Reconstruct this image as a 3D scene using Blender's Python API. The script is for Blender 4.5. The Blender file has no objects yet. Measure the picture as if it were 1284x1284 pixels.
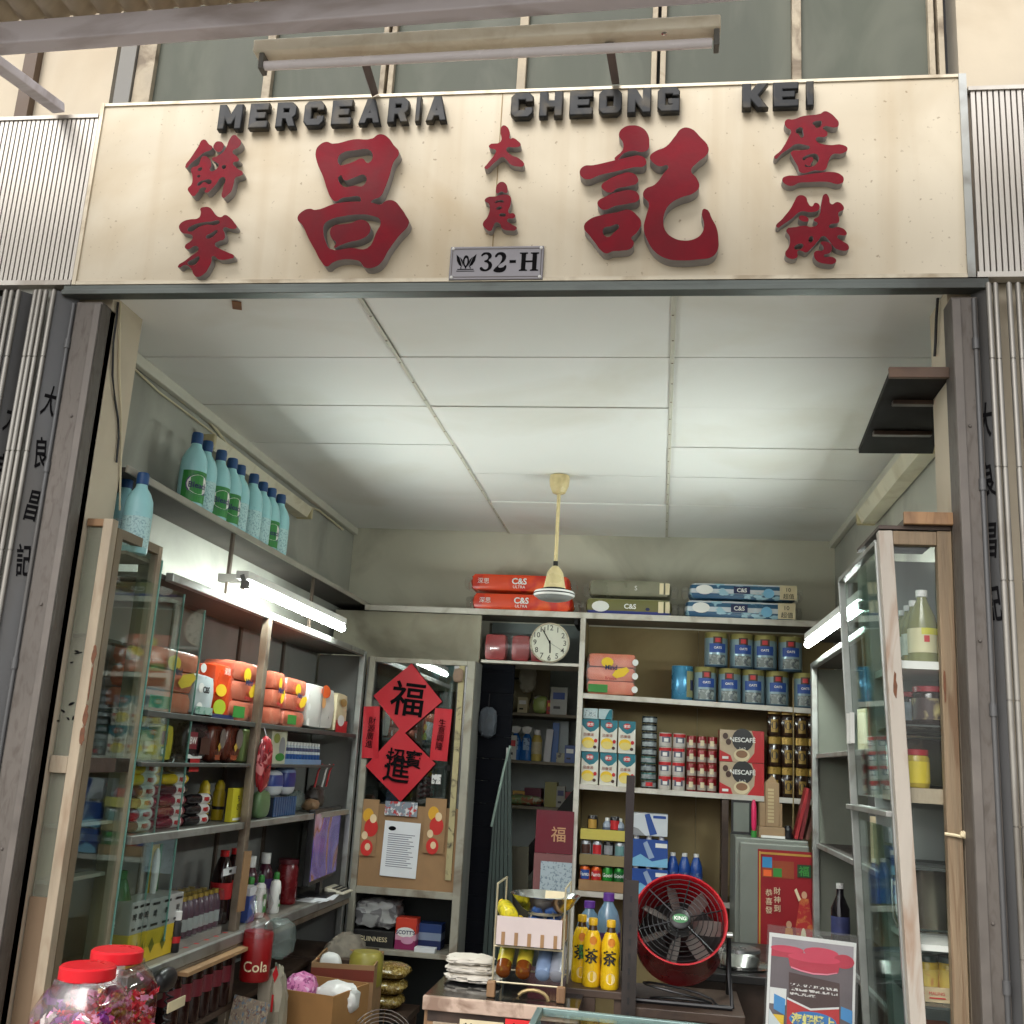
import bpy, bmesh, math, random
from mathutils import Vector, Matrix
random.seed(7)
sc = bpy.context.scene
COL = sc.collection
R = math.radians
# ------------------------------------------------------------------ camera
CAM = Vector((0.0, -2.7, 1.55))
def _rot(yaw, pitch, roll):
    B = Matrix(((1,0,0),(0,0,-1),(0,1,0)))
    c,s = math.cos(yaw),math.sin(yaw); Y = Matrix(((c,0,-s),(0,1,0),(s,0,c)))
    c,s = math.cos(pitch),math.sin(pitch); P = Matrix(((1,0,0),(0,c,s),(0,-s,c)))
    c,s = math.cos(roll),math.sin(roll); Q = Matrix(((c,-s,0),(s,c,0),(0,0,1)))
    return Q @ P @ Y @ B
RM = _rot(R(-8.52), R(13.3), R(3.325)); FPX = 1320.0
cd = bpy.data.cameras.new('camera'); cam = bpy.data.objects.new('camera', cd); COL.objects.link(cam)
cd.sensor_width = 36; cd.lens = FPX/1284*36; cd.clip_end = 500; cd.clip_start = .05
mw = Matrix((RM[0], -RM[1], -RM[2])).transposed().to_4x4(); mw.translation = CAM
cam.matrix_world = mw; sc.camera = cam
# ------------------------------------------------------------------ world, sun, exposure
SUN_EL, SUN_AZ = R(46), R(200)
w = bpy.data.worlds.new('World'); sc.world = w; w.use_nodes = True
nt = w.node_tree; bg = nt.nodes['Background']
sky = nt.nodes.new('ShaderNodeTexSky'); sky.sky_type = 'NISHITA'; sky.sun_disc = False
sky.sun_elevation = SUN_EL; sky.sun_rotation = SUN_AZ; sky.air_density = 1.0; sky.dust_density = 4.0; sky.ozone_density = 1.0
hs = nt.nodes.new('ShaderNodeHueSaturation'); hs.inputs['Saturation'].default_value = .25
nt.links.new(sky.outputs[0], hs.inputs['Color']); nt.links.new(hs.outputs[0], bg.inputs['Color'])
bg.inputs['Strength'].default_value = 0.11
sd = bpy.data.lights.new('sun', 'SUN'); sd.energy = .5; sd.angle = R(30); sd.color = (1, .96, .92)
so = bpy.data.objects.new('sun', sd); COL.objects.link(so)
dv = Vector((math.sin(SUN_AZ)*math.cos(SUN_EL), math.cos(SUN_AZ)*math.cos(SUN_EL), math.sin(SUN_EL)))
so.rotation_euler = dv.to_track_quat('Z', 'Y').to_euler(); so.location = (0, -6, 8)
vs = sc.view_settings; vs.view_transform = 'Standard'; vs.look = 'None'; vs.gamma = 1; vs.exposure = 1.15
sc.render.engine = 'CYCLES'
cy = sc.cycles; cy.use_denoising = True; cy.max_bounces = 8; cy.diffuse_bounces = 4; cy.glossy_bounces = 3
cy.transmission_bounces = 4; cy.transparent_max_bounces = 16; cy.caustics_reflective = False; cy.caustics_refractive = False
cy.sample_clamp_indirect = 6
TUBE = 45.0           # fluorescent tube radiance
# ------------------------------------------------------------------ helpers: pixels to points
def W(px, py, ax, val):
    d = RM.transposed() @ Vector(((px-642)/FPX, (py-642)/FPX, 1))
    i = 'xyz'.index(ax); t = (val-CAM[i])/d[i]
    return CAM + d*t
# ------------------------------------------------------------------ materials
def S(r, g, b):
    f = lambda v: ((v/255+.055)/1.055)**2.4 if v > 10 else v/255/12.92
    return (f(r), f(g), f(b), 1)
MATS = {}
def nodes(name):
    m = bpy.data.materials.new(name); m.use_nodes = True
    n = m.node_tree.nodes; l = m.node_tree.links
    return m, n, l, n['Principled BSDF']
def noise(n, l, scale, detail=4, dist=0, stretch=None, coord='Object'):
    tc = n.new('ShaderNodeTexCoord'); t = n.new('ShaderNodeTexNoise')
    t.inputs['Scale'].default_value = scale; t.inputs['Detail'].default_value = detail; t.inputs['Distortion'].default_value = dist
    if stretch:
        mp = n.new('ShaderNodeMapping'); mp.inputs['Scale'].default_value = stretch
        l.new(tc.outputs[coord], mp.inputs[0]); l.new(mp.outputs[0], t.inputs[0])
    else: l.new(tc.outputs[coord], t.inputs[0])
    return t
def ramp(n, l, src, a, b, ca=(0,0,0,1), cb=(1,1,1,1)):
    r = n.new('ShaderNodeValToRGB'); e = r.color_ramp.elements
    e[0].position = a; e[1].position = b; e[0].color = ca; e[1].color = cb
    l.new(src, r.inputs[0]); return r.outputs[0]
def mix(n, l, fac, a, b, mode='MIX'):
    m = n.new('ShaderNodeMix'); m.data_type = 'RGBA'; m.blend_type = mode
    for sock, v in ((m.inputs[0], fac), (m.inputs[6], a), (m.inputs[7], b)):
        if hasattr(v, 'links'): l.new(v, sock)
        else: sock.default_value = v
    return m.outputs[2]
def M(name, rgb, rough=.5, metal=0., var=.12, scale=9, bump=0., dirt=None, dscale=5, damt=.6, stretch=None, spec=.5, coat=0, alt=None):
    """painted / plain surface: two tones of one colour by noise, optional dirt blotches of another colour"""
    if name in MATS: return MATS[name]
    m, n, l, p = nodes(name)
    c = S(*rgb)
    hi = tuple(min(1, v*(1+var)) for v in c[:3])+(1,); lo = tuple(v*(1-var) for v in c[:3])+(1,)
    nz = noise(n, l, scale, 5, .3, stretch)
    col = ramp(n, l, nz.outputs[0], .3, .7, lo, hi)
    if dirt:
        dz = noise(n, l, dscale, 7, .8, stretch); f = ramp(n, l, dz.outputs[0], .5, .68, (0,0,0,1), (damt,)*3+(1,))
        col = mix(n, l, f, col, S(*dirt))
    l.new(col, p.inputs['Base Color'])
    p.inputs['Roughness'].default_value = rough; p.inputs['Metallic'].default_value = metal
    p.inputs['Specular IOR Level'].default_value = spec; p.inputs['Coat Weight'].default_value = coat
    rr = ramp(n, l, nz.outputs[0], .3, .75, (max(0, rough-.08),)*3+(1,), (min(1, rough+.1),)*3+(1,)); l.new(rr, p.inputs['Roughness'])
    if bump:
        b = n.new('ShaderNodeBump'); b.inputs['Strength'].default_value = bump; b.inputs['Distance'].default_value = .004
        bz = noise(n, l, scale*6, 4, 0, stretch); l.new(bz.outputs[0], b.inputs['Height']); l.new(b.outputs[0], p.inputs['Normal'])
    MATS[name] = m; return m
def GLASS(name, tint=(.86,.95,.93), refl=.10, rough=.02):
    if name in MATS: return MATS[name]
    m, n, l, p = nodes(name); n.remove(p)
    t = n.new('ShaderNodeBsdfTransparent'); t.inputs[0].default_value = tint+(1,)
    g = n.new('ShaderNodeBsdfGlossy'); g.inputs['Roughness'].default_value = rough; g.inputs['Color'].default_value = (1,1,1,1)
    lw = n.new('ShaderNodeLayerWeight'); lw.inputs[0].default_value = .35
    mr = n.new('ShaderNodeMapRange'); mr.inputs[3].default_value = refl*.5; mr.inputs[4].default_value = min(.9, refl*5)
    ms = n.new('ShaderNodeMixShader'); l.new(lw.outputs['Fresnel'], mr.inputs[0]); l.new(mr.outputs[0], ms.inputs[0])
    l.new(t.outputs[0], ms.inputs[1]); l.new(g.outputs[0], ms.inputs[2]); l.new(ms.outputs[0], n['Material Output'].inputs[0])
    MATS[name] = m; return m
def DUSTY(name, base=(120,135,130), amt=.35):
    """glass with a film of dust: partly diffuse"""
    if name in MATS: return MATS[name]
    m, n, l, p = nodes(name)
    t = n.new('ShaderNodeBsdfTransparent'); t.inputs[0].default_value = (.85,.93,.91,1)
    ms = n.new('ShaderNodeMixShader'); nz = noise(n, l, 3.5, 6, .6, (1,1,.35))
    f = ramp(n, l, nz.outputs[0], .35, .75, (amt*.35,)*3+(1,), (amt,)*3+(1,))
    l.new(f, ms.inputs[0]); l.new(t.outputs[0], ms.inputs[1]); l.new(p.outputs[0], ms.inputs[2]); l.new(ms.outputs[0], n['Material Output'].inputs[0])
    p.inputs['Base Color'].default_value = S(*base); p.inputs['Roughness'].default_value = .12
    MATS[name] = m; return m
def EMIT(name, col, st):
    if name in MATS: return MATS[name]
    m, n, l, p = nodes(name); p.inputs['Base Color'].default_value = (.8,.8,.8,1)
    p.inputs['Emission Color'].default_value = col+(1,); p.inputs['Emission Strength'].default_value = st
    MATS[name] = m; return m
def BANDS(name, stops, rough=.3, metal=0., noisecol=None, nscale=30):
    """printed wrap: horizontal bands by height, with optional small blotches standing for fine print"""
    if name in MATS: return MATS[name]
    m, n, l, p = nodes(name)
    tc = n.new('ShaderNodeTexCoord'); sp = n.new('ShaderNodeSeparateXYZ'); l.new(tc.outputs['Generated'], sp.inputs[0])
    r = n.new('ShaderNodeValToRGB'); r.color_ramp.interpolation = 'CONSTANT'; e = r.color_ramp.elements
    while len(e) < len(stops): e.new(.5)
    for k, (pos, c) in enumerate(stops): e[k].position = pos; e[k].color = S(*c)
    l.new(sp.outputs['Z'], r.inputs[0]); col = r.outputs[0]
    if noisecol:
        nz = noise(n, l, nscale, 2, 0, (1,1,2.2), 'Object'); f = ramp(n, l, nz.outputs[0], .56, .6)
        col = mix(n, l, f, col, S(*noisecol))
    l.new(col, p.inputs['Base Color']); p.inputs['Roughness'].default_value = rough; p.inputs['Metallic'].default_value = metal
    MATS[name] = m; return m
def SPOTS(name, rgb, cols, scale=12, rough=.35, lo=.55, hi=.6):
    """printed film: blotches of other colours on a ground colour"""
    if name in MATS: return MATS[name]
    m, n, l, p = nodes(name); col = S(*rgb)
    for k, c in enumerate(cols):
        nz = noise(n, l, scale*(1+.4*k), 2, .5, (1+k*.3, 1, 1)); f = ramp(n, l, nz.outputs[0], lo, hi)
        col = mix(n, l, f, col, S(*c))
    l.new(col, p.inputs['Base Color']); p.inputs['Roughness'].default_value = rough
    MATS[name] = m; return m
# ------------------------------------------------------------------ mesh builder
class MB:
    def __init__(s): s.v = []; s.f = []; s.m = []; s.sm = []
    def add(s, vs, fs, m=0, smooth=False):
        o = len(s.v); s.v += [tuple(v) for v in vs]
        for f in fs: s.f.append(tuple(i+o for i in f)); s.m.append(m); s.sm.append(smooth)
        return s
    def box(s, x0, x1, y0, y1, z0, z1, m=0):
        return s.add([(x0,y0,z0),(x1,y0,z0),(x1,y1,z0),(x0,y1,z0),(x0,y0,z1),(x1,y0,z1),(x1,y1,z1),(x0,y1,z1)],
                     [(0,3,2,1),(4,5,6,7),(0,1,5,4),(1,2,6,5),(2,3,7,6),(3,0,4,7)], m)
    def hexa(s, p, m=0):   # p: 8 points, bottom ring then top ring
        return s.add(p, [(0,3,2,1),(4,5,6,7),(0,1,5,4),(1,2,6,5),(2,3,7,6),(3,0,4,7)], m)
    def bar(s, a, b, w, d, m=0, up=(0,1,0)):
        a, b = Vector(a), Vector(b); t = (b-a).normalized(); u = Vector(up)
        if abs(t.dot(u)) > .98: u = Vector((1,0,0))
        x = t.cross(u).normalized(); y = x.cross(t).normalized(); x *= w/2; y *= d/2
        return s.hexa([a-x-y, a+x-y, a+x+y, a-x+y, b-x-y, b+x-y, b+x+y, b-x+y], m)
    def lathe(s, prof, n=18, m=0, c=(0,0,0), sx=1, sy=1, cap=True, power=None, smooth=True):
        vs = []; fs = []
        for r, z in prof:
            for k in range(n):
                a = 2*math.pi*k/n; ca, sa = math.cos(a), math.sin(a)
                if power:
                    q = (abs(ca)**power+abs(sa)**power)**(-1/power); ca *= q; sa *= q
                vs.append((c[0]+r*ca*sx, c[1]+r*sa*sy, c[2]+z))
        for j in range(len(prof)-1):
            for k in range(n):
                a = j*n+k; b = j*n+(k+1) % n; fs.append((a, b, b+n, a+n))
        s.add(vs, fs, m, smooth)
        if cap:
            o = len(s.v)-len(vs)
            if prof[0][0] > 1e-4: s.f.append(tuple(o+k for k in range(n-1, -1, -1))); s.m.append(m); s.sm.append(False)
            if prof[-1][0] > 1e-4:
                q = o+(len(prof)-1)*n; s.f.append(tuple(q+k for k in range(n))); s.m.append(m); s.sm.append(False)
        return s
    def tube(s, pts, r, n=8, m=0):
        pts = [Vector(p) for p in pts]; vs = []; fs = []
        for i, p in enumerate(pts):
            t = (pts[min(i+1, len(pts)-1)]-pts[max(i-1, 0)]).normalized()
            u = Vector((0,0,1)) if abs(t.z) < .9 else Vector((1,0,0))
            x = t.cross(u).normalized(); y = t.cross(x).normalized(); rr = r[i] if isinstance(r, (list, tuple)) else r
            for k in range(n):
                a = 2*math.pi*k/n; vs.append(p+x*math.cos(a)*rr+y*math.sin(a)*rr)
        for j in range(len(pts)-1):
            for k in range(n):
                a = j*n+k; b = j*n+(k+1) % n; fs.append((a, b, b+n, a+n))
        fs.append(tuple(range(n-1, -1, -1))); q = (len(pts)-1)*n; fs.append(tuple(q+k for k in range(n)))
        return s.add(vs, fs, m, True)
    def prism(s, pts, y0, y1, m=0):   # polygon in xz, extruded along y
        n = len(pts); vs = [(x, y0, z) for x, z in pts]+[(x, y1, z) for x, z in pts]
        return s.add(vs, [tuple(range(n)), tuple(range(2*n-1, n-1, -1))]+[(k, k+n, (k+1) % n+n, (k+1) % n) for k in range(n)], m)
    def quad(s, a, b, c, d, m=0): return s.add([a, b, c, d], [(0,1,2,3)], m)
    def disc(s, c, rx, rz, y, m=0, n=20):
        return s.add([(c[0]+rx*math.cos(2*math.pi*k/n), y, c[1]+rz*math.sin(2*math.pi*k/n)) for k in range(n)], [tuple(range(n))], m)
    def soft(s, w, d, h, bulge=.06, jit=.0, n=5, seed=0, m=0, round_=.25):
        """pillow-like pack standing on z=0, centred on x,y"""
        rnd = random.Random(seed); bm = bmesh.new(); bmesh.ops.create_cube(bm, size=2)
        bmesh.ops.subdivide_edges(bm, edges=bm.edges[:], cuts=n, use_grid_fill=True)
        for v in bm.verts:
            x, y, z = v.co; pw_ = 18 if round_ < .2 else 6; r = (x**pw_+y**pw_+z**pw_)**(1/pw_); l = v.co.length
            q = v.co/r; e = v.co/l
            v.co = q*(1-round_)+e*1.15*round_
            b = 1+bulge*(1-abs(x))*(1-abs(y))+bulge*(1-abs(z))
            v.co *= b
            v.co += Vector([rnd.uniform(-jit, jit) for _ in range(3)])
        mx = max(v.co.x for v in bm.verts); my = max(v.co.y for v in bm.verts); mz = max(v.co.z for v in bm.verts); nz = min(v.co.z for v in bm.verts)
        vs = [(v.co.x/mx*w/2, v.co.y/my*d/2, (v.co.z-nz)/(mz-nz)*h) for v in bm.verts]
        bm.verts.index_update(); fs = [tuple(v.index for v in f.verts) for f in bm.faces]; bm.free()
        return s.add(vs, fs, m, True)
    def mesh(s, name, mats):
        me = bpy.data.meshes.new(name); me.from_pydata(s.v, [], s.f)
        me.polygons.foreach_set('material_index', s.m); me.polygons.foreach_set('use_smooth', s.sm)
        for mt in (mats if isinstance(mats, (list, tuple)) else [mats]): me.materials.append(mt)
        bm = bmesh.new(); bm.from_mesh(me); bmesh.ops.recalc_face_normals(bm, faces=bm.faces[:]); bm.to_mesh(me); bm.free()
        if any(s.sm): me.set_sharp_from_angle(angle=.7)
        me.update(); return me
def link(name, me, parent=None, loc=(0,0,0), rot=(0,0,0), bevel=0, scale=None):
    o = bpy.data.objects.new(name, me); COL.objects.link(o); o.location = loc; o.rotation_euler = rot
    if scale: o.scale = scale
    if parent: o.parent = parent
    if bevel:
        b = o.modifiers.new('bevel', 'BEVEL'); b.width = bevel; b.segments = 2; b.limit_method = 'ANGLE'
    return o
def obj(name, mb, mats, parent=None, loc=(0,0,0), rot=(0,0,0), bevel=0):
    return link(name, mb.mesh(name, mats), parent, loc, rot, bevel)
def tag(o, label, cat, group=None):
    o['label'] = label; o['category'] = cat
    if group: o['group'] = group
    return o
def thing(name, label, cat, loc=(0,0,0), rz=0, group=None):
    o = bpy.data.objects.new(name, None); COL.objects.link(o); o.empty_display_size = .05
    o.location = loc; o.rotation_euler = (0, 0, rz); return tag(o, label, cat, group)
def struct(name, mb, mats, bevel=0):
    o = obj(name, mb, mats, bevel=bevel); o['kind'] = 'structure'; return o
CACHE = {}
def cached(key, fn):
    if key not in CACHE: CACHE[key] = fn()
    return CACHE[key]
def textmesh(s, size, mt, bold=0., ext=.0006, align='CENTER', vertical=False, condense=1.):
    """flat lettering in the xz plane, facing -y, centred on the origin"""
    def mk():
        cu = bpy.data.curves.new('lettering', 'FONT'); cu.body = '\n'.join(s) if vertical else s
        cu.size = size; cu.align_x = align; cu.align_y = 'CENTER'; cu.offset = bold; cu.extrude = ext; cu.resolution_u = 3
        if vertical: cu.space_line = .95
        o = bpy.data.objects.new('lettering', cu); COL.objects.link(o)
        dg = bpy.context.evaluated_depsgraph_get(); me = bpy.data.meshes.new_from_object(o.evaluated_get(dg))
        bpy.data.objects.remove(o); me.transform(Matrix.Rotation(R(90), 4, 'X'))
        if me.vertices:
            zs = [v.co.z for v in me.vertices]; xs = [v.co.x for v in me.vertices]
            dz = -(max(zs)+min(zs))/2; dx = -(max(xs)+min(xs))/2 if align == 'CENTER' else 0
            me.transform(Matrix.Translation((dx, 0, dz))); me.transform(Matrix.Diagonal((condense, 1, 1, 1)))
        me.materials.clear(); me.materials.append(mt); me.name = 'lettering'; return me
    return cached(('txt', s, size, mt.name, bold, ext, align, vertical, condense), mk)
def lettering(parent, s, size, loc, mt, bold=0., rot=(0,0,0), ext=.0006, name='lettering', **k):
    return link(name, textmesh(s, size, mt, bold, ext, **k), parent, loc, rot)
def outline_mesh(loops, conv, y0, depth, mats):
    """brush strokes traced as closed loops (even-odd fill), a raised letter: front face mats[0], sides mats[1]"""
    cu = bpy.data.curves.new('stroke', 'CURVE'); cu.dimensions = '2D'; cu.fill_mode = 'BOTH'; cu.extrude = depth/2; cu.resolution_u = 4
    for lp in loops:
        sp = cu.splines.new('BEZIER'); sp.bezier_points.add(len(lp)-1); sp.use_cyclic_u = True
        for bp, q in zip(sp.bezier_points, lp):
            x, z = conv(*q); bp.co = (x, z, 0); bp.handle_left_type = bp.handle_right_type = 'AUTO'
    o = bpy.data.objects.new('stroke', cu); COL.objects.link(o)
    dg = bpy.context.evaluated_depsgraph_get(); me = bpy.data.meshes.new_from_object(o.evaluated_get(dg)); bpy.data.objects.remove(o)
    me.transform(Matrix.Rotation(R(90), 4, 'X')); me.transform(Matrix.Translation((0, y0-depth/2, 0)))
    me.materials.clear()
    for mt in mats: me.materials.append(mt)
    for p in me.polygons: p.material_index = 0 if abs(p.normal.y) > .9 else 1; p.use_smooth = False
    return me
# ================================================================== palette
cream_wall = M('cream plaster', (198,186,164), .85, var=.08, scale=3, bump=.25, dirt=(176,160,134), dscale=2.2, damt=.5)
grey_wall = M('grey limewash', (168,168,158), .9, var=.12, scale=2.5, bump=.25, dirt=(112,112,104), dscale=1.6, damt=.6)
back_wall_m = M('aged beige wall', (208,205,188), .9, var=.08, scale=2.2, bump=.15, dirt=(150,146,130), dscale=1.5, damt=.6)
ceil_m = M('painted ceiling board', (240,241,237), .8, var=.02, scale=1.5, bump=.12, dirt=(222,219,206), dscale=1.3, damt=.5)
strip_m = M('ceiling strip', (206,204,190), .7, var=.06)
def sign_paint():
    m, n, l, p = nodes('cream sign board')
    c = ramp(n, l, noise(n, l, 2.2, 6, .6).outputs[0], .3, .7, S(200,188,164), S(222,212,190))
    st = ramp(n, l, noise(n, l, 9, 5, .4, (1.6,1,.07)).outputs[0], .5, .72, (0,0,0,1), (.22,)*3+(1,)); c = mix(n, l, st, c, S(176,150,108))
    bl = ramp(n, l, noise(n, l, 1.3, 7, 1.2).outputs[0], .52, .7, (0,0,0,1), (.6,)*3+(1,)); c = mix(n, l, bl, c, S(186,164,126))
    sp = ramp(n, l, noise(n, l, 70, 3, 0).outputs[0], .66, .72, (0,0,0,1), (.55,)*3+(1,)); c = mix(n, l, sp, c, S(128,104,74))
    l.new(c, p.inputs['Base Color']); p.inputs['Roughness'].default_value = .6; p.inputs['Specular IOR Level'].default_value = .3
    b = n.new('ShaderNodeBump'); b.inputs['Strength'].default_value = .25; b.inputs['Distance'].default_value = .01
    l.new(noise(n, l, 3, 3, .2).outputs[0], b.inputs['Height']); l.new(b.outputs[0], p.inputs['Normal'])
    MATS['cream sign board'] = m; return m
sign_m = sign_paint()
red_m = M('crimson letter paint', (120,8,27), .65, var=.2, scale=9, spec=.25, bump=.2, dirt=(104,14,30), dscale=8, damt=.6)
side_m = M('grey letter edge', (150,146,146), .6, var=.15, scale=20)
black_m = M('tarnished black letter', (34,36,38), .5, var=.3, scale=18, dirt=(84,76,60), dscale=14, damt=.6, spec=.3)
alu = M('dull aluminium', (168,170,166), .42, .75, var=.1, scale=6, dirt=(110,104,92), dscale=7, damt=.6)
alu_w = M('pale painted metal', (204,200,190), .5, .2, var=.08, scale=7, dirt=(140,128,108), dscale=8, damt=.5)
lintel_m = M('green grey lintel', (98,104,100), .45, .5, var=.25, scale=8, dirt=(58,56,52), dscale=5, damt=.7, stretch=(.4,1,1))
steel = M('gate steel', (92,92,92), .45, .35, var=.16, scale=5, dirt=(84,80,74), dscale=5, damt=.6, stretch=(1,1,.25))
steel_hi = M('gate tube steel', (150,146,138), .34, .6, var=.12, scale=7, dirt=(96,86,74), dscale=9, damt=.6, stretch=(1,1,.3))
post_m = M('speckled post paint', (96,90,84), .55, .3, var=.3, scale=5, bump=.7, dirt=(66,56,48), dscale=60, damt=.45, stretch=(1,1,.3))
rib_m = M('ribbed metal panel', (200,195,186), .42, .45, var=.08, scale=5, dirt=(120,106,88), dscale=4, damt=.5, stretch=(1,1,.2))
dark_m = M('matte dark', (34,33,32), .8, var=.3)
wood = M('worn brown wood', (150,116,82), .6, var=.22, scale=7, bump=.3, dirt=(88,60,40), dscale=9, damt=.75, stretch=(3,3,.5))
wood_pale = M('worn pale wood', (164,150,128), .6, var=.2, scale=7, bump=.3, dirt=(122,92,66), dscale=6, damt=.7, stretch=(3,3,.6))
wood_dark = M('dark stained wood', (72,56,46), .5, var=.25, scale=6, bump=.3, dirt=(40,30,26), dscale=6, damt=.7)
shelf_dark = M('sooty shelf board', (70,64,60), .7, var=.25, scale=5, dirt=(40,36,34), dscale=3, damt=.6)
glass = GLASS('thin glass', (.93,.975,.965), .035)
glass_edge = M('green glass edge', (120,168,156), .2, var=.05)
film = GLASS('clear plastic film', (.985,.985,.985), .07, .14)
plastic = GLASS('clear plastic jar', (.9,.9,.9), .09, .06)
tube_m = EMIT('lit tube', (.91, 1.0, .95), TUBE)
tube_dim = EMIT('lit trough tube', (.86, 1.0, .92), TUBE*.55)
tube_off = M('unlit tube', (238,234,238), .25, var=.03)
white_p = M('white paint', (222,222,216), .45, var=.05)
ink = M('black ink', (16,15,17), .8, var=.1, spec=.08)
cable_m = M('black cable', (28,26,26), .5, var=.1)
cable_w = M('yellowed cable', (206,196,166), .5, var=.1)
chrome = M('stainless steel', (200,200,198), .16, 1., var=.08, scale=10)
black_p = M('black plastic', (26,26,28), .38, var=.2)
white_pl = M('white plastic', (226,226,222), .35, var=.04)
red_pl = M('red plastic', (190,26,30), .3, var=.06)
cardb = M('brown cardboard', (156,122,86), .8, var=.12, scale=7, dirt=(122,92,62), dscale=3, damt=.5)
tanb = M('tan hardboard', (142,126,88), .8, var=.08, scale=3, dirt=(116,96,62), dscale=2, damt=.5)
paper = M('white paper', (226,228,230), .7, var=.03)
redpaper = M('red paper', (186,20,36), .6, var=.05, scale=5)
def chip(w_, h_, sd):
    """flake of missing paint: jagged little plate"""
    r = random.Random(sd); n = 14; b = MB()
    pts = [(w_/2*math.cos(2*math.pi*k/n)*r.uniform(.45,1.1), h_/2+h_/2*math.sin(2*math.pi*k/n)*r.uniform(.7,1.05)) for k in range(n)]
    return b.prism(pts, -.0006, .0006)
# ================================================================== setting
struct('pavement', MB().box(-40, 40, -40, 0.0, -.3, 0), M('pavement concrete', (138,134,126), .85, var=.15, scale=1.5, bump=.3, dirt=(96,92,86), dscale=.8))
struct('floor', MB().box(-1.95, 1.05, 0.0, 4.6, -.3, .012), M('shop floor tile', (120,108,96), .5, var=.15, scale=3, dirt=(70,62,56), dscale=2))
XL, XR, YB, ZC = -1.845, .945, 3.28, 2.855
struct('wall_left', MB().box(XL-.12, XL, 0.02, 4.6, .012, 3.2), grey_wall)
struct('wall_right', MB().box(XR, XR+.12, 0.02, 4.6, .012, 3.2), grey_wall)
NX0, NX1 = -.985, -.42      # niche beside the glass cabinet
b = MB(); b.box(XL, NX0-.002, YB, YB+.1, .012, 3.2); b.box(NX0-.002, NX1, YB, YB+.1, 2.315, 3.2); b.box(NX1, XR, YB, YB+.1, .012, 3.2)
struct('wall_back', b, back_wall_m)
b = MB(); b.box(NX0-.6, NX1+.5, 4.42, 4.52, .012, 3.2)
struct('wall_niche', b, M('pale niche wall', (176,184,178), .85, var=.08, scale=2.5))
# ceiling: slab, then each board with its gap
ceil = struct('ceiling', MB().box(XL-.12, XR+.12, .02, 4.6, ZC+.014, ZC+.2), M('ceiling slab', (110,106,96), .9))
gx = [XL, -.905, .01, XR]; gy = [.06, .547, 1.04, 1.538, 1.996, 2.52, 3.28]
for i in range(3):
    for j in range(6):
        dz = random.uniform(-.002, .002)
        me = MB().box(gx[i]+.003, gx[i+1]-.003, gy[j]+.0036, gy[j+1]-.0036, ZC+dz, ZC+.0135).mesh('ceiling_panel', ceil_m)
        o = link('ceiling_panel', me, ceil, rot=(random.uniform(-.0012,.0012), random.uniform(-.0015,.0015), 0))
for x in gx[1:3]:
    obj('cover_strip', MB().box(x-.007, x+.007, .06, 3.275, ZC-.007, ZC-.0032), strip_m, ceil, bevel=.002)
nail = MB().lathe([(.004,0),(.003,-.0015),(0,-.002)], 8).mesh('nail', M('rusty nail', (120,104,84), .7))
for x in gx[1:3]:
    for k in range(16): link('nail', nail, ceil, (x+random.uniform(-.002,.002), .2+.19*k, ZC-.007))
obj('cornice', MB().box(XL+.002, XL+.03, .1, 3.27, ZC-.045, ZC-.004), strip_m, ceil, bevel=.004)
obj('cornice', MB().box(XR-.03, XR-.002, .1, 3.27, ZC-.045, ZC-.004), strip_m, ceil, bevel=.004)
# ================================================================== facade
OX0, OX1 = -1.668, .733     # the shop opening
fac = thing('shop_facade', 'cream plastered facade wall above and beside the shop sign', 'wall')
b = MB(); b.box(-6, -1.80, .07, .3, 3.40, 6.5); b.box(.80, 6, .07, .3, 3.40, 6.5); b.box(-1.80, .80, .07, .3, 4.15, 6.5)
obj('upper_wall', b, cream_wall, fac)
b = MB(); b.box(-6, -1.86, .14, .3, 0, 3.40); b.box(.93, 6, .14, .3, 0, 3.40); b.box(-1.86, .93, .14, .3, 2.90, 3.40)
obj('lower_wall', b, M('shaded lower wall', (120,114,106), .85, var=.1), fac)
x = W(36, 100, 'y', .05).x; obj('trim_strip', MB().box(x-.022, x+.022, .04, .069, 3.40, 5), M('brown trim', (92,74,58), .6), fac)
# jambs: wall returns that stand inside the opening
obj('jamb', MB().box(XL, OX0, .05, .235, .012, 2.90), M('jamb plaster', (196,184,162), .85, var=.06, scale=3, dirt=(160,144,118), dscale=2.5, damt=.5), fac)
obj('jamb', MB().box(OX1+.004, XR, .05, .235, .012, 2.90), MATS['jamb plaster'], fac)
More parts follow.
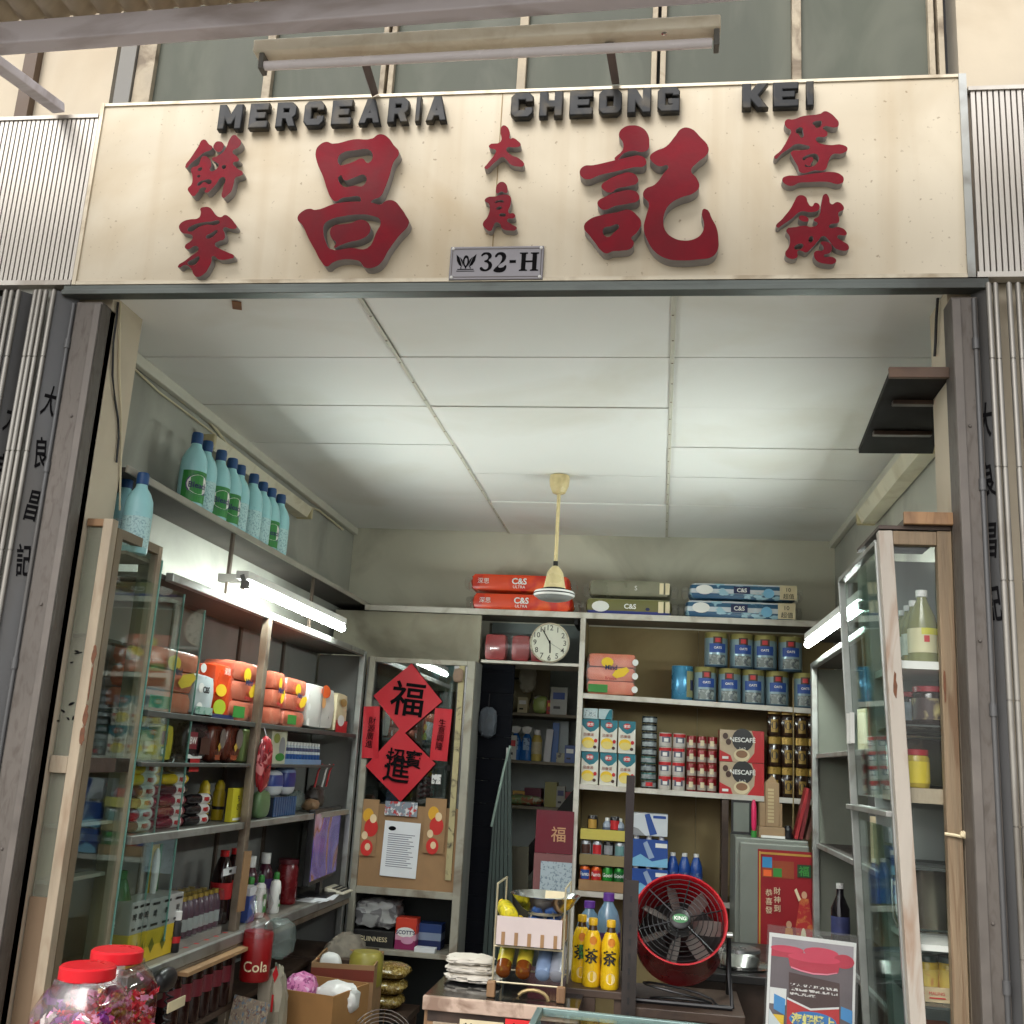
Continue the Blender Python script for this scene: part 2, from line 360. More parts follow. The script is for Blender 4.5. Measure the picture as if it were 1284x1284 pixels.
# ------------------------------------------------------------------ window above the sign
win = thing('clerestory_window', 'grey green wired-glass window strip in worn frames above the sign', 'window', (0, .05, 3.50))
wf = M('flaking window frame', (172,160,138), .7, var=.15, scale=12, bump=.5, dirt=(96,80,62), dscale=10, damt=.75)
pane_m = M('dusty wired glass', (84,88,78), .55, spec=.2, var=.14, scale=3, bump=.2, dirt=(112,114,102), dscale=5, damt=.45, stretch=(1,1,.4))
WZ0, WZ1 = 3.40, 4.15
mull = [W(px, 60, 'y', .05).x for px in (190, 343, 490, 657, 826, 998, 1172)]
for a, c in zip(mull[:-1], mull[1:]):
    obj('pane', MB().box(a+.014, c-.014, .0, .006, WZ0-3.5, WZ1-3.5), pane_m, win)
for i, x in enumerate(mull):
    wd = .03 if i in (0, 6) else .013
    if i in (2, 4, 6):
        obj('mullion', MB().box(x-.02, x-.004, -.02, .02, WZ0-3.5, WZ1-3.5), wf, win, bevel=.002); obj('mullion', MB().box(x+.006, x+.022, -.02, .02, WZ0-3.5, WZ1-3.5), wf, win, bevel=.002)
    else: obj('mullion', MB().box(x-wd, x+wd, -.02, .02, WZ0-3.5, WZ1-3.5), wf, win, bevel=.002)
obj('gap_shade_backing', MB().box(mull[0]-.06, mull[-1]+.04, .021, .03, WZ0-3.5, WZ1-3.5), dark_m, win)  # dark sheet added so the gaps between paired mullions read as black shade
obj('window_frame', MB().box(mull[0]-.05, mull[-1]+.05, -.02, .02, WZ1-3.5, WZ1-3.46), wf, win)
obj('side_post', MB().box(mull[0]-.085, mull[0]-.032, -.03, .02, WZ0-3.5, WZ1-3.5), M('grey side post', (120,118,112), .6, var=.12), win)
# ------------------------------------------------------------------ canopy
can = thing('street_canopy', 'corrugated sheet canopy on a lilac grey beam above the pavement', 'canopy', (0, -.45, 3.33))
bl, br = W(0, 62, 'y', -.45), W(640, 14, 'y', -.45)
cm = M('corrugated sheet', (206,194,174), .6, .0, var=.14, scale=2, dirt=(120,104,86), dscale=2.4, damt=.7, stretch=(.5,2,1))
bm_ = M('lilac grey beam', (222,217,224), .6, .0, var=.06, scale=4, dirt=(160,148,146), dscale=6, damt=.7, stretch=(.4,1,1))
sl = (br.z-bl.z)/(br.x-bl.x)
def bz(x): return bl.z+(x-bl.x)*sl-3.33
obj('beam', MB().bar((-4, 0, bz(-4)+.033), (4, 0, bz(4)+.033), .068, .05, up=(0,1,0)), bm_, can, bevel=.004)
vs = []; fs = []; xs = [-4+.0125*k for k in range(641)]
for x in xs:
    hz = bz(x)+.1+.02*math.sin(2*math.pi*x/.075); vs += [(x, .03, hz), (x, -.75, hz+.05)]
for k in range(len(xs)-1): fs.append((2*k, 2*k+1, 2*k+3, 2*k+2))
sh = obj('corrugated_sheet', MB().add(vs, fs, 0, True), cm, can); q = sh.modifiers.new('t', 'SOLIDIFY'); q.thickness = .003
p0 = W(74, 136, 'y', -.02); p1 = W(-40, 62, 'y', -.45)
obj('strut', MB().bar((p0.x, .43, p0.z-3.33), (p1.x, .0, p1.z-3.33+.02), .04, .03), bm_, can, bevel=.003)
for x in (-3.2, 2.6): obj('support_arm', MB().bar((x, .52, .30), (x, 0, bz(x)+.05), .04, .03), bm_, can)
# ------------------------------------------------------------------ lamp over the sign
lam = thing('sign_lamp', 'long unlit fluorescent batten lamp mounted out above the sign', 'lamp', (0, -.35, 3.33))
a = W(324, 77, 'y', -.35); c = W(903, 47, 'y', -.35)
up = Vector((0,0,-3.33)); o0 = Vector((0,.35,0))
A, Cc = a+up+o0, c+up+o0
obj('housing', MB().bar(A+Vector((-.008,0,.03)), Cc+Vector((0,0,.03)), .036, .055), M('yellowed lamp housing', (236,230,210), .5, .0, var=.04, scale=9, dirt=(196,182,152), dscale=14, damt=.4), lam, bevel=.004)
obj('tube', MB().tube([A+Vector((.02,-.004,-.018)), Cc+Vector((-.02,-.004,-.018))], .0125, 14), tube_off, lam)
for e, sgn in ((A, 1), (Cc, -1)): obj('end_cap', MB().box(e.x-.004+.012*sgn, e.x+.010+.012*sgn, e.y-.02, e.y+.018, e.z-.034, e.z+.014), M('grey lamp socket', (104,104,100), .5), lam, bevel=.003)
for px, py, qx, qy in ((470, 118, 452, 60), (772, 104, 764, 55)):
    s0 = W(px, py, 'y', -.01)+up+o0; s1 = W(qx, qy, 'y', -.34)+up+o0
    obj('bracket', MB().bar(s0, s1, .022, .008), M('purple brown bracket', (92,80,80), .6), lam)
k = W(833, 38, 'y', -.36)+up+o0; obj('screw_cap', MB().lathe([(.0,.0),(.011,.003),(.011,.014),(.0,.018)], 10, 0, tuple(k-Vector((0,0,.012)))), chrome, lam)
# ------------------------------------------------------------------ sign board
SX0, SX1, SZ0, SZ1 = -1.775, .789, 2.862, 3.476
sg = thing('sign_board', 'long cream shop sign with raised crimson characters and black capital letters', 'sign', (0, 0, SZ0))
def sp(px, py, y=0.): p = W(px, py, 'y', y); return p
obj('board', MB().box(SX0+.012, SX1-.012, 0, .03, .012, SZ1-SZ0-.01), sign_m, sg)
xs_ = W(625, 200, 'y', 0).x
obj('joint', MB().box(xs_-.0012, xs_+.0012, -.0014, .0, .012, SZ1-SZ0-.01), M('joint line', (150,128,92), .8), sg)
fr = M('sign frame', (206,196,174), .45, .3, var=.08, dirt=(140,120,90), dscale=8)
obj('frame_side', MB().box(SX0, SX0+.012, -.006, .04, 0, SZ1-SZ0), fr, sg); obj('frame_side', MB().box(SX1-.012, SX1+.008, -.006, .04, 0, SZ1-SZ0), alu, sg)
obj('frame_rail', MB().box(SX0+.0125, SX1-.0125, -.005, .04, SZ1-SZ0-.0095, SZ1-SZ0), fr, sg); obj('frame_rail', MB().box(SX0+.0125, SX1-.0125, -.005, .04, 0, .0115), fr, sg)
def conv(ox, oy, s):
    def f(u, v):
        p = W(ox+u/s, oy+v/s, 'y', -.03); return p.x, p.z-SZ0
    return f
CH = {}
CH['top_large'] = (360,150,6.422, [[(235,260),(260,215),(320,185),(370,200),(540,165),(690,158),(730,130),(770,125),(820,155),(860,210),(905,275),(860,350),(830,450),(790,560),(755,625),(690,655),(660,690),(600,672),(590,630),(500,630),(440,640),(400,665),(360,640),(330,580),(295,470),(245,350)],
  [(415,312),(450,275),(540,255),(680,262),(660,355),(605,318),(540,345),(480,365),(430,372)], [(430,455),(465,495),(540,475),(630,455),(620,535),(540,538),(455,545)]],
  [[(88,800),(130,745),(190,725),(230,735),(390,685),(540,668),(680,675),(760,690),(800,662),(860,660),(920,720),(960,780),(985,840),(900,950),(820,1060),(760,1160),(710,1195),(630,1198),(590,1150),(530,1135),(440,1135),(370,1160),(325,1190),(280,1150),(230,1060),(180,970),(130,860)],
  [(305,850),(350,815),(460,785),(580,772),(680,780),(755,820),(720,920),(650,1042),(520,1040),(350,1048),(320,1000),(298,920)],
  [(350,910),(375,865),(450,850),(520,840),(580,815),(640,825),(675,880),(660,930),(600,970),(500,995),(420,1025),(385,1038),(400,1000),(365,965)]])
CH['speech'] = (720,145,6.421, [[(360,160),(395,105),(470,85),(540,100),(590,150),(605,220),(590,285),(540,300),(480,290),(400,310),(330,365),(390,285),(395,230)]],
  [[(45,460),(80,415),(150,408),(300,375),(450,340),(520,330),(575,360),(570,410),(480,425),(350,455),(200,490),(110,522),(65,505)]],
  [[(220,575),(260,535),(380,480),(450,468),(505,500),(510,550),(440,578),(340,600),(300,630),(240,610)]],
  [[(190,705),(240,670),(380,620),(460,612),(515,640),(520,690),(440,720),(330,740),(240,770),(200,745)]],
  [[(80,905),(130,845),(220,815),(350,790),(440,770),(500,810),(540,875),(500,960),(460,1000),(480,1030),(460,1080),(380,1100),(310,1105),(260,1122),(205,1085),(180,1050),(130,985)], [(235,925),(290,905),(360,895),(320,955),(265,990)]],
  [[(610,345),(650,305),(740,265),(810,185),(870,118),(940,122),(1010,185),(1080,275),(1070,325),(990,395),(940,460),(985,520),(1005,590),(960,640),(860,675),(780,720),(735,780),(718,880),(740,950),(800,1000),(880,1020),(960,1010),(1020,970),(1045,900),(1030,780),(1050,765),(1110,850),(1145,920),(1160,1020),(1155,1090),(1110,1150),(1000,1172),(850,1180),(740,1165),(650,1110),(590,1020),(560,920),(580,820),(600,720),(555,660),(570,610),(650,570),(720,480),(755,420),(690,425),(630,390)]])
CH['cake'] = (215,160,12.84, [[(505,180),(600,260),(650,300),(630,345),(520,390),(420,470),(300,570),(225,640),(215,610),(300,480),(420,300)]], [[(670,310),(700,235),(745,212),(830,250),(820,340),(770,385),(700,355)]],
  [[(500,460),(590,480),(640,600),(620,690),(700,680),(760,590),(720,560),(650,490),(720,460),(830,390),(890,290),(930,190),(1000,115),(1080,170),(1120,230),(1080,310),(980,380),(1060,470),(1080,530),(990,560),(1050,650),(1150,740),(1100,775),(1030,800),(1000,900),(960,1020),(880,1100),(830,1130),(830,960),(860,810),(800,800),(720,900),(640,990),(560,1045),(530,1010),(560,980),(470,970),(420,1040),(350,1100),(290,1050),(260,980),(320,910),(335,780),(320,650),(430,600)],
  [(810,620),(870,605),(845,665)], [(410,920),(530,840),(640,850),(620,905),(520,872),(440,930)], [(425,660),(490,640),(480,680),(430,690)], [(410,775),(460,765),(455,790),(415,795)]])
CH['home'] = (215,250,12.84, [[(460,135),(520,112),(600,118),(660,175),(700,235),(790,275),(850,240),(930,280),(1000,360),(1040,450),(960,465),(830,450),(850,540),(840,630),(760,660),(690,710),(780,790),(890,840),(1000,920),(940,945),(760,960),(650,905),(640,980),(590,1090),(530,1180),(400,1240),(350,1200),(310,1110),(210,1045),(105,1090),(95,1065),(200,985),(310,900),(430,790),(380,740),(250,795),(205,750),(320,640),(330,580),(250,545),(180,535),(115,460),(120,400),(190,340),(290,312),(430,285),(465,200)],
  [(250,480),(330,410),(480,365),(620,350),(770,350),(700,400),(560,395),(420,440),(300,510)], [(545,600),(640,530),(730,490),(690,560),(590,620)], [(250,1020),(350,950),(435,910),(410,1000),(360,1045)]])
CH['egg'] = (965,135,12.23, [[(235,210),(280,165),(350,170),(520,115),(780,80),(850,42),(930,70),(1020,150),(1065,220),(1040,285),(820,290),(890,370),(870,430),(720,450),(720,500),(900,560),(1130,560),(1200,620),(1120,690),(970,705),(900,830),(850,945),(700,950),(480,985),(430,880),(350,740),(330,670),(500,640),(620,600),(540,560),(400,550),(310,610),(190,690),(80,770),(180,640),(290,450),(330,340),(260,290)],
  [(400,350),(490,290),(515,350),(500,450),(450,400)], [(660,230),(760,190),(800,200),(730,300),(690,260)], [(510,790),(600,710),(740,715),(710,860),(640,885),(670,760),(600,750)], [(540,870),(600,882),(640,885),(600,900)]],
  [[(195,1090),(250,1045),(450,1035),(700,1000),(980,980),(1080,1010),(1140,1080),(1100,1155),(880,1130),(600,1135),(440,1150),(360,1190),(250,1170)]])
CH['roll'] = (965,235,12.23, [[(385,200),(430,125),(490,108),(560,140),(590,220),(650,280),(700,225),(760,250),(760,330),(640,370),(480,360),(340,470),(220,550),(110,600),(200,470),(320,320)]],
  [[(800,210),(860,90),(910,140),(950,250),(1040,215),(1120,260),(1140,330),(1060,380),(1070,480),(1060,530),(920,570),(920,610),(1060,600),(1170,660),(1180,720),(1040,740),(1110,810),(1210,880),(1210,945),(1060,950),(980,900),(900,790),(820,740),(750,810),(640,930),(560,990),(500,970),(440,960),(420,1070),(280,1070),(240,1010),(300,900),(310,750),(260,640),(400,600),(550,580),(640,600),(740,550),(680,490),(760,430)], [(380,920),(480,855),(520,880),(440,950)], [(600,800),(640,740),(670,770),(620,840)]],
  [[(450,450),(520,430),(600,500),(520,520)]], [[(780,850),(860,830),(950,890),(930,1000),(830,1050),(960,1065),(1020,1110),(1000,1160),(850,1170),(730,1130),(680,1040),(700,980),(820,960),(820,900)]])
CH['big'] = (590,150,8.5625, [[(345,55),(385,65),(420,130),(425,200),(450,190),(500,215),(535,270),(480,290),(385,300),(430,370),(520,410),(570,485),(500,495),(430,475),(380,420),(340,395),(260,450),(150,520),(180,465),(260,360),(270,320),(210,300),(195,270),(320,230),(320,110)]])
CH['good'] = (590,150,8.5625, [[(270,740),(285,690),(330,660),(375,680),(395,740),(385,780),(330,765),(280,785)]],
  [[(150,865),(180,830),(260,820),(380,800),(425,820),(430,900),(410,1000),(460,1000),(475,1045),(390,1070),(440,1120),(495,1165),(400,1185),(340,1165),(310,1110),(270,1100),(240,1150),(215,1190),(160,1165),(130,1115),(180,1040),(205,940),(190,895)], [(265,885),(300,862),(355,876),(300,882)], [(275,950),(335,938),(300,962)], [(305,1020),(340,1000),(380,1020),(330,1035)]])
for nm, spec in CH.items():
    ch = bpy.data.objects.new('red_character', None); COL.objects.link(ch); ch.parent = sg; ch.empty_display_size = .02
    f = conv(*spec[:3]); dp = .034 if nm in ('top_large', 'speech') else .026
    for k, loops in enumerate(spec[3:]):
        link('stroke', outline_mesh(loops, f, -.0005, dp+.0012*k, (red_m, side_m)), ch)
# block capitals
BL = {'M': [[(0,0),(0,1),(.24,1),(.5,.5),(.76,1),(1,1),(1,0),(.76,0),(.76,.58),(.58,.2),(.42,.2),(.24,.58),(.24,0)]],
 'E': [[(0,0),(0,1),(1,1),(1,.76),(.32,.76),(.32,.62),(.85,.62),(.85,.4),(.32,.4),(.32,.24),(1,.24),(1,0)]],
 'R': [[(0,0),(0,1),(.78,1),(1,.84),(1,.5),(.82,.37),(1,0),(.68,0),(.5,.34),(.3,.34),(.3,0)],[(.3,.56),(.3,.78),(.68,.78),(.68,.56)]],
 'C': [[(1,.66),(1,.84),(.82,1),(.18,1),(0,.84),(0,.16),(.18,0),(.82,0),(1,.16),(1,.36),(.7,.36),(.7,.24),(.3,.24),(.3,.76),(.7,.76),(.7,.66)]],
 'A': [[(0,0),(.34,1),(.66,1),(1,0),(.72,0),(.65,.2),(.35,.2),(.28,0)],[(.42,.4),(.58,.4),(.5,.68)]],
 'I': [[(0,0),(0,1),(1,1),(1,0)]],
 'H': [[(0,0),(0,1),(.3,1),(.3,.62),(.7,.62),(.7,1),(1,1),(1,0),(.7,0),(.7,.38),(.3,.38),(.3,0)]],
 'O': [[(0,.16),(0,.84),(.16,1),(.84,1),(1,.84),(1,.16),(.84,0),(.16,0)],[(.3,.26),(.3,.74),(.7,.74),(.7,.26)]],
 'N': [[(0,0),(0,1),(.32,1),(.7,.42),(.7,1),(1,1),(1,0),(.68,0),(.3,.58),(.3,0)]],
 'G': [[(1,.68),(1,.84),(.84,1),(.16,1),(0,.84),(0,.16),(.16,0),(1,0),(1,.5),(.52,.5),(.52,.3),(.72,.3),(.72,.22),(.3,.22),(.3,.76),(.72,.76),(.72,.68)]],
 'K': [[(0,0),(0,1),(.3,1),(.3,.62),(.62,1),(1,1),(.6,.52),(1,0),(.64,0),(.3,.42),(.3,0)]]}
def block_letter(chh, x0, x1, z0, z1):
    def bld():
        cu = bpy.data.curves.new('cap', 'CURVE'); cu.dimensions = '2D'; cu.fill_mode = 'BOTH'; cu.extrude = .009; cu.bevel_depth = .003; cu.bevel_resolution = 1
        for lp in BL[chh]:
            s_ = cu.splines.new('POLY'); s_.points.add(len(lp)-1); s_.use_cyclic_u = True
            for bp, q in zip(s_.points, lp): bp.co = (x0+q[0]*(x1-x0), z0+q[1]*(z1-z0), 0, 1)
        o = bpy.data.objects.new('cap', cu); COL.objects.link(o); dg = bpy.context.evaluated_depsgraph_get()
        me = bpy.data.meshes.new_from_object(o.evaluated_get(dg)); bpy.data.objects.remove(o)
        me.transform(Matrix.Rotation(R(90), 4, 'X')); me.materials.clear(); me.materials.append(black_m); me.name = 'capital_letter'; return me
    return link('capital_letter', bld(), sg, (0, -.016, 0))
LT = [('M',270,304),('E',309,337),('R',343,372),('C',378,407),('E',413,442),('A',448,478),('R',484,513),('I',519,528),('A',533,561),
      ('C',639,669),('H',675,706),('E',713,744),('O',750,780),('N',786,817),('G',824,853),('K',931,963),('E',970,1002),('I',1012,1021)]
for chh, a_, c_ in LT:
    yb = 160.5-(a_-270)*.0405
    p = W(a_, yb, 'y', -.036); q = W(c_, yb-31, 'y', -.036)
    block_letter(chh, p.x+.003, q.x-.003, p.z-SZ0+.004, W(a_, yb-31, 'y', -.036).z-SZ0-.002)
# number plate screwed on the sign
p = W(622, 329, 'y', -.012); npz = p.z
npl = thing('number_plate', 'small grey metal house number plate reading 32-H under the sign lettering', 'plate', (p.x, -.004, npz))
plm = M('grey plate metal', (132,130,134), .4, .5, var=.08, scale=10)
obj('plate', MB().box(-.134, .134, -.006, .0035, -.051, .051), plm, npl, bevel=.002)
obj('border', MB().box(-.128,.128,-.0068,-.006,.042,.0445).box(-.128,.128,-.0068,-.006,-.0445,-.042).box(-.1285,-.126,-.0068,-.006,-.042,.042).box(.126,.1285,-.0068,-.006,-.042,.042), M('plate border', (92,86,84), .5), npl)
for cx in (-.126, .126):
    for cz in (-.044, .044): obj('screw', MB().lathe([(.005,0),(.004,.003),(0,.0035)], 10), white_pl, npl, (cx, -.006, cz), (R(90),0,0))
# serif digits as outlines
def outl(loops, s=1, ox=0, oz=0):
    cu = bpy.data.curves.new('o', 'CURVE'); cu.dimensions = '2D'; cu.fill_mode = 'BOTH'; cu.extrude = .0005; cu.resolution_u = 5
    for lp, smooth in loops:
        s_ = cu.splines.new('BEZIER'); s_.bezier_points.add(len(lp)-1); s_.use_cyclic_u = True
        for bp, q in zip(s_.bezier_points, lp): bp.co = (ox+q[0]*s, oz+q[1]*s, 0); bp.handle_left_type = bp.handle_right_type = 'AUTO' if smooth else 'VECTOR'
    o = bpy.data.objects.new('o', cu); COL.objects.link(o); dg = bpy.context.evaluated_depsgraph_get()
    me = bpy.data.meshes.new_from_object(o.evaluated_get(dg)); bpy.data.objects.remove(o)
    me.transform(Matrix.Rotation(R(90), 4, 'X')); me.materials.clear(); me.materials.append(ink); return me
three = [([(.05,.80),(.12,.96),(.30,1.0),(.50,.93),(.55,.76),(.42,.58),(.55,.46),(.60,.28),(.48,.08),(.25,0),(.06,.05),(0,.16),(.08,.22),(.20,.12),(.33,.10),(.42,.26),(.36,.44),(.20,.52),(.34,.62),(.38,.78),(.28,.90),(.15,.86)], True)]
two = [([(.04,.74),(.12,.94),(.32,1.0),(.52,.92),(.58,.74),(.50,.54),(.22,.22),(.46,.20),(.56,.30),(.60,.30),(.52,.0),(0,0),(0,.06),(.30,.42),(.38,.68),(.32,.84),(.20,.86),(.10,.74)], True)]
hh = [([(0,0),(0,.05),(.1,.08),(.1,.92),(0,.95),(0,1),(.42,1),(.42,.95),(.32,.92),(.32,.56),(.66,.56),(.66,.92),(.56,.95),(.56,1),(.98,1),(.98,.95),(.88,.92),(.88,.08),(.98,.05),(.98,0),(.56,0),(.56,.05),(.66,.08),(.66,.47),(.32,.47),(.32,.08),(.42,.05),(.42,0)], False)]
lotus = [([(0,.62),(-.05,1),(.12,.84),(.22,.55),(.3,.25),(.12,.4)], False), ([(1,.62),(1.06,1.02),(.88,.84),(.78,.55),(.68,.25),(.88,.4)], False), ([(.5,.95),(.34,.7),(.36,.4),(.5,.25),(.64,.4),(.66,.7)], True), ([(.5,.8),(.42,.62),(.45,.42),(.5,.34),(.55,.42),(.58,.62)], True), ([(.14,.86),(.3,.68),(.34,.3),(.26,.55)], False), ([(.86,.86),(.7,.68),(.66,.3),(.74,.55)], False),
         ([(.05,.1),(.95,.1),(.95,.14),(.05,.14)], False), ([(0,.0),(1,.0),(1,.03),(0,.03)], False), ([(.2,.2),(.24,.26),(.28,.2),(.24,.16)], False), ([(.46,.2),(.5,.26),(.54,.2),(.5,.16)], False), ([(.72,.2),(.76,.26),(.8,.2),(.76,.16)], False)]
for nm, lp, s_, ox in (('digit', three, .058, -.046), ('digit', two, .058, -.006), ('letter_h', hh, .056, .066)): link(nm, outl(lp, s_, ox, -.026), npl, (0, -.0068, 0))
obj('dash', MB().box(.038, .056, -.0075, -.0065, -.001, .007), ink, npl); link('lotus_emblem', outl(lotus, .052, -.113, -.026), npl, (0, -.0068, 0))
# ------------------------------------------------------------------ lintel and posts
lin = thing('steel_lintel', 'dark grey green steel lintel under the sign across the shop front', 'beam', (0, .03, 2.81))
obj('rail', MB().box(-1.80, .83, -.042, .0, .018, .0335), lintel_m, lin, bevel=.002); obj('fascia', MB().box(-1.80, .83, -.034, .0, .034, .0505), lintel_m, lin, bevel=.002)

for side, x0, x1, lab in ((0, -1.752, OX0, 'speckled grey steel door post beside the cable-hung cream jamb'), (1, OX1, .80, 'speckled grey steel door post beside the brown wooden display case')):
    t = thing('door_post', lab, 'post', ((x0+x1)/2, .02, 0)); hw = (x1-x0)/2
    obj('post', MB().box(-hw, hw, -.02, .06, .001, 2.809), post_m, t, bevel=.004)
    ex = hw-.012 if side == 0 else -hw+.012
    obj('edge_strip', MB().box(ex-.011, ex+.011, -.026, -.0203, .002, 2.80), M('post edge', (104,98,92), .5, .3, var=.2, scale=10), t, bevel=.002)
    for zz in (.6, 1.25, 1.9, 2.45): obj('rivet', MB().lathe([(.005,0),(.003,.003),(0,.0035)], 8), post_m, t, (0, -.0205, zz), (R(90),0,0))
# ------------------------------------------------------------------ ribbed side panels
def ribbed(name, label, x0, x1, z0, z1):
    t = thing(name, label, 'panel', ((x0+x1)/2, 0, z0)); cx = (x0+x1)/2
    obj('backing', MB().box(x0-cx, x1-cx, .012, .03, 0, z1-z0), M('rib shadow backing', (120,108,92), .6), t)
    n = int((x1-x0)/.0152); me = MB().prism([(-.0054,0),(.0054,0),(.0054,z1-z0-.026),(-.0054,z1-z0-.026)], -.001, .0118).mesh('rib', rib_m)
    for k in range(n): link('rib', me, t, (x0-cx+.012+k*.0152, 0, .013), bevel=0)
    obj('top_rail', MB().box(x0-cx, x1-cx, -.006, .03, z1-z0-.012, z1-z0), rib_m, t); obj('bottom_rail', MB().box(x0-cx, x1-cx, -.006, .03, -.004, .0115), rib_m, t)
    return t
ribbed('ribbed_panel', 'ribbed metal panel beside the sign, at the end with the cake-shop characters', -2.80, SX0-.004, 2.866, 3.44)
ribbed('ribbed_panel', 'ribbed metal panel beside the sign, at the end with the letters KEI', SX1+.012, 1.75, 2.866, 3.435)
# ------------------------------------------------------------------ folding gates
def gate(label, tubes, panels, rod, mirror):
    t = thing('folding_gate', label, 'gate', (tubes[0], 0, 0)); ox = tubes[0]; ZT = 2.862
    prof = []
    z = .02; r_ = .0075
    while z < ZT-.05:
        z2 = min(z+.29, ZT-.02); prof += [(r_, z), (r_, z2-.004), (r_*.72, z2-.003), (r_*.72, z2)]; z = z2
    me = MB().lathe(prof, 10).mesh('gate_tube', steel_hi)
    for i, x in enumerate(tubes): link('gate_tube', me, t, (x-ox, -.012+.002*(i % 2), 0))
    for (xa, ya, xb, yb, txt) in panels:
        a = Vector((xa-ox, ya, .02)); bb = Vector((xb-ox, yb, .02)); d = (bb-a); n_ = Vector((d.y, -d.x, 0)).normalized()*.003
        pn = obj('gate_panel', MB().hexa([a-n_, bb-n_, bb+n_, a+n_]+[q+Vector((0,0,ZT-.04)) for q in (a-n_, bb-n_, bb+n_, a+n_)]), steel, t)
        if txt:
            nf = n_.normalized(); nf = nf if nf.y < 0 else -nf; rz = math.atan2(nf.x, -nf.y)
            for k, chh in enumerate('大良昌記'):
                c = a+d*.5+nf*.0042
                lettering(pn, chh, .098, (c.x, c.y, 2.50-k*.158-txt), ink, .0014, (0, R(5*(-1)**k), rz), .0006, condense=.40)
    if rod:
        xr, yr = rod; obj('hinge_rod', MB().tube([(xr-ox, yr, .02), (xr-ox, yr, ZT-.06)], .0065, 10), steel, t)
        for zz in (.5, 1.1, 1.72, 2.28, 2.66): obj('hinge_knuckle', MB().lathe([(.0095,0),(.0095,.03)], 12), steel, t, (xr-ox, yr, zz))
    return t
gL = [W(px, 400, 'y', -.012).x for px in (-30, -18, 1.4, 8.4, 17.5, 38.6, 45, 51.5, 62, -120, -132, -190, -202)]
rodL = W(95, 400, 'y', .02).x
gate('folding steel gate with brush characters, drawn back beside the cream jamb', gL,
     [(gL[8], -.006, rodL-.004, .03, 0.001), (gL[4], -.006, gL[5]-.004, .05, .05), (gL[0]-.05, .0, gL[2], .05, 0), (-2.3, .06, gL[0]-.05, .0, 0), (-2.55, .0, -2.3, .06, 0), (gL[2], .05, gL[3], .052, 0), (gL[3], .052, gL[4], .05, 0), (gL[5], .05, gL[6], .052, 0), (gL[6], .052, gL[8], .05, 0)], (rodL, .0), 0)
gR = [W(px, 400, 'y', -.012).x for px in (1241.5, 1250.5, 1267.5, 1279, 1296, 1304, 1322, 1372, 1384, 1420, 1432)]
rodR = W(1219, 400, 'y', .02).x
gate('folding steel gate with brush characters, drawn back beside the brown display case', gR,
     [(rodR+.004, .03, gR[0], -.006, 0.03), (gR[0], .05, gR[1], .052, 0), (gR[1], .052, gR[2], .09, 0), (gR[2], .06, gR[3], .062, 0), (gR[3], .05, gR[4], .09, .03), (gR[4], .05, gR[6]+.1, .06, 0), (gR[6]+.1, .06, 1.3, .0, 0), (1.3, .0, 1.5, .06, 0)], (rodR, .0), 1)
# ================================================================== fittings inside the shop
def wobj(name, mb, mats, t, bevel=0, rot=(0,0,0)):
    """part given in world coordinates, under an unrotated thing"""
    return obj(name, mb, mats, t, tuple(-t.location), rot, bevel)
def X0(t): return tuple(-v for v in t.location)
# ---- cables
def cable(label, pts, r, mt):
    b = MB(); p0 = Vector(pts[0]); b.tube([Vector(p)-p0 for p in pts], r, 8)
    o = obj('cable', b, mt, None, tuple(p0)); return tag(o, label, 'cable')
jy = .20
def jpt(px, py): return W(px, py, 'x', OX0+.006)
cable('black cable hanging down the cream jamb beside the folding gate', [jpt(*q) for q in ((148,379),(146,400),(142,430),(141,470),(144,500),(148,525),(149,548),(146,580))], .0035, cable_m)
cable('yellowed cable running beside the black cable on the cream jamb', [jpt(*q) for q in ((151,379),(150,420),(150,470),(152,520),(152,560),(150,640))], .003, cable_w)
lw = [W(px, py, 'x', XL+.012) for px, py in ((171,446),(188,470),(214,490),(230,504),(255,520),(272,540),(284,556),(312,578),(340,600),(372,630),(400,640),(430,664))]
cable('white electric cable drooping along the ceiling edge over the bleach bottles', lw, .006, cable_w)
lw = [W(px, py, 'x', XL+.008) for px, py in ((168,462),(200,492),(240,522),(270,545))]
cable('thin pale cable under the ceiling cornice near the cream jamb', lw, .004, cable_w)
lw = [W(px, py, 'x', OX1-.004) for px, py in ((1176,372),(1174,400),(1173,430),(1172,447))]
cable('short dark cable hanging below the lintel by the hanging wooden board', lw, .004, cable_m)
pp = W(297, 383, 'z', ZC-.004); o = obj('paint_scar', MB().box(-.014,.014,-.03,.03,-.001,.001), M('brown scar', (132,92,64), .8), ceil, (pp.x, pp.y, pp.z), (0,0,R(20)))
# ---- fluorescent lamps
def batten(label, a, c, off, housing=True, r=.0155, grp=None):
    a, c = Vector(a), Vector(c); t = thing('tube_lamp', label, 'lamp', tuple(a), 0, grp); A0 = Vector((0,0,0)); C0 = c-a; d = (C0-A0).normalized()
    off = Vector(off)
    if housing: obj('housing', MB().bar(A0-d*.02+off, C0+d*.02+off, .05 if abs(off.x) < .02 else .035, .03, up=(0,0,1)), white_p, t, bevel=.003)
    obj('tube', MB().tube([A0, C0], r, 14), tube_m, t)
    for e in (A0-d*.012, C0+d*.012): obj('end_cap', MB().bar(e-d*.01, e+d*.01, .03, .03), MATS['grey lamp socket'], t, bevel=.003); 
    for e in (A0-d*.012, C0+d*.012): obj('socket', MB().bar(e, e+off, .016, .022), MATS['grey lamp socket'], t)
    return t
batten('lit fluorescent tube under the high shelf of bleach bottles', tuple(W(309, 734, 'x', -1.51)), tuple(W(429, 788, 'x', -1.51)), (-.012, 0, .036))
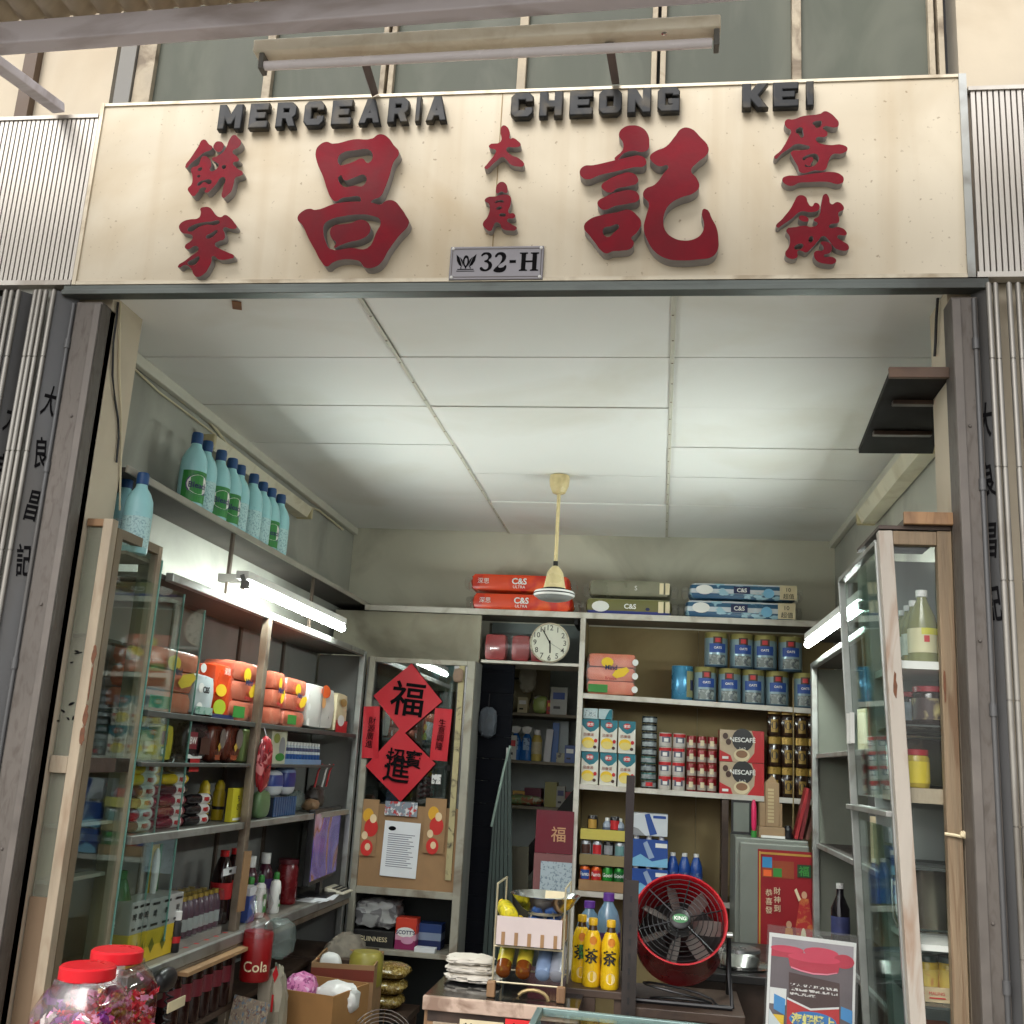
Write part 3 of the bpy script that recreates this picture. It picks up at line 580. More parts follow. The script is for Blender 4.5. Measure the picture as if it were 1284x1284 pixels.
batten('lit fluorescent tube over the rack beside the brown display case', tuple(W(1080, 760, 'x', .65)), tuple(W(1013, 808, 'x', .65)), (.012, 0, .036))
def trough(label, a, c, sgn):
    a, c = Vector(a), Vector(c); t = thing('trough_lamp', label, 'lamp', tuple(a)); L = c.y-a.y; ivy = M('ivory trough', (214,208,186), .5, var=.06, scale=6, dirt=(160,146,112), dscale=6)
    x1 = .07*sgn
    obj('trough', MB().hexa([(-.012*sgn,0,-.02),(x1*.7,0,-.02),(x1*.7,L,-.02),(-.012*sgn,L,-.02),(-.012*sgn,0,-.014),(x1,0,.03),(x1,L,.03),(-.012*sgn,L,-.014)]), ivy, t)
    obj('tube', MB().tube([(.022*sgn,.03,.018),(.022*sgn,L-.03,.018)], .013, 12), tube_off, t)
    for y in (0, L): obj('end_cap', MB().box(min(-.012*sgn,x1), max(-.012*sgn,x1), y-.012, y+.012, -.026, .034), M('cream lamp end', (190,178,140), .5, var=.1), t, bevel=.006)
    return t
trough('unlit trough lamp below the ceiling on the wall above the bleach bottles', (XL+.02, 1.06, 2.70), (XL+.02, 2.26, 2.70), 1)
trough('unlit trough lamp below the ceiling behind the hanging wooden board', (XR-.02, .98, 2.70), (XR-.02, 2.10, 2.70), -1)
# ---- high shelf for the bleach
t = thing('wall_shelf', 'long sooty wall shelf carrying the row of bleach bottles', 'shelf', (-1.75, 1.75, 2.35))
wobj('board', MB().box(XL+.001, -1.655, .24, 3.27, 2.352, 2.366), shelf_dark, t); wobj('edge_strip', MB().box(-1.6545, -1.646, .24, 3.27, 2.350, 2.374), M('shelf edge paint', (150,146,134), .6, var=.12, scale=8), t, .002)
for y in (1.13, 2.12): wobj('hanger', MB().box(-1.672, -1.662, y-.011, y+.011, 2.07, 2.3515), M('brown hanger', (88,76,66), .6), t); wobj('foot', MB().box(-1.70, -1.545, y-.02, y+.02, 2.16, 2.19), M('grey hanger foot', (120,116,110), .6), t)
# ---- rack along the left wall
XF = -1.57
rk = thing('goods_rack', 'tall aluminium-framed goods rack along the wall under the bleach shelf', 'shelving', (-1.70, 1.6, .012))
grey_p = M('grey back board', (128,128,124), .8, var=.08, scale=2.5, dirt=(96,94,90), dscale=2)
for y0, y1 in ((.46, 1.05), (1.06, 1.70), (1.71, 2.25), (2.26, 2.79)): wobj('back_board', MB().box(XL+.003, XL+.011, y0, y1, .06, 2.06), grey_p, rk)
for y in (1.055, 1.705, 2.255): wobj('back_strip', MB().box(XL+.0115, XL+.022, y-.012, y+.012, .06, 2.06), M('brown strip', (82,70,60), .6, var=.2), rk)
for y in (1.345, 2.765): wobj('post', MB().box(XF-.018, XF+.012, y-.02, y+.02, .013, 2.075), alu if y != 1.345 else M('worn alu post', (134,122,106), .5, .4, var=.2, scale=9, dirt=(84,66,50), dscale=7, damt=.8), rk, .003)
wobj('top_board', MB().box(XL+.012, XF-.02, .42, 2.785, 2.055, 2.070), M('grey top board', (84,80,74), .8, var=.12, scale=4), rk)
wobj('top_rail', MB().box(XF-.019, XF+.010, .462, 2.743, 2.050, 2.078), alu, rk, .003)
def rshelf(z, y0, y1, mt, xf=XF, th=.014, edge=alu):
    wobj('shelf_board', MB().box(XL+.024, xf-.012, y0, y1, z-th, z), mt, rk); wobj('shelf_edge', MB().box(xf-.0115, xf+.004, y0, y1, z-th-.004, z+.001), edge, rk, .002)
dshelf = M('dark glass shelf', (58,64,62), .25, var=.15)
ZA, ZB, ZCS, ZD = 1.640, 1.482, 1.264, .872
for a_, b_ in ((.425, 1.323), (1.367, 2.743)):
    rshelf(ZA, a_, b_, dshelf, edge=M('dark shelf edge', (76,78,74), .5, .3)); rshelf(ZCS, a_, b_, M('grey shelf', (124,124,118), .6, var=.1), th=.02)
rshelf(ZB, .425, 1.323, dshelf, th=.008, edge=MATS['dark shelf edge']); rshelf(ZB, 1.367, 2.40, dshelf, th=.008, edge=MATS['dark shelf edge'])
wobj('counter_board', MB().box(XL+.024, XF+.03, .425, 2.743, ZD-.03, ZD), M('grey counter', (112,108,100), .5, var=.12), rk); wobj('counter_rail', MB().box(XF+.031, XF+.05, .425, 2.743, ZD-.032, ZD+.004), alu, rk, .003)
wobj('counter_lip', MB().box(XF+.031, XF+.044, .425, 2.743, ZD-.06, ZD-.036), MATS['worn alu post'], rk, .003)
wobj('lower_shelf', MB().box(XL+.024, XF+.02, .46, 2.743, .60, .622), wood_dark, rk); wobj('crossbar', MB().box(XF-.04, XF-.015, .46, 1.32, .735, .765), MATS['brown strip'], rk)
# ---- display case at the front left
lc = thing('glass_case', 'narrow worn glass display case with flaking pale wooden post beside the cream jamb', 'display case', (-1.62, .25, .012))
pt_, pb_ = W(140, 655, 'y', .1), W(52, 1284, 'y', .1)
def ext(pa, pb, z): return pb+(pa-pb)*((z-pb.z)/(pa.z-pb.z))
xl_ = -1.664; top = 2.168; xr_ = -1.582
wobj('corner_post', MB().box(xr_-.03, xr_, .085, .118, .013, top), wood_pale, lc, .002)
wobj('corner_back', MB().box(xr_-.03, xr_+.002, .1185, .15, .013, top-.02), M('brown case side', (112,98,76), .6, var=.15, scale=8), lc)
wobj('rear_post', MB().box(xr_-.028, xr_, .385, .41, .013, top-.02), wood_pale, lc, .002)
wobj('top_rail', MB().box(xl_, xr_-.0305, .088, .115, top-.022, top), wood, lc, .002); wobj('top_side_rail', MB().box(xr_-.026, xr_-.001, .1505, .41, top-.045, top-.018), MATS['brown case side'], lc)
wobj('front_pane', MB().box(xl_, xr_-.0305, .098, .101, .20, top-.023), DUSTY('dusty case glass', (150,146,132), .62), lc)
wobj('side_pane', MB().box(xr_-.012, xr_-.009, .1505, .384, .9, top-.05), glass, lc)
for y0, y1, zt in ((.30, .60, 2.03), (.42, .76, 2.0)): 
    sp_ = wobj('sliding_pane', MB().box(xr_-.002+.006*(y0>.4), xr_+.001+.006*(y0>.4), y0, y1, .92, zt), glass, lc)
    obj('pane_edge', MB().box(xr_-.003+.006*(y0>.4), xr_+.002+.006*(y0>.4), y1, y1+.0035, .92, zt), glass_edge, sp_)
wobj('pane_edge', MB().box(xr_-.003, xr_+.003, .4105, .416, .92, top-.06), glass_edge, lc)
wobj('back_board', MB().box(xl_, xr_-.03, .42, .43, .013, top-.02), M('olive case back', (110,108,92), .8, var=.12, scale=4), lc)
zz = W(80, 958, 'y', .1).z; wobj('crossbar', MB().box(xl_, xr_-.0305, .086, .118, zz-.024, zz+.022), wood_pale, lc, .002)
wobj('side_crossbar', MB().box(xr_-.028, xr_-.002, .1505, .384, zz-.02, zz+.02), wood_dark, lc)
zz2 = W(60, 1110, 'y', .1).z
wobj('kick_panel', MB().box(xl_, xr_-.0305, .09, .097, .013, zz2-.03), M('brown kick panel', (118,98,76), .5, var=.15, scale=5, stretch=(3,3,.4)), lc)
for py in (795, 1036, 1108, 1245):
    z = W(75, py, 'y', .1).z; wobj('shelf', MB().box(xl_+.001, xr_-.031, .103, .384, z-.006, z+.004), M('case shelf', (168,164,150), .5, var=.1) if py > 900 else dshelf, lc)
for k, (px, py, w_, h_) in enumerate(((118,822,.012,.05),(113,860,.006,.1),(107,900,.012,.06),(103,925,.014,.05))):
    p = W(px, py, 'y', .085); wobj('bare_wood_patch', chip(w_*1.3, h_*1.2, k), M('bare wood', (104,66,44), .8, var=.3, scale=40), lc).location = Vector((p.x, .0845, p.z-h_/2))-lc.location
def brush(lab, s, px, py, size):
    p = W(px, py, 'y', .097); lettering(lc, s, size, tuple(Vector((p.x, .0965, p.z))-lc.location), ink, .0008, (0,R(-6),0))
for k, (px, py, w_, h_, an) in enumerate(((70,822,.012,.03,20),(73,808,.005,.05,8),(92,820,.006,.03,75),(96,818,.02,.006,10),(90,832,.012,.006,-20),(72,838,.02,.004,12),(85,885,.008,.022,60),(78,893,.018,.007,25),(84,902,.014,.006,40),(73,905,.014,.005,-10),(66,908,.010,.01,30),(62,915,.006,.008,10),(90,903,.006,.014,20))):
    p = W(px, py, 'y', .096); o = wobj('brush_mark', chip(w_, h_, 40+k), ink, lc, 0, (0, R(an), 0)); o.location = Vector((p.x, .0968, p.z))-lc.location
# ---- display case at the front right
rc = thing('wooden_display_case', 'brown wooden glass-fronted display case with bottles and jars beside the door post', 'display case', (.65, .25, .012))
yF = .1
lt, lb = W(1109, 670, 'y', yF), W(1150, 1284, 'y', yF); rt, rb = W(1182, 670, 'y', yF), W(1204, 1284, 'y', yF)
lb0, rb0 = ext(lt, lb, .03), ext(rt, rb, .03); lt, rt = ext(lt, lb, 2.19), ext(rt, rb, 2.192)
tan_w = M('tan case wood', (130,112,88), .65, var=.2, scale=16, bump=.4, dirt=(104,78,54), dscale=14, damt=.8, stretch=(4,4,.22))
pw = M('case post pale paint', (172,164,152), .55, var=.1, scale=6, bump=.2, dirt=(136,104,78), dscale=11, damt=.7, stretch=(2,2,.4))
wobj('post', MB().bar(lb0, lt, .036, .03), pw, rc, .002); wobj('post', MB().bar(rb0, rt, .036, .03), tan_w, rc, .002)
def lx(z): return ext(lt, lb0, z).x
def rx(z): return ext(rt, rb0, z).x
wobj('top_rail', MB().bar((lx(2.17)+.0185, yF, 2.172), (rx(2.17)-.0185, yF, 2.172), .036, .028), tan_w, rc, .002)
wobj('top_board', MB().box(lx(2.2)-.016, rx(2.2)+.018, yF-.014, .40, 2.1945, 2.204), wood_dark, rc)
wobj('back_sheet', MB().hexa([(lx(.05), .44, .05), (.80, .44, .05), (.80, .45, .05), (lx(.05), .45, .05), (lx(2.18), .44, 2.18), (.80, .44, 2.18), (.80, .45, 2.18), (lx(2.18), .45, 2.18)]), M('galvanised back', (178,184,180), .4, .25, var=.15, scale=4, stretch=(3,3,.4)), rc)
wobj('side_board', MB().box(.79, .80, .1, .439, .05, 2.18), MATS['galvanised back'], rc)
wobj('front_pane', MB().hexa([(lx(.05)+.019, yF+.004, .05), (rx(.05)-.019, yF+.004, .05), (rx(.05)-.019, yF+.007, .05), (lx(.05)+.019, yF+.007, .05), (lx(2.15)+.019, yF+.004, 2.153), (rx(2.15)-.019, yF+.004, 2.153), (rx(2.15)-.019, yF+.007, 2.153), (lx(2.15)+.019, yF+.007, 2.153)]), GLASS('case glass', (.97,.985,.98), .03), rc)
CASEZ = {}
for py, mt, th in ((833, white_p, .024), (909, dshelf, .008), (997, wood_pale, .04), (1089, dshelf, .008), (1187, white_p, .018), (1262, dshelf, .01)):
    z = W(1158, py, 'y', yF+.01).z; CASEZ[py] = z
    wobj('shelf', MB().box(lx(z)+.02, .786, yF+.012, .436, z-th*.5, z+th*.5-.004), mt, rc)
# sliding side panes in an aluminium frame
ax = lx(2.1)-.022; yr0, yr1 = .12, .705
sw = []
def side_bar(y0, z0, y1, z1, w_=.022): sw.append(1); wobj('side_frame', MB().bar((lx(z0)-.012, y0, z0), (lx(z1)-.012, y1, z1), .014, w_, up=(1,0,0)), alu, rc, .002)
side_bar(yr0, 2.165, yr1, 2.165); side_bar(yr1, .05, yr1, 2.165); side_bar(yr0, .05, yr0, 2.165); side_bar(yr0, 1.475, yr1, 1.475, .05)
for y0, y1, z0, z1, dx in ((yr0+.02, .44, 1.51, 2.15, 0), (.36, yr1-.012, 1.51, 2.15, .008), (yr0+.02, .44, .1, 1.44, 0), (.36, yr1-.012, .1, 1.44, .008)):
    wobj('side_pane', MB().hexa([(lx(z0)-.012+dx, y0, z0), (lx(z0)-.009+dx, y0, z0), (lx(z0)-.009+dx, y1, z0), (lx(z0)-.012+dx, y1, z0), (lx(z1)-.012+dx, y0, z1), (lx(z1)-.009+dx, y0, z1), (lx(z1)-.009+dx, y1, z1), (lx(z1)-.012+dx, y1, z1)]), GLASS('side glass', (.84,.92,.9), .07), rc)
wobj('pane_handle', MB().bar((lx(1.75)-.018, .68, 1.66), (lx(1.75)-.018, .68, 1.75), .012, .01), white_p, rc); wobj('pane_handle', MB().bar((lx(1.75)-.018, .62, 1.66), (lx(1.75)-.018, .62, 1.75), .012, .01), white_p, rc)
wobj('wood_chip', chip(.010,.08,2), MATS['bare wood'], rc).location = Vector((lx(1.78)-.002, yF-.0156, 1.75))-rc.location
wobj('wood_chip', chip(.008,.10,5), MATS['bare wood'], rc).location = Vector((rx(1.78)-.012, yF-.0156, 1.74))-rc.location
# boards hung near the right post
z = 2.603; t = thing('hanging_board', 'dark wooden board with cross battens fixed high beside the door post', 'shelf', (.70, .4, z))
q = [(.583, .06), (.74, .06), (.86, .75), (.627, .757)]
wobj('board', MB().hexa([(x, y, z) for x, y in q]+[(x, y, z+.02) for x, y in q]), M('charcoal board', (26,22,20), .75, spec=.15, var=.25, scale=6, dirt=(30,28,28), dscale=4), t, .002)
wobj('front_edge', MB().box(.581, .745, .045, .0595, z-.004, z+.026), M('brown board edge', (92,70,54), .6, var=.25, scale=8, dirt=(60,40,30), dscale=9), t, .002)
for y in (.24, .52): wobj('batten', MB().box(.628, .80, y-.012, y+.012, z-.014, z-.0005), wood_dark, t, .002)
t = thing('case_top_board', 'short brown wooden board lying over the top of the brown display case', 'board', (.66, .25, 2.2045))
a = W(1138, 660, 'y', .075)
wobj('board', MB().box(.615, .74, .08, .42, 2.2045, 2.222), wood_dark, t); wobj('front_edge', MB().box(.612, .742, .066, .0795, 2.205, 2.238), wood, t, .002)
# rack along the right wall
rr = thing('side_rack', 'aluminium-framed rack along the wall behind the brown display case', 'shelving', (.82, 1.6, .012))
for y in (.76, 2.40): wobj('post', MB().box(.69, .718, y-.018, y+.018, .013, 2.075), alu, rr, .003)
wobj('top_rail', MB().box(.69, .716, .779, 2.381, 2.052, 2.076), alu, rr, .003); wobj('top_board', MB().box(.7165, XR-.012, .745, 2.415, 2.054, 2.068), MATS['grey top board'], rr)
wobj('back_board', MB().box(XR-.010, XR-.002, .745, 2.415, .05, 2.05), grey_p, rr)
for z in (1.66, 1.27, .88, .45): wobj('shelf_board', MB().box(.72, XR-.0105, .745, 2.415, z-.016, z), shelf_dark, rr); wobj('shelf_edge', MB().box(.704, .7195, .779, 2.381, z-.018, z+.001), alu, rr, .002)
wobj('end_panel', MB().box(.7185, XR-.0105, 2.40, 2.408, .013, 2.05), M('grey green end panel', (120,124,112), .7, var=.1), rr)
t = thing('corner_shelf', 'short dark wall shelf above the rack in the far corner', 'shelf', (.85, 2.8, 2.25)); wobj('board', MB().box(.74, XR-.001, 2.45, 2.93, 2.24, 2.262), shelf_dark, t)
wobj('bracket', MB().box(.90, XR-.001, 2.6, 2.615, 2.262, 2.5), wood_dark, t)
# ---- back: long top shelf
YS = 2.95
ZT_ = W(640, 765, 'y', YS).z
t = thing('top_shelf', 'long pale shelf across the far wall carrying packs of toilet rolls', 'shelf', (-.45, 3.1, ZT_-.03))
wobj('board', MB().box(-1.64, XR-.001, YS+.006, YB-.001, ZT_-.022, ZT_), M('shelf board', (128,122,108), .7, var=.1), t); wobj('edge_strip', MB().box(-1.64, XR-.001, YS-.006, YS+.0055, ZT_-.03, ZT_+.002), alu_w, t, .002)
wobj('bracket', MB().box(-.475, -.455, YS+.03, YB-.002, ZT_-.06, ZT_-.0225), dark_m, t)
t = thing('end_wall_panel', 'plain beige boarding between the long shelf and the glass cabinet', 'panel', (-1.2, 2.82, 2.03)); wobj('board', MB().box(XL+.03, NX0, 2.975, 3.0, 1.9, ZT_-.0305), M('grimy beige board', (168,163,144), .9, var=.1, scale=3, dirt=(112,106,92), dscale=2.2, damt=.7), t); wobj('side', MB().box(XL+.025, XF-.02, 2.79, 2.80, .02, 2.05), grey_p, t)
# ---- glass cabinet with red papers
YG = 2.80
gc = thing('paper_cabinet', 'pale-framed glass cabinet hung with red new year papers in the far corner', 'cabinet', (-1.27, 2.95, .012))
g0, g1 = W(458, 900, 'y', YG).x, W(592, 900, 'y', YG).x
gt = W(520, 826, 'y', YG).z
fm = M('cabinet frame paint', (160,156,142), .55, .15, var=.12, scale=8, dirt=(110,94,76), dscale=7, damt=.7)
wobj('post', MB().box(g0, g0+.03, YG-.012, YG+.02, .013, gt), fm, gc, .002); wobj('post', MB().box(g1-.04, g1, YG-.012, YG+.02, .013, gt), fm, gc, .002); wobj('inner_post', MB().box(g1-.085, g1-.055, YG-.006, YG+.02, .95, gt-.02), M('mottled tape strip', (176,164,122), .6, var=.1, scale=5, dirt=(36,30,26), dscale=22, damt=.9), gc)
wobj('top_rail', MB().box(g0+.0305, g1-.0405, YG-.010, YG+.02, gt-.026, gt), fm, gc, .002)
zc = W(520, 1119, 'y', YG).z; zm = W(520, 1008, 'y', YG).z; zl = W(480, 1193, 'y', YG).z
wobj('middle_rail', MB().box(g0+.0305, g1-.0405, YG-.010, YG+.30, zc-.022, zc+.012), fm, gc, .002); wobj('lower_shelf', MB().box(g0+.0305, g1-.0405, YG-.010, YG+.30, zl-.014, zl+.01), fm, gc, .002)
wobj('back_board', MB().box(g0, g1, YG+.40, YG+.41, .013, gt), M('murky back', (44,50,48), .6, var=.3, scale=5), gc); wobj('side_board', MB().box(g0-.012, g0-.001, YG, YG+.41, .013, gt), grey_p, gc); wobj('side_board', MB().box(g1-.012, g1-.001, YG+.021, YG+.41, .013, gt), grey_p, gc); wobj('top_board', MB().box(g0, g1, YG+.021, YG+.41, gt-.012, gt), grey_p, gc)
wobj('door_pane', MB().box(g0+.0305, g1-.0405, YG+.006, YG+.009, zm-.01, gt-.0265), GLASS('cabinet glass', (.7,.76,.74), .16), gc)
wobj('card_panel', MB().box(g0+.031, g1-.041, YG+.004, YG+.012, zc+.0125, zm-.011), cardb, gc)
wobj('hanging_tag', MB().soft(.055,.012,.075,.05,.03,3,3), M('brown tag', (134,110,90), .6, var=.2, scale=20), gc).location = Vector((W(575,842,'y',YG-.02).x, YG-.022, W(575,856,'y',YG-.02).z))-gc.location
obj('plastic_bag', MB().soft(.11,.06,.5,.1,.06,5,4), DUSTY('milky bag', (150,160,156), .5), gc, tuple(Vector((-1.42, YG+.1, zm+.02))-gc.location)); obj('plastic_bag', MB().soft(.14,.06,.42,.1,.06,5,5), MATS['milky bag'], gc, tuple(Vector((-1.17, YG+.1, zm+.06))-gc.location))
def paperp(label, s, px, py, w_, h_, rot, size, y=YG-.016, vertical=False, mt=redpaper, bold=.002, name='red_paper', cond=1., parentcat='paper'):
    p = W(px, py, 'y', y); t = thing(name, label, parentcat, (p.x, y, p.z))
    me = MB(); n = 6
    for i in range(n):
        for j in range(n):
            def P_(u, v): 
                x = (u/n-.5)*w_; zz = (v/n-.5)*h_; return (x, -.002*math.sin(u*1.1+v*.7), zz)
            me.quad(P_(i,j), P_(i+1,j), P_(i+1,j+1), P_(i,j+1))
    bm_ = me.mesh('sheet', mt)
    for pl in bm_.polygons: pl.use_smooth = True
    link('sheet', bm_, t, (0, 0, 0), (0, rot, 0))
    if s: lettering(t, s, size, (0, -.0045, 0), ink, bold, (0, R(4), 0), vertical=vertical, condense=cond)
    return t
dd = .085*2
paperp('red diamond paper with a single large black good-fortune character', '福', 511, 876, .262, .262, R(47), .19, bold=.0025)
paperp('red diamond paper with a dense merged black wealth character', '財', 502, 959, .262, .262, R(40), .01, y=YG-.020, bold=.0)
lettering(bpy.data.objects[-1] if False else [o for o in COL.objects if o.name == 'red_paper.001'][0], '招寶', .095, (0.02, -.007, .035), ink, .0012, (0,R(4),0)); lettering(COL.objects['red_paper.001'], '進', .15, (-.015, -.0075, -.02), ink, .0012, (0,R(4),0))
paperp('narrow red strip paper overlapping the cabinet frame beside the rack', '財源廣進', 465, 918, .088, .265, R(-3), .042, y=YG-.024, vertical=True, bold=.0)
paperp('narrow red strip paper beside the taped cabinet post', '生意興隆', 553, 921, .092, .265, R(2), .042, y=YG-.024, vertical=True, bold=.0)
p = W(502, 1065, 'y', YG-.002); t = thing('notice', 'printed white notice sheet pinned on brown cardboard', 'paper', (p.x, YG-.004, p.z))
obj('sheet', MB().box(-.094, .094, 0, .001, -.135, .135), paper, t, (0,0,0), (0,R(1.5),0))
for k in range(16): obj('text_line', MB().box(-.07, .07-(k*37 % 5)*.008, -.0008, -.0002, .07-k*.0105, .0735-k*.0105), M('grey print', (120,120,130), .7), t, (0,0,0), (0,R(1.5),0))
obj('emblem', MB().disc((-.05, .1), .02, .011, -.0008), ink, t)
sticker_cols = [M('poster red', (196,40,34), .5), M('poster gold', (214,160,40), .5), M('poster cream', (226,200,160), .5)]
for lab, px, py, ww, hh_ in (('festive cardboard cutout with red fan shapes beside the rack post', 463, 1040, .085, .26), ('festive cardboard cutout with red fan shapes beside the taped post', 545, 1038, .11, .25)):
    p = W(px, py, 'y', YG-.003); t = thing('festive_cutout', lab, 'decoration', (p.x, YG-.006, p.z-.03))
    obj('card', MB().box(-ww/2, ww/2, 0, .002, -hh_/2+.03, hh_/2+.05), cardb, t)
    for k, (dx, dz, r_, mi) in enumerate(((-.01,.10,.035,1),(.01,.04,.045,0),(-.005,-.06,.04,0),(.018,.085,.022,2),(-.02,-.0,.02,2),(.0,-.055,.018,2))): obj('print', MB().disc((dx, dz), r_*.8, r_, -.001-.0006*k), sticker_cols[mi], t)
p = W(503, 1018, 'y', YG-.002); t = tag(obj('photo_card', MB().box(-.085,.085,0,.002,-.02,.05), SPOTS('photo print', (130,140,150), [(190,60,60),(210,210,210)], 30), None, (p.x, YG-.009, p.z)), 'small picture card above the white notice', 'card')
p = W(547, 977, 'y', YG+.003); t = tag(obj('barcode_sticker', MB().box(-.024,.024,0,.001,-.024,.024), SPOTS('sticker print', (214,214,210), [(60,60,60)], 60), None, (p.x, YG+.004, p.z)), 'small white square sticker on the cabinet glass', 'sticker')
# ---- niche and dark door
nd = thing('dark_door', 'blue black panelled door ajar in the dim passage', 'door', (-.9, 3.1, .02))
n0, n1 = W(600, 900, 'y', 3.02).x, W(642, 900, 'y', 3.02).x
navy = M('blue black door', (8,10,17), .7, var=.15, spec=.1)
zt2 = W(650, 829, 'y', YS).z
k = 0; z = .05
while z < 2.04:
    wobj('door_panel', MB().box(n0, n1, 3.02, 3.04, z, min(z+.1148, 2.06)), navy, nd); z += .116
wobj('handle', MB().box(n1-.02, n1-.008, 3.0, 3.02, 1.55, 1.62), alu, nd, .003)
t = thing('passage_lintel', 'white shelf board over the dim passage below the clock', 'shelf', (-.7, 3.1, zt2)); wobj('board', MB().box(g1+.002, -.436, YS-.004, 3.26, zt2-.016, zt2), alu_w, t, .002)
wobj('back_panel', MB().box(g1+.002, -.436, 3.262, 3.275, zt2, ZT_-.031), M('dim niche back', (120,130,128), .5, .2, var=.2, scale=3), t)
nr = thing('passage_rack', 'small cluttered rack on the wall of the dim passage', 'shelving', (-.6, 3.9, .02))
nx0, nx1 = W(628, 900, 'y', 3.7).x, W(722, 900, 'y', 3.7).x
NZ = {}
for py in (895, 955, 1012):
    z = W(680, py, 'y', 3.55).z; NZ[py] = z; wobj('shelf_board', MB().box(nx0-.02, nx1+.2, 3.55, 4.0, z-.016, z), M('niche shelf', (120,112,96), .7, var=.15), nr)
wobj('back_panel', MB().box(nx0-.05, nx1+.25, 4.005, 4.02, .02, 2.2), M('niche back panel', (206,216,210), .6, var=.1), nr)
for x in (nx0-.035, nx1+.19): wobj('post', MB().box(x, x+.014, 3.55, 4.004, .02, 2.15), wood_dark, nr)
sp0, sp1 = W(722, 1005, 'y', 3.42), W(640, 1108, 'y', 3.42)
t = thing('stair_beam', 'black diagonal stair beam crossing the passage behind the calendar', 'beam', (sp1.x, 3.42, sp1.z)); wobj('beam', MB().bar(sp0+(sp0-sp1)*.3, sp1-(sp0-sp1)*.3, .10, .06), dark_m, t); wobj('soffit', MB().hexa([sp1+Vector((-.02,.05,0)), sp0+Vector((.1,.05,.1)), sp0+Vector((.1,.09,.1)), sp1+Vector((-.02,.09,0)), Vector((sp1.x-.05,3.47,2.0)), Vector((sp1.x-.03,3.47,2.0)), Vector((sp1.x-.03,3.49,2.0)), Vector((sp1.x-.05,3.49,2.0))]), dark_m, t) if False else None
g = thing('green_screen', 'dark green ribbed screen with a pale top edge leaning in the passage', 'screen', (-.9, 3.0, .05))
pa, pb = W(640, 935, 'y', 3.0), W(604, 1180, 'y', 3.0); gm = M('dark green ribbed', (44,58,54), .5, var=.2, scale=5)
pc = W(655, 1180, 'y', 3.0)
for k in range(6):
    u = k/6; a0 = pb.lerp(pc, u); a1 = pb.lerp(pc, u+.14); tp = pa+Vector((-.07+.075*u, 0, -.42+.42*u)); tq = pa+Vector((-.07+.075*(u+.14), 0, -.42+.42*(u+.14)))
    wobj('rib', MB().hexa([Vector((a0.x,2.99,.05)), Vector((a1.x,2.99,.05)), Vector((a1.x,3.0,.05)), Vector((a0.x,3.0,.05)), Vector((tp.x,2.99,tp.z)), Vector((tq.x,2.99,tq.z)), Vector((tq.x,3.0,tq.z)), Vector((tp.x,3.0,tp.z))]), gm, g)
wobj('pale_edge', MB().tube([pa, pa+Vector((-.028, 0, -.13)), pa+Vector((-.075, 0, -.42))], .008, 8), M('pale green edge', (140,160,150), .4), g)
# clutter boards in the passage
for k, (px, py, w_, h_) in enumerate(((597,1135,.05,.22),(608,1150,.06,.16),(632,1110,.05,.30),(650,1130,.10,.55))):
    p = W(px, py, 'y', 3.05+.02*k); tag(obj('leaning_board', MB().box(-w_/2, w_/2, 0, .012, -p.z+.05, h_/2), [grey_p, M('pale green board', (126,140,130), .6), shelf_dark, M('olive board', (84,82,66), .7, var=.1)][k], None, (p.x, p.y, p.z), (0,R(-6 if k < 2 else -2),0)), ['narrow grey board leaning at the foot of the taped post','pale green board leaning beside the ribbed panel','dark board leaning inside the passage','wide olive board standing behind the steel bowl'][k], 'board')
# calendar
p = W(697, 1062, 'y', 2.93)
t = thing('wall_calendar', 'maroon wall calendar with a gold fortune character and pale date sheet', 'calendar', (p.x, 2.93, p.z))
mar = M('maroon card', (104,20,38), .6, var=.08)
a0 = W(673, 1015, 'y', 2.93); a1 = W(718, 1072, 'y', 2.93); a2 = W(718, 1135, 'y', 2.93)
wobj('cover', MB().box(a0.x, a1.x, 2.93, 2.936, a1.z, a0.z), mar, t); wobj('base_card', MB().box(a0.x-.002, a1.x, 2.931, 2.937, a2.z, a1.z-.002), M('rosy card', (128,82,82), .6), t)
wobj('date_sheet', MB().box(a0.x+.035, a1.x, 2.927, 2.9305, a2.z, a1.z-.04), SPOTS('date print', (178,192,200), [(130,146,160)], 90), t)
lettering(t, '福', .08, tuple(Vector(((a0.x+a1.x)/2+.02, 2.9285, (a0.z+a1.z)/2-.01))-t.location), M('faded gold', (196,150,110), .5), .0006)
# ---- back rack
b0, b1 = W(727, 900, 'y', YS).x, .80
bk = thing('back_rack', 'white-edged rack with tan hardboard back against the far wall', 'shelving', (.2, 3.1, .012))
wobj('post', MB().box(b0-.016, b0+.012, YS-.012, YS+.02, .013, ZT_-.031), alu_w, bk, .002)
wobj('side_board', MB().box(b0-.012, b0+.008, YS+.021, YB-.012, .013, ZT_-.031), tanb, bk)
for x0_, x1_ in ((b0+.009, b0+.62), (b0+.622, b1+.13)): wobj('back_board', MB().box(x0_, x1_, YB-.011, YB-.003, .05, ZT_-.031), tanb, bk)
Z1a, Z1b = W(730, 869.5, 'y', YS).z, W(1020, 889, 'y', YS).z; Z2a, Z2b = W(730, 983.5, 'y', YS).z, W(945, 998, 'y', YS).z
def slope_board(nm, x0_, za, x1_, zb, th, mt, y0=YS, y1=YB-.012):
    return wobj(nm, MB().hexa([(x0_,y0,za-th),(x1_,y0,zb-th),(x1_,y1,zb-th),(x0_,y1,za-th),(x0_,y0,za),(x1_,y0,zb),(x1_,y1,zb),(x0_,y1,za)]), mt, bk)
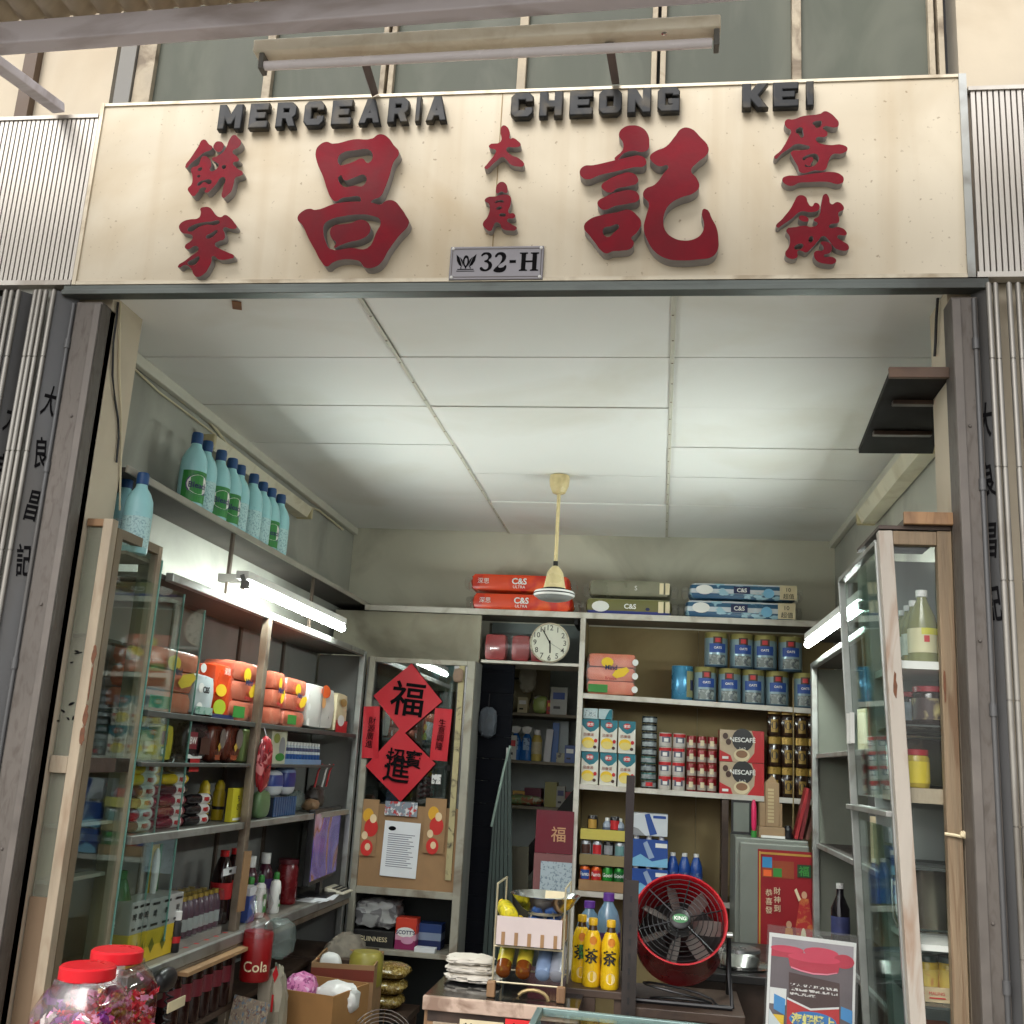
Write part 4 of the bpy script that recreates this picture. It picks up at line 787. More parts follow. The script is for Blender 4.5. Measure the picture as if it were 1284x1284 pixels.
s1 = (Z1b-Z1a)/(W(1020,889,'y',YS).x-W(730,869.5,'y',YS).x); s2 = (Z2b-Z2a)/(W(945,998,'y',YS).x-W(730,983.5,'y',YS).x)
def z1(x): return Z1a+(x-b0)*s1
def z2(x): return Z2a+(x-b0)*s2
shb = M('rack board', (150,134,100), .7, var=.1)
for zf in (z1, z2):
    slope_board('shelf_board', b0+.013, zf(b0), b1+.12, zf(b1+.12), .018, shb, YS+.0062); slope_board('shelf_edge', b0+.013, zf(b0)+.002, b1+.12, zf(b1+.12)+.002, .026, alu_w, YS-.006, YS+.006)
Z3 = W(740, 1118, 'y', YS).z
slope_board('shelf_board', b0+.013, Z3, b1-.3, Z3-.006, .018, shb, YS+.0062); slope_board('shelf_edge', b0+.013, Z3+.002, b1-.3, Z3-.004, .026, alu_w, YS-.006, YS+.006)
xd = W(908, 1050, 'y', YS).x; wobj('divider', MB().box(xd-.012, xd+.02, YS-.002, YS+.16, .013, z2(xd)-.028), wood_dark, bk)
xr2 = W(995, 950, 'y', YS-.02).x; wobj('wire', MB().tube([(xr2, YS-.02, 2.05), (xr2, YS-.018, 1.6), (xr2-.004, YS-.02, 1.28)], .0035, 6), M('tan cord', (150,130,90), .7), bk)
# ---- pendant fixture
p = W(702, 596, 'z', ZC)
pf = thing('pendant_fixture', 'cream ceiling-hung rod fixture with bell housing and white-rimmed disc', 'ceiling fixture', (p.x, p.y, ZC-.003))
ivory = M('ivory enamel', (214,196,148), .3, var=.06, scale=10, dirt=(150,126,84), dscale=9, damt=.5)
def pz(py): return W(700, py, 'y', p.y).z-(ZC-.003)
u = 1/ (FPX/ (p.y+2.9))
obj('canopy_cup', MB().lathe([(.0,.0),(.046,-.001),(.048,-.02),(.044,-.05),(.03,-.083),(.014,-.09),(0,-.09)], 20), ivory, pf)
obj('rod', MB().lathe([(.0085,-.085),(.0085,pz(705))], 12), ivory, pf); obj('collar', MB().lathe([(.011,pz(704)),(.011,pz(712))], 12), dark_m, pf)
zb0, zb1 = pz(710), pz(737)
obj('bell', MB().lathe([(.012,zb0),(.024,zb0-.012),(.036,zb0-.03),(.047,zb1+.012),(.05,zb1),(.05,zb1-.004)], 24), ivory, pf)
obj('dark_ring', MB().lathe([(.052,zb1-.004),(.062,zb1-.008),(.062,zb1-.012)], 24), dark_m, pf)
obj('disc_rim', MB().lathe([(.03,zb1-.010),(.088,zb1-.018),(.093,zb1-.026),(.093,zb1-.036),(.089,zb1-.042),(.06,zb1-.042)], 28), white_pl, pf)
obj('rim_band', MB().lathe([(.0935,zb1-.0275),(.0945,zb1-.0285),(.0945,zb1-.032),(.0935,zb1-.033)], 28), black_p, pf)
obj('lens', MB().lathe([(.087,zb1-.0425),(.07,zb1-.055),(.04,zb1-.062),(0,zb1-.064)], 24), M('grey lens', (150,154,152), .3, var=.05), pf)
# ---- clock
p = W(689.5, 806, 'y', YS-.03); ck = thing('wall_clock', 'round cream wall clock with brass rim hanging on the long shelf', 'clock', (p.x, YS-.012, p.z))
RC = .107
obj('case', MB().lathe([(RC*.98,0),(RC,.012),(RC,.026),(RC*.95,.032),(RC*.92,.026)], 40, cap=False), M('brass white rim', (216,206,184), .3, .2, var=.05), ck, rot=(R(90),0,0))
obj('face', MB().lathe([(RC*.93,0),(RC*.93,.022)], 36), M('clock face', (216,216,200), .5, var=.04), ck, rot=(R(90),0,0))
for k in range(1, 13):
    a = 2*math.pi*k/12; 
    lettering(ck, str(k), .04, (math.sin(a)*RC*.75, -.0232, math.cos(a)*RC*.75), M('clock grey', (84,82,76), .7), .0002, name='numeral')
obj('hour_hand', MB().bar((0,0,.012), (math.sin(R(176))*.055, 0, math.cos(R(176))*.055), .006, .001), ink, ck, (0,-.0245,0)); obj('minute_hand', MB().bar((0,0,0), (math.sin(R(-31))*.082, 0, math.cos(R(-31))*.082), .004, .001), ink, ck, (0,-.026,0))
obj('second_hand', MB().bar((0,0,0), (math.sin(R(120))*.08, 0, math.cos(R(120))*.08), .0012, .0006), ink, ck, (0,-.027,0)); obj('hub', MB().lathe([(.005,0),(.004,.003),(0,.004)], 10), ink, ck, (0,-.0265,0), (R(90),0,0))
# ================================================================== goods
PI2 = math.pi/2
ROT = {'B': 0., 'L': PI2, 'R': -PI2}
def place(side, pl, px0, px1, pyb, pyt=None):
    """front-bottom-centre, width and height of a thing whose front face lies on a plane"""
    ax = 'y' if side == 'B' else 'x'
    a = W(px0, pyb, ax, pl); c = W(px1, pyb, ax, pl); m = (a+c)/2
    w_ = abs(c.x-a.x) if side == 'B' else abs(c.y-a.y)
    h_ = W((px0+px1)/2, pyt, ax, pl).z-m.z if pyt is not None else 0
    return m, w_, h_
PRT = {}
def prints(t, w_, h_, yf, items, z0=0, step=.0006):
    k = 0
    for it in items:
        k += 1; y = yf-step*k-.0004
        if it[0] == 't':
            lettering(t, it[4], it[3]*h_, ((it[1]-.5)*w_, y, z0+it[2]*h_), it[5], (it[6] if len(it) > 6 else .0), (0,0,0), .0003, condense=(it[7] if len(it) > 7 else 1.)); continue
        mt = it[-1]; b = MB(); ms = [mt]
        if it[0] == 'r': b.quad(((it[1]-.5)*w_, y, z0+it[3]*h_), ((it[2]-.5)*w_, y, z0+it[3]*h_), ((it[2]-.5)*w_, y, z0+it[4]*h_), ((it[1]-.5)*w_, y, z0+it[4]*h_), ms.index(mt))
        if it[0] == 'e': b.disc(((it[1]-.5)*w_, z0+it[2]*h_), it[3]*w_, it[4]*h_, y, ms.index(mt), 18)
        if it[0] == 'p': b.add([((u-.5)*w_, y, z0+v*h_) for u, v in it[1]], [tuple(range(len(it[1])))], ms.index(mt))
        obj('print', b, ms, t)
def carton(name, label, cat, side, pl, px0, px1, pyb, pyt, depth, mt, items=(), group=None, z=None, soft=0, jit=0, tilt=0, h=None, w=None, part='box'):
    m, w_, h_ = place(side, pl, px0, px1, pyb, pyt)
    if h: h_ = h
    if w: w_ = w
    if z is not None: m.z = z
    off = {'B': Vector((0,depth/2,0)), 'L': Vector((-depth/2,0,0)), 'R': Vector((depth/2,0,0))}[side]
    t = thing(name, label, cat, tuple(m+off), ROT[side]+tilt, group)
    key = ('ct', round(w_,4), round(depth,4), round(h_,4), mt.name, soft, jit)
    if soft: me = cached(key, lambda: MB().soft(w_, depth, h_, .05, jit, 5, int(px0), 0, soft).mesh(part, mt)); link(part, me, t)
    else: me = cached(key, lambda: MB().box(-w_/2, w_/2, -depth/2, depth/2, 0, h_).mesh(part, mt)); link(part, me, t, bevel=.002)
    if items: prints(t, w_, h_, -depth/2-(.004 if soft else 0), items)
    t['w'] = w_; t['h'] = h_
    del t['w']; del t['h']
    return t
WHT = M('print white', (232,232,228), .5, var=.02); YEL = M('print yellow', (236,196,40), .5, var=.04); GRN = M('print green', (52,130,52), .5, var=.05); BLU = M('print blue', (36,76,156), .5, var=.05)
RED = M('print red', (190,30,36), .5, var=.04); ORG = M('print orange', (226,96,40), .5, var=.04); BRN = M('print brown', (70,40,28), .5); TEAL = M('print teal', (24,112,128), .5); BLK = M('print black', (26,24,26), .45); NAVY = M('print navy', (28,38,84), .5); GOLD = M('print gold', (190,150,70), .4, .3); CRM = M('print cream', (220,206,170), .6); PUR = M('print purple', (88,48,132), .4); GRY = M('print grey', (140,142,146), .5); SKY = M('print light blue', (120,180,214), .5)
# ---- bleach bottles
aqua = M('aqua bleach plastic', (152,206,210), .35, var=.04); capb = M('blue bottle cap', (28,72,124), .4, var=.06)
BH = .29
bleach_p = [('body', MB().lathe([(.043,0),(.047,.006),(.048,.10),(.048,.155),(.045,.185),(.034,.213),(.021,.232),(.0185,.246)], 24).mesh('body', aqua)),
            ('cap', MB().lathe([(.0185,.244),(.021,.245),(.0215,.274),(.019,.286),(0,.287)], 18).mesh('cap', capb))]
lab_back = MB(); lab_front = MB()
def wrap(a0, a1, z0, z1, r, mt, n=12):
    b = MB()
    for k in range(n):
        x = lambda a, z: (r*math.sin(a), -r*math.cos(a), z)
        q0, q1 = a0+(a1-a0)*k/n, a0+(a1-a0)*(k+1)/n; b.add([x(q0,z0), x(q1,z0), x(q1,z1), x(q0,z1)], [(0,1,2,3)], 0, True)
    return b.mesh('label', mt)
green_l = M('bleach green label', (44,132,56), .4, var=.06)
bl_green = wrap(-1.3, 1.3, .02, .135, .0487, green_l); bl_white = wrap(-1.35, 1.35, .02, .125, .0487, SPOTS('bleach back label', (176,210,210), [(136,172,178)], 150, .45, .52, .6))
def oval(r, z, ru, rv, mt):
    b = MB(); n = 18; b.add([(r*math.sin(ru*math.cos(2*math.pi*k/n)), -r*math.cos(ru*math.cos(2*math.pi*k/n)), z+rv*math.sin(2*math.pi*k/n)) for k in range(n)], [tuple(range(n))]); return b.mesh('print', mt)
ov1 = oval(.0494, .085, .98, .042, PUR); ov2 = oval(.0500, .085, .90, .036, WHT)
def curved_text(s, size, r, mt, bold=.0005):
    def mk():
        me = textmesh(s, size, mt, bold, .0002).copy()
        for v in me.vertices: a = v.co.x/r; v.co = Vector((r*math.sin(a), -r*math.cos(a)+v.co.y*.3, v.co.z))
        return me
    return cached(('curv', s, size, r, mt.name), mk)
def bleach(label, y, front, rz, x=-1.715, s=1., group=None):
    t = thing('bleach_bottle', label, 'bottle', (x, y, 2.3662), rz, group); t.scale = (s, s, s)
    for nm, me in bleach_p: link(nm, me, t)
    if front:
        link('label', bl_green, t); link('oval', ov1, t); link('oval', ov2, t); link('lettering', curved_text('Bleach', .03, .0507, NAVY), t, (0,0,.082))
    else: link('label', bl_white, t)
    return t
BY = (.79, .89, 1.008, 1.118, 1.215, 1.347, 1.475, 1.577, 1.687)
BLAB = {0: 'aqua bleach bottle with green label at the near end of the shelf row', 2: 'aqua bleach bottle with green label third in the shelf row', 3: 'aqua bleach bottle with green label fourth in the shelf row', 7: 'aqua bleach bottle with green label near the far end of the row',
        1: 'second bleach bottle of the shelf row, turned to its pale back label', 8: 'last bleach bottle of the shelf row, nearest the far wall'}
for k, y in enumerate(BY):
    fr_ = k in (0, 2, 3, 7)
    bleach(BLAB.get(k, 'aqua bleach bottle with pale back label in the middle of the shelf row'), y, fr_, R(58 if fr_ else 40)+random.uniform(-.12,.12), x=-1.705+.006*random.uniform(-1,1), group='middle bleach bottles with back labels' if k in (4,5,6) else None)
bleach('aqua bleach bottle on the glass case, half hidden by the cream jamb', .345, 0, R(30), -1.702, .9).location.z = 2.105
bleach('aqua bleach bottle on the glass case, beside the half-hidden one', .295, 0, R(20), -1.622, .9).location.z = 2.105
wobj('top_board', MB().box(XL+.002, xr_-.03, .24, .42, 2.094, 2.1045), MATS['brown case side'], lc)
# ---- toilet-roll packs on the top shelf
def rollpack(label, px0, px1, pyb, pyt, mt, items, n, z, sd):
    m, w_, h_ = place('B', YS+.01, px0, px1, pyb, pyt); d = .2
    t = thing('toilet_roll_pack', label, 'toilet paper', (m.x, YS+.012+d/2, z), random.uniform(-.02,.02))
    link('pack', MB().soft(w_, d, h_, .02, .012, 6, sd, 0, .04).mesh('pack', mt), t)
    for sx in (-1, 1): link('film_tail', MB().soft(.05, d*.8, h_*.8, .1, .05, 4, sd+sx, 0, .3).mesh('film_tail', film), t, (sx*(w_/2+.015), 0, h_*.08))
    prints(t, w_, h_, -d/2-.003, items)
    return h_
orange_f = SPOTS('orange film', (222,72,34), [(236,110,40),(200,52,40)], 5, .25, .52, .66)
it = [('t',.14,.55,.36,'深思',WHT),('t',.50,.58,.5,'C&S',WHT,.0012),('t',.50,.24,.24,'ULTRA',WHT)]
h_ = rollpack('upper orange toilet roll pack stacked beside the pendant fixture', 588, 714, 741, 720, orange_f, it, 5, ZT_+.108, 1)
rollpack('lower orange toilet roll pack stacked beside the pendant fixture', 590, 718, 762, 741, orange_f, it, 5, ZT_+.002, 2)
olive_f = BANDS('olive grey film', [(0,(52,60,130)),(.2,(110,108,60)),(.9,(134,132,96))], .3)
it = [('e',.18,.45,.1,.34,WHT),('t',.52,.5,.42,'C&S',WHT,.001),('e',.72,.35,.025,.1,NAVY),('r',.84,.9,.15,.85,CRM),('r',.92,.97,.15,.85,CRM)]
rollpack('upper olive toilet roll pack beside the blue packs', 737, 842, 747, 727, M('grey olive film', (126,124,104), .3, var=.2, scale=8), [('r',.86,.91,.15,.85,CRM),('r',.93,.98,.15,.85,CRM),('t',.58,.5,.4,'S',WHT)], 5, ZT_+.102, 3)
rollpack('lower olive toilet roll pack beside the blue packs', 733, 843, 769, 749, olive_f, it, 5, ZT_+.002, 4)
blue_f = BANDS('blue white film', [(0,(36,84,120)),(.34,(198,206,212)),(.62,(44,92,126)),(.86,(200,206,210))], .3, 0, (150,190,206), 14)
it = [('e',.15,.55,.08,.3,WHT),('r',.42,.57,.35,.8,NAVY),('t',.495,.57,.34,'C&S',WHT,.0008),('e',.74,.42,.05,.3,SKY),('r',.84,.995,.05,.95,CRM),('t',.92,.68,.34,'10',BLK),('t',.92,.28,.34,'超值',BLK)]
rollpack('upper blue and white toilet roll pack at the corner of the long shelf', 863, 1000, 752, 732, blue_f, it, 5, ZT_+.104, 5)
rollpack('lower blue and white toilet roll pack at the corner of the long shelf', 858, 998, 776, 754, blue_f, it, 5, ZT_+.002, 6)
# ---- tissue packs
def tissue_pack(label, side, pl, px0, px1, pyb, pyt, depth, items, z, n=3):
    m, w_, h_ = place(side, pl, px0, px1, pyb, pyt); m.z = z
    off = {'B': Vector((0,depth/2,0)), 'L': Vector((-depth/2,0,0))}[side]
    t = thing('tissue_pack', label, 'tissue', tuple(m+off), ROT[side]+random.uniform(-.03,.03)); hh = h_/n
    for j in range(n): link('single_pack', MB().soft(w_*random.uniform(.96,1.), depth*.97, hh*1.03, .05, .03, 6, int(px0)+j, 0, .07).mesh('single_pack', tiss), t, (random.uniform(-.002,.002), random.uniform(-.002,.002), j*hh))
    link('film', MB().soft(w_*1.02, depth*1.03, h_*1.01, .02, .012, 6, int(px0)+7, 0, .04).mesh('film', film), t)
    prints(t, w_, h_, -depth/2-.0065, items)
    return t
tiss = SPOTS('coral film', (232,132,104), [(238,154,124)], 6, .25, .5, .62)
itT = [('e',.42,.78,.12,.12,YEL),('p',[(.52,.48),(.6,.62),(.8,.68),(.86,.6),(.76,.46),(.6,.4)],YEL),('t',.5,.66,.15,'Mind',NAVY,.001),('t',.5,.4,.1,'Breeze',RED),('r',.06,.44,.05,.24,GRN),('e',.97,.8,.06,.08,WHT),('e',.97,.47,.06,.08,WHT),('e',.97,.15,.06,.08,WHT)]
XG = XF-.03
tissue_pack('coral tissue pack standing alone on the white-edged rack', 'B', YS+.02, 733, 797, 871, 819, .14, itT, z1(-.3)+.003)
tissue_pack('large coral tissue pack seen through the sliding glass', 'L', XG, 178, 247, 890, 808, .14, itT, ZA+.001)
for k in range(2): pass
carton('tissue_box', 'white square tissue pack with blue print beside the orange bag', 'tissue', 'L', XG+.01, 240, 267, 893, 838, .10, M('pale tissue film', (198,210,212), .35, var=.06), [('t',.5,.62,.2,'C&S',BLK,.001),('r',.1,.9,.05,.22,SPOTS('mint print', (150,180,170), [(90,140,120)], 60))], z=ZA+.001, soft=.14, jit=.01)
carton('orange_bag', 'deep orange detergent bag with yellow badge on the tissue shelf', 'bag', 'L', XG-.01, 263, 291, 900, 828, .10, M('deep orange film', (214,72,28), .3, var=.06), [('t',.5,.85,.14,'深思',WHT),('e',.3,.5,.24,.11,YEL),('e',.3,.2,.28,.14,M('lime print', (170,190,40), .5)),('r',.0,1,.0,.08,NAVY)], z=ZA+.001, soft=.12, jit=.01)
tissue_pack('coral tissue pack between the orange bag and the worn rack post', 'L', XG, 287, 322, 904, 828, .14, itT, ZA+.001)
tissue_pack('coral tissue pack just past the worn rack post', 'L', XG, 338, 353, 910, 842, .12, itT[:4], ZA+.001)
tissue_pack('coral tissue pack beside the tall white kitchen roll pack', 'L', XG, 354, 384, 912, 850, .12, itT, ZA+.001)
carton('kitchen_roll_pack', 'tall white kitchen roll pack with orange blossom print', 'paper towel', 'L', XG, 382, 419, 917, 858, .12, M('white roll film', (214,214,208), .4, var=.05), [('e',.55,.85,.16,.14,ORG),('e',.5,.6,.07,.12,M('pale orange', (226,170,110), .5)),('r',.42,.44,.05,.95,GRY),('t',.7,.3,.06,'2',BLK)], z=ZA+.001, soft=.16, jit=.012)
carton('snack_pack', 'cream and red upright packet at the end of the tissue shelf', 'packet', 'L', XG, 419, 433, 920, 869, .06, CRM, [('r',.0,1,.0,.3,RED),('e',.4,.3,.3,.14,WHT),('e',.5,.75,.3,.1,GOLD)], z=ZA+.001, soft=.06)
carton('yellow_packet', 'yellow packet with a maroon and green label behind the sliding glass', 'packet', 'L', XG, 196, 214, 958, 909, .05, M('yellow packet film', (206,186,44), .3, var=.08), [('r',.05,.45,.45,.8,M('maroon', (120,30,44), .4)),('r',.05,.4,.15,.4,GRN),('e',.2,.28,.1,.08,WHT)], z=ZB+.001, soft=.12, jit=.02)
carton('olive_packet', 'olive packet standing deep behind the sliding glass', 'packet', 'L', XG-.02, 172, 192, 958, 915, .05, M('olive packet film', (140,142,60), .35, var=.1), [('r',.2,.8,.3,.6,CRM)], z=ZB+.001, soft=.12, jit=.02)
# ---- dark coffee bags and small bottles on shelf B
dk = M('dark foil bag', (36,26,28), .28, var=.2, scale=14)
carton('coffee_bag', 'glossy black foil bag marked with a maroon square label', 'bag', 'L', XG, 231, 262, 955, 902, .06, dk, [('r',.06,.36,.32,.72,M('maroon', (120,30,44), .4)),('t',.2,.52,.24,'BW',WHT,.0006),('r',.5,.9,.2,.6,BRN)], z=ZB+.001, soft=.2, jit=.02)
for k, (a_, b_, lb_) in enumerate(((262,280,'brown foil bag with a lemon tag and clear window'), (281,302,'brown foil bag with a lemon tag beside the green packet'))):
    carton('coffee_bag', lb_, 'bag', 'L', XG, a_, b_, 955, 905, .06, M('brown foil bag', (92,40,26), .28, var=.25, scale=12), [('e',.7,.62,.2,.26,M('clear window grey', (120,110,104), .3)),('p',[(.4,.42),(.5,.52),(.62,.4),(.5,.28)],M('lemon tag', (206,170,60), .5)),('r',.25,.6,.08,.2,M('rust patch', (150,70,34), .5))], z=ZB+.001, soft=.2, jit=.02)
carton('green_packet', 'narrow green packet tucked against the worn rack post', 'packet', 'L', XG, 303, 317, 956, 912, .05, M('pale green packet', (128,150,90), .4, var=.1), [('r',.6,.95,.1,.9,WHT)], z=ZB+.001, soft=.1)
carton('tea_box', 'pale box with leafy print just past the worn rack post', 'box', 'L', XG, 338, 357, 957, 914, .07, M('pale leaf box', (200,200,176), .5, var=.08), [('e',.7,.5,.2,.3,GRY),('e',.3,.75,.2,.15,M('moss', (140,150,70), .5)),('e',.6,.2,.3,.12,GRN)], z=ZB+.001)
vial = MB().lathe([(.012,0),(.013,.002),(.013,.045),(.009,.058),(.008,.062)], 10)
vm = BANDS('vial wrap', [(0,(40,84,150)),(.35,(200,206,210)),(.55,(28,40,90)),(.8,(190,200,206))], .35)
vme = vial.mesh('body', vm); vcap = MB().lathe([(.009,.0605),(.0095,.074),(0,.075)], 10).mesh('cap', white_pl)
y0 = W(358, 958, 'x', XG).y; y1 = W(403, 960, 'x', XG).y
tray = tag(obj('vial_tray', MB().box(-.036,.036,-(y1-y0)/2,(y1-y0)/2,0,.022), M('pale blue tray', (130,160,196), .5), None, (XG-.04, (y0+y1)/2, ZB+.0005)), 'pale blue tray holding rows of small blue and white bottles', 'tray')
nv = 12
for k in range(nv):
    for j in range(2):
        t = thing('small_bottle', 'small white-capped blue and white bottle in the pale blue tray', 'bottle', (XG-.02-.04*j, y0+(k+.5)*(y1-y0)/nv, ZB+.0225), 0, 'small bottles in the pale blue tray')
        link('body', vme, t); link('cap', vcap, t)
# ---- shelf C: soft tube packs stacked
def tubepack(label, ya, yb, z, col, x=XG-.035, sd=0, group=None):
    L = yb-ya; t = thing('noodle_roll', label, 'packet', (x, (ya+yb)/2, z), PI2, group)
    hgt = .036
    prof = []
    b = MB(); n = 12; R_ = hgt/2
    pts = []; rr = []
    for k in range(11):
        u = k/10; pts.append(((u-.5)*L, 0, R_)); rr.append(R_*(.55 if k in (0, 10) else .93 if k in (1, 9) else 1.0+.03*math.sin(k*2.1+sd)))
    b.tube(pts, rr, 12); link('pack', b.mesh('pack', col), t)
    w0 = MB().tube([(-.02*L, 0, R_), (.30*L, 0, R_)], R_*1.05, 12); link('paper_band', w0.mesh('paper_band', M('white band', (214,214,210), .5, var=.04)), t)
    lettering(t, '出前麵', R_*.85, (.14*L, -R_*1.075, R_), RED, .0006)
    return t
mar_f = M('maroon film', (112,24,44), .25, var=.15, scale=20); yel_f = M('yellow film', (226,190,32), .25, var=.08); blk_f = M('black film', (30,26,30), .22, var=.2)
cols = [('maroon', mar_f), ('black', blk_f), ('yellow', yel_f)]
ya0, ya1 = W(160, 1045, 'x', XG).y, W(200, 1043, 'x', XG).y; yb1 = W(238, 1038, 'x', XG).y; yc1 = W(272, 1032, 'x', XG).y
for k in range(6):
    c = mar_f if k < 4 else yel_f
    tubepack('%s film-wrapped roll with white band in the stack behind glass' % ('maroon' if k < 4 else 'yellow'), ya0-.03, ya1+.02, ZCS+.002+k*.0355, c, sd=k, group='%s rolls stacked behind glass' % ('maroon' if k < 4 else 'yellow'))
for k in range(5):
    c = mar_f if k < 3 else (blk_f if k == 3 else yel_f)
    tubepack('%s film-wrapped roll with white band in the middle open stack' % {mar_f: 'maroon', blk_f: 'black', yel_f: 'yellow'}[c], ya1+.03, yb1, ZCS+.002+k*.0355, c, sd=k+9, group='maroon rolls in the middle stack' if c == mar_f else None)
for k in range(3): tubepack('black film-wrapped roll with white band in the low end stack', yb1+.012, yc1, ZCS+.002+k*.0355, blk_f, sd=k+20, group='black rolls in the low stack')
carton('black_sachet', 'large black sachet with a red square resting on the stacked rolls', 'packet', 'L', XG-.01, 212, 248, 988, 962, .05, blk_f, [('r',.55,.9,.1,.75,RED),('r',.4,.95,.75,.95,WHT)], z=ZCS+.181, soft=.25, jit=.02)
def minibottle(name, label, cat, loc, prof, mt, capprof, capmt, labspec=None, group=None, rz=0, n=14, text=None):
    t = thing(name, label, cat, loc, rz, group)
    key = (name, mt.name, str(prof)); link('body', cached(key, lambda: MB().lathe(prof, n).mesh('body', mt)), t)
    if capprof: link('cap', cached((name, 'cap', capmt.name, str(capprof)), lambda: MB().lathe(capprof, n).mesh('cap', capmt)), t)
    if labspec:
        r_, z0_, z1_, lm = labspec; link('label', cached((name, 'lab', str(labspec[:3]), lm.name), lambda: MB().lathe([(r_, z0_), (r_, z1_)], n, cap=False).mesh('label', lm)), t)
    if text:
        for s_, sz, rr_, zz_, mm_ in text: link('lettering', curved_text(s_, sz, rr_, mm_), t, (0,0,zz_))
    return t
ymat = M('yellow tin', (206,180,40), .35, var=.06); 
for k, px in enumerate((264, 283)):
    p = W(px, 1028, 'x', XG-.04); minibottle('yellow_bottle', 'yellow squeeze bottle with black bands on the roll shelf', 'bottle', (XG-.09, p.y+.03, ZCS+.001), [(.022,0),(.024,.008),(.024,.10),(.018,.115)], ymat, [(.018,.115),(.02,.116),(.018,.135),(.008,.15),(0,.15)], ymat, (.0245,.04,.052,BLK), 'yellow squeeze bottles')
for y_ in (.0,): pass
carton('yellow_box', 'upright yellow box with dark lettering beside the worn rack post', 'box', 'L', XG, 289, 303, 1029, 987, .025, M('lemon box', (206,196,44), .5, var=.05), [('t',.5,.7,.22,'ち',BLK),('t',.5,.45,.22,'び',BLK),('r',.1,.9,.05,.12,WHT)], z=ZCS+.001)
# right bay of shelf C
p = W(332, 955, 'x', XF+.03)
t = thing('hanging_foil_pack', 'crimson foil packet hanging on the worn rack post', 'packet', (XF+.028, p.y, p.z-.12), PI2); link('pack', MB().soft(.115,.035,.22,.1,.05,5,6,0,.35).mesh('pack', SPOTS('crimson foil', (150,36,44), [(196,120,120),(110,20,30)], 16, .2)), t); link('hook', MB().tube([(0,0,.21),(0,.015,.25),(0,.04,.25)], .002, 6).mesh('hook', chrome), t)
carton('blue_cup_pack', 'blue and white stacked cup noodles on the middle shelf', 'cup', 'L', XG, 340, 356, 1005, 970, .08, BANDS('cup wrap', [(0,(190,196,200)),(.4,(50,70,140)),(.8,(200,204,210))], .4), (), z=ZCS+.08, soft=.3)
carton('blue_cup_pack', 'blue cup noodles with a swirl beside the stacked white cups', 'cup', 'L', XG, 357, 371, 1008, 968, .08, BANDS('cup wrap two', [(0,(196,200,204)),(.3,(40,50,120)),(.75,(130,150,190))], .4), (), z=ZCS+.08, soft=.3)
ck_ = thing('plastic_basket', 'small blue slatted plastic basket of sticks on the middle shelf', 'basket', (XG-.04, (W(342,1025,'x',XG).y+W(370,1022,'x',XG).y)/2, ZCS+.001), PI2)
bw = W(370,1022,'x',XG).y-W(342,1025,'x',XG).y; bmat = M('blue basket', (44,84,130), .4)
for k in range(10): obj('slat', MB().box(-bw/2+k*bw/10+.002, -bw/2+(k+1)*bw/10-.004, -.04, -.036, 0, .08), bmat, ck_)
obj('tray', MB().box(-bw/2, bw/2, -.0355, .04, 0, .07), M('dark basket inside', (40,50,70), .6), ck_)
carton('green_diamond_pack', 'small green packet tucked beside the blue basket', 'packet', 'L', XG+.012, 323, 339, 1026, 990, .04, M('sage packet', (96,124,84), .4, var=.2), (), z=ZCS+.001, soft=.25)
for k, (px, w_, h_, mt, lb) in enumerate(((383,.16,.10,MATS['milky bag'],'crumpled clear bag of sweets on the middle shelf'),(408,.15,.12,M('dark trinkets', (58,52,48), .4, var=.4, scale=30),'dark bundle of trinkets at the end of the middle shelf'),(396,.10,.06,M('tan trinkets', (150,120,90), .5, var=.3, scale=30),'tan heap of wrapped trinkets on the middle shelf'))):
    p = W(px, 1020, 'x', XG); t = tag(link('goods_bag', MB().soft(w_,.08,h_,.1,.12,5,k+30,0,.5).mesh('goods_bag', mt), None, (XG-.06+.03*(k==2), p.y, ZCS+.001), (0,0,PI2)), lb, 'bag')
for k, (px, col) in enumerate(((402,red_pl),(411,white_pl),(416,red_pl))):
    p = W(px, 985, 'x', XG-.02); tag(link('candy_stick', MB().tube([(0,0,0),(.01,.01,.08),(.03,.0,.11)], .005, 6).mesh('candy_stick', col), None, (XG-.05, p.y, ZCS+.11)), ['red curled stick nearest the clear bag of sweets','white curled stick between two red ones','red curled stick at the far side of the trinket bundle'][k], 'ornament')
# ---- counter level goods (left)
def pet(name, label, loc, scale, body, cap, lab, group=None, capm=None, cat='bottle', text=None, rz=0):
    s_ = scale; prof = [(.030*s_,0),(.033*s_,.006*s_),(.033*s_,.06*s_),(.030*s_,.10*s_),(.033*s_,.135*s_),(.031*s_,.155*s_),(.018*s_,.195*s_),(.0125*s_,.205*s_)]
    return minibottle(name, label, cat, loc, prof, body, [(.0125*s_,.203*s_),(.0145*s_,.204*s_),(.0145*s_,.222*s_),(0,.223*s_)], cap, (.0345*s_, .075*s_, .125*s_, lab) if lab else None, group, rz, 16, text)
cola = M('dark cola', (38,18,16), .12, var=.1, spec=.6); spr = M('green plastic bottle', (26,110,58), .15, var=.1)
cz = ZD+.001
p = W(150, 1150, 'x', XG-.02); pet('soda_bottle', 'green lemonade bottle with yellow label behind the case glass', (XG-.05, .56, cz), 1.25, spr, M('green cap', (30,120,60), .4), M('lemonade label', (60,150,60), .4, dirt=(230,210,40), dscale=30), text=[('Soda', .03, .0445, .125, WHT)], rz=R(60))
p = W(185, 1180, 'x', XG+.0)
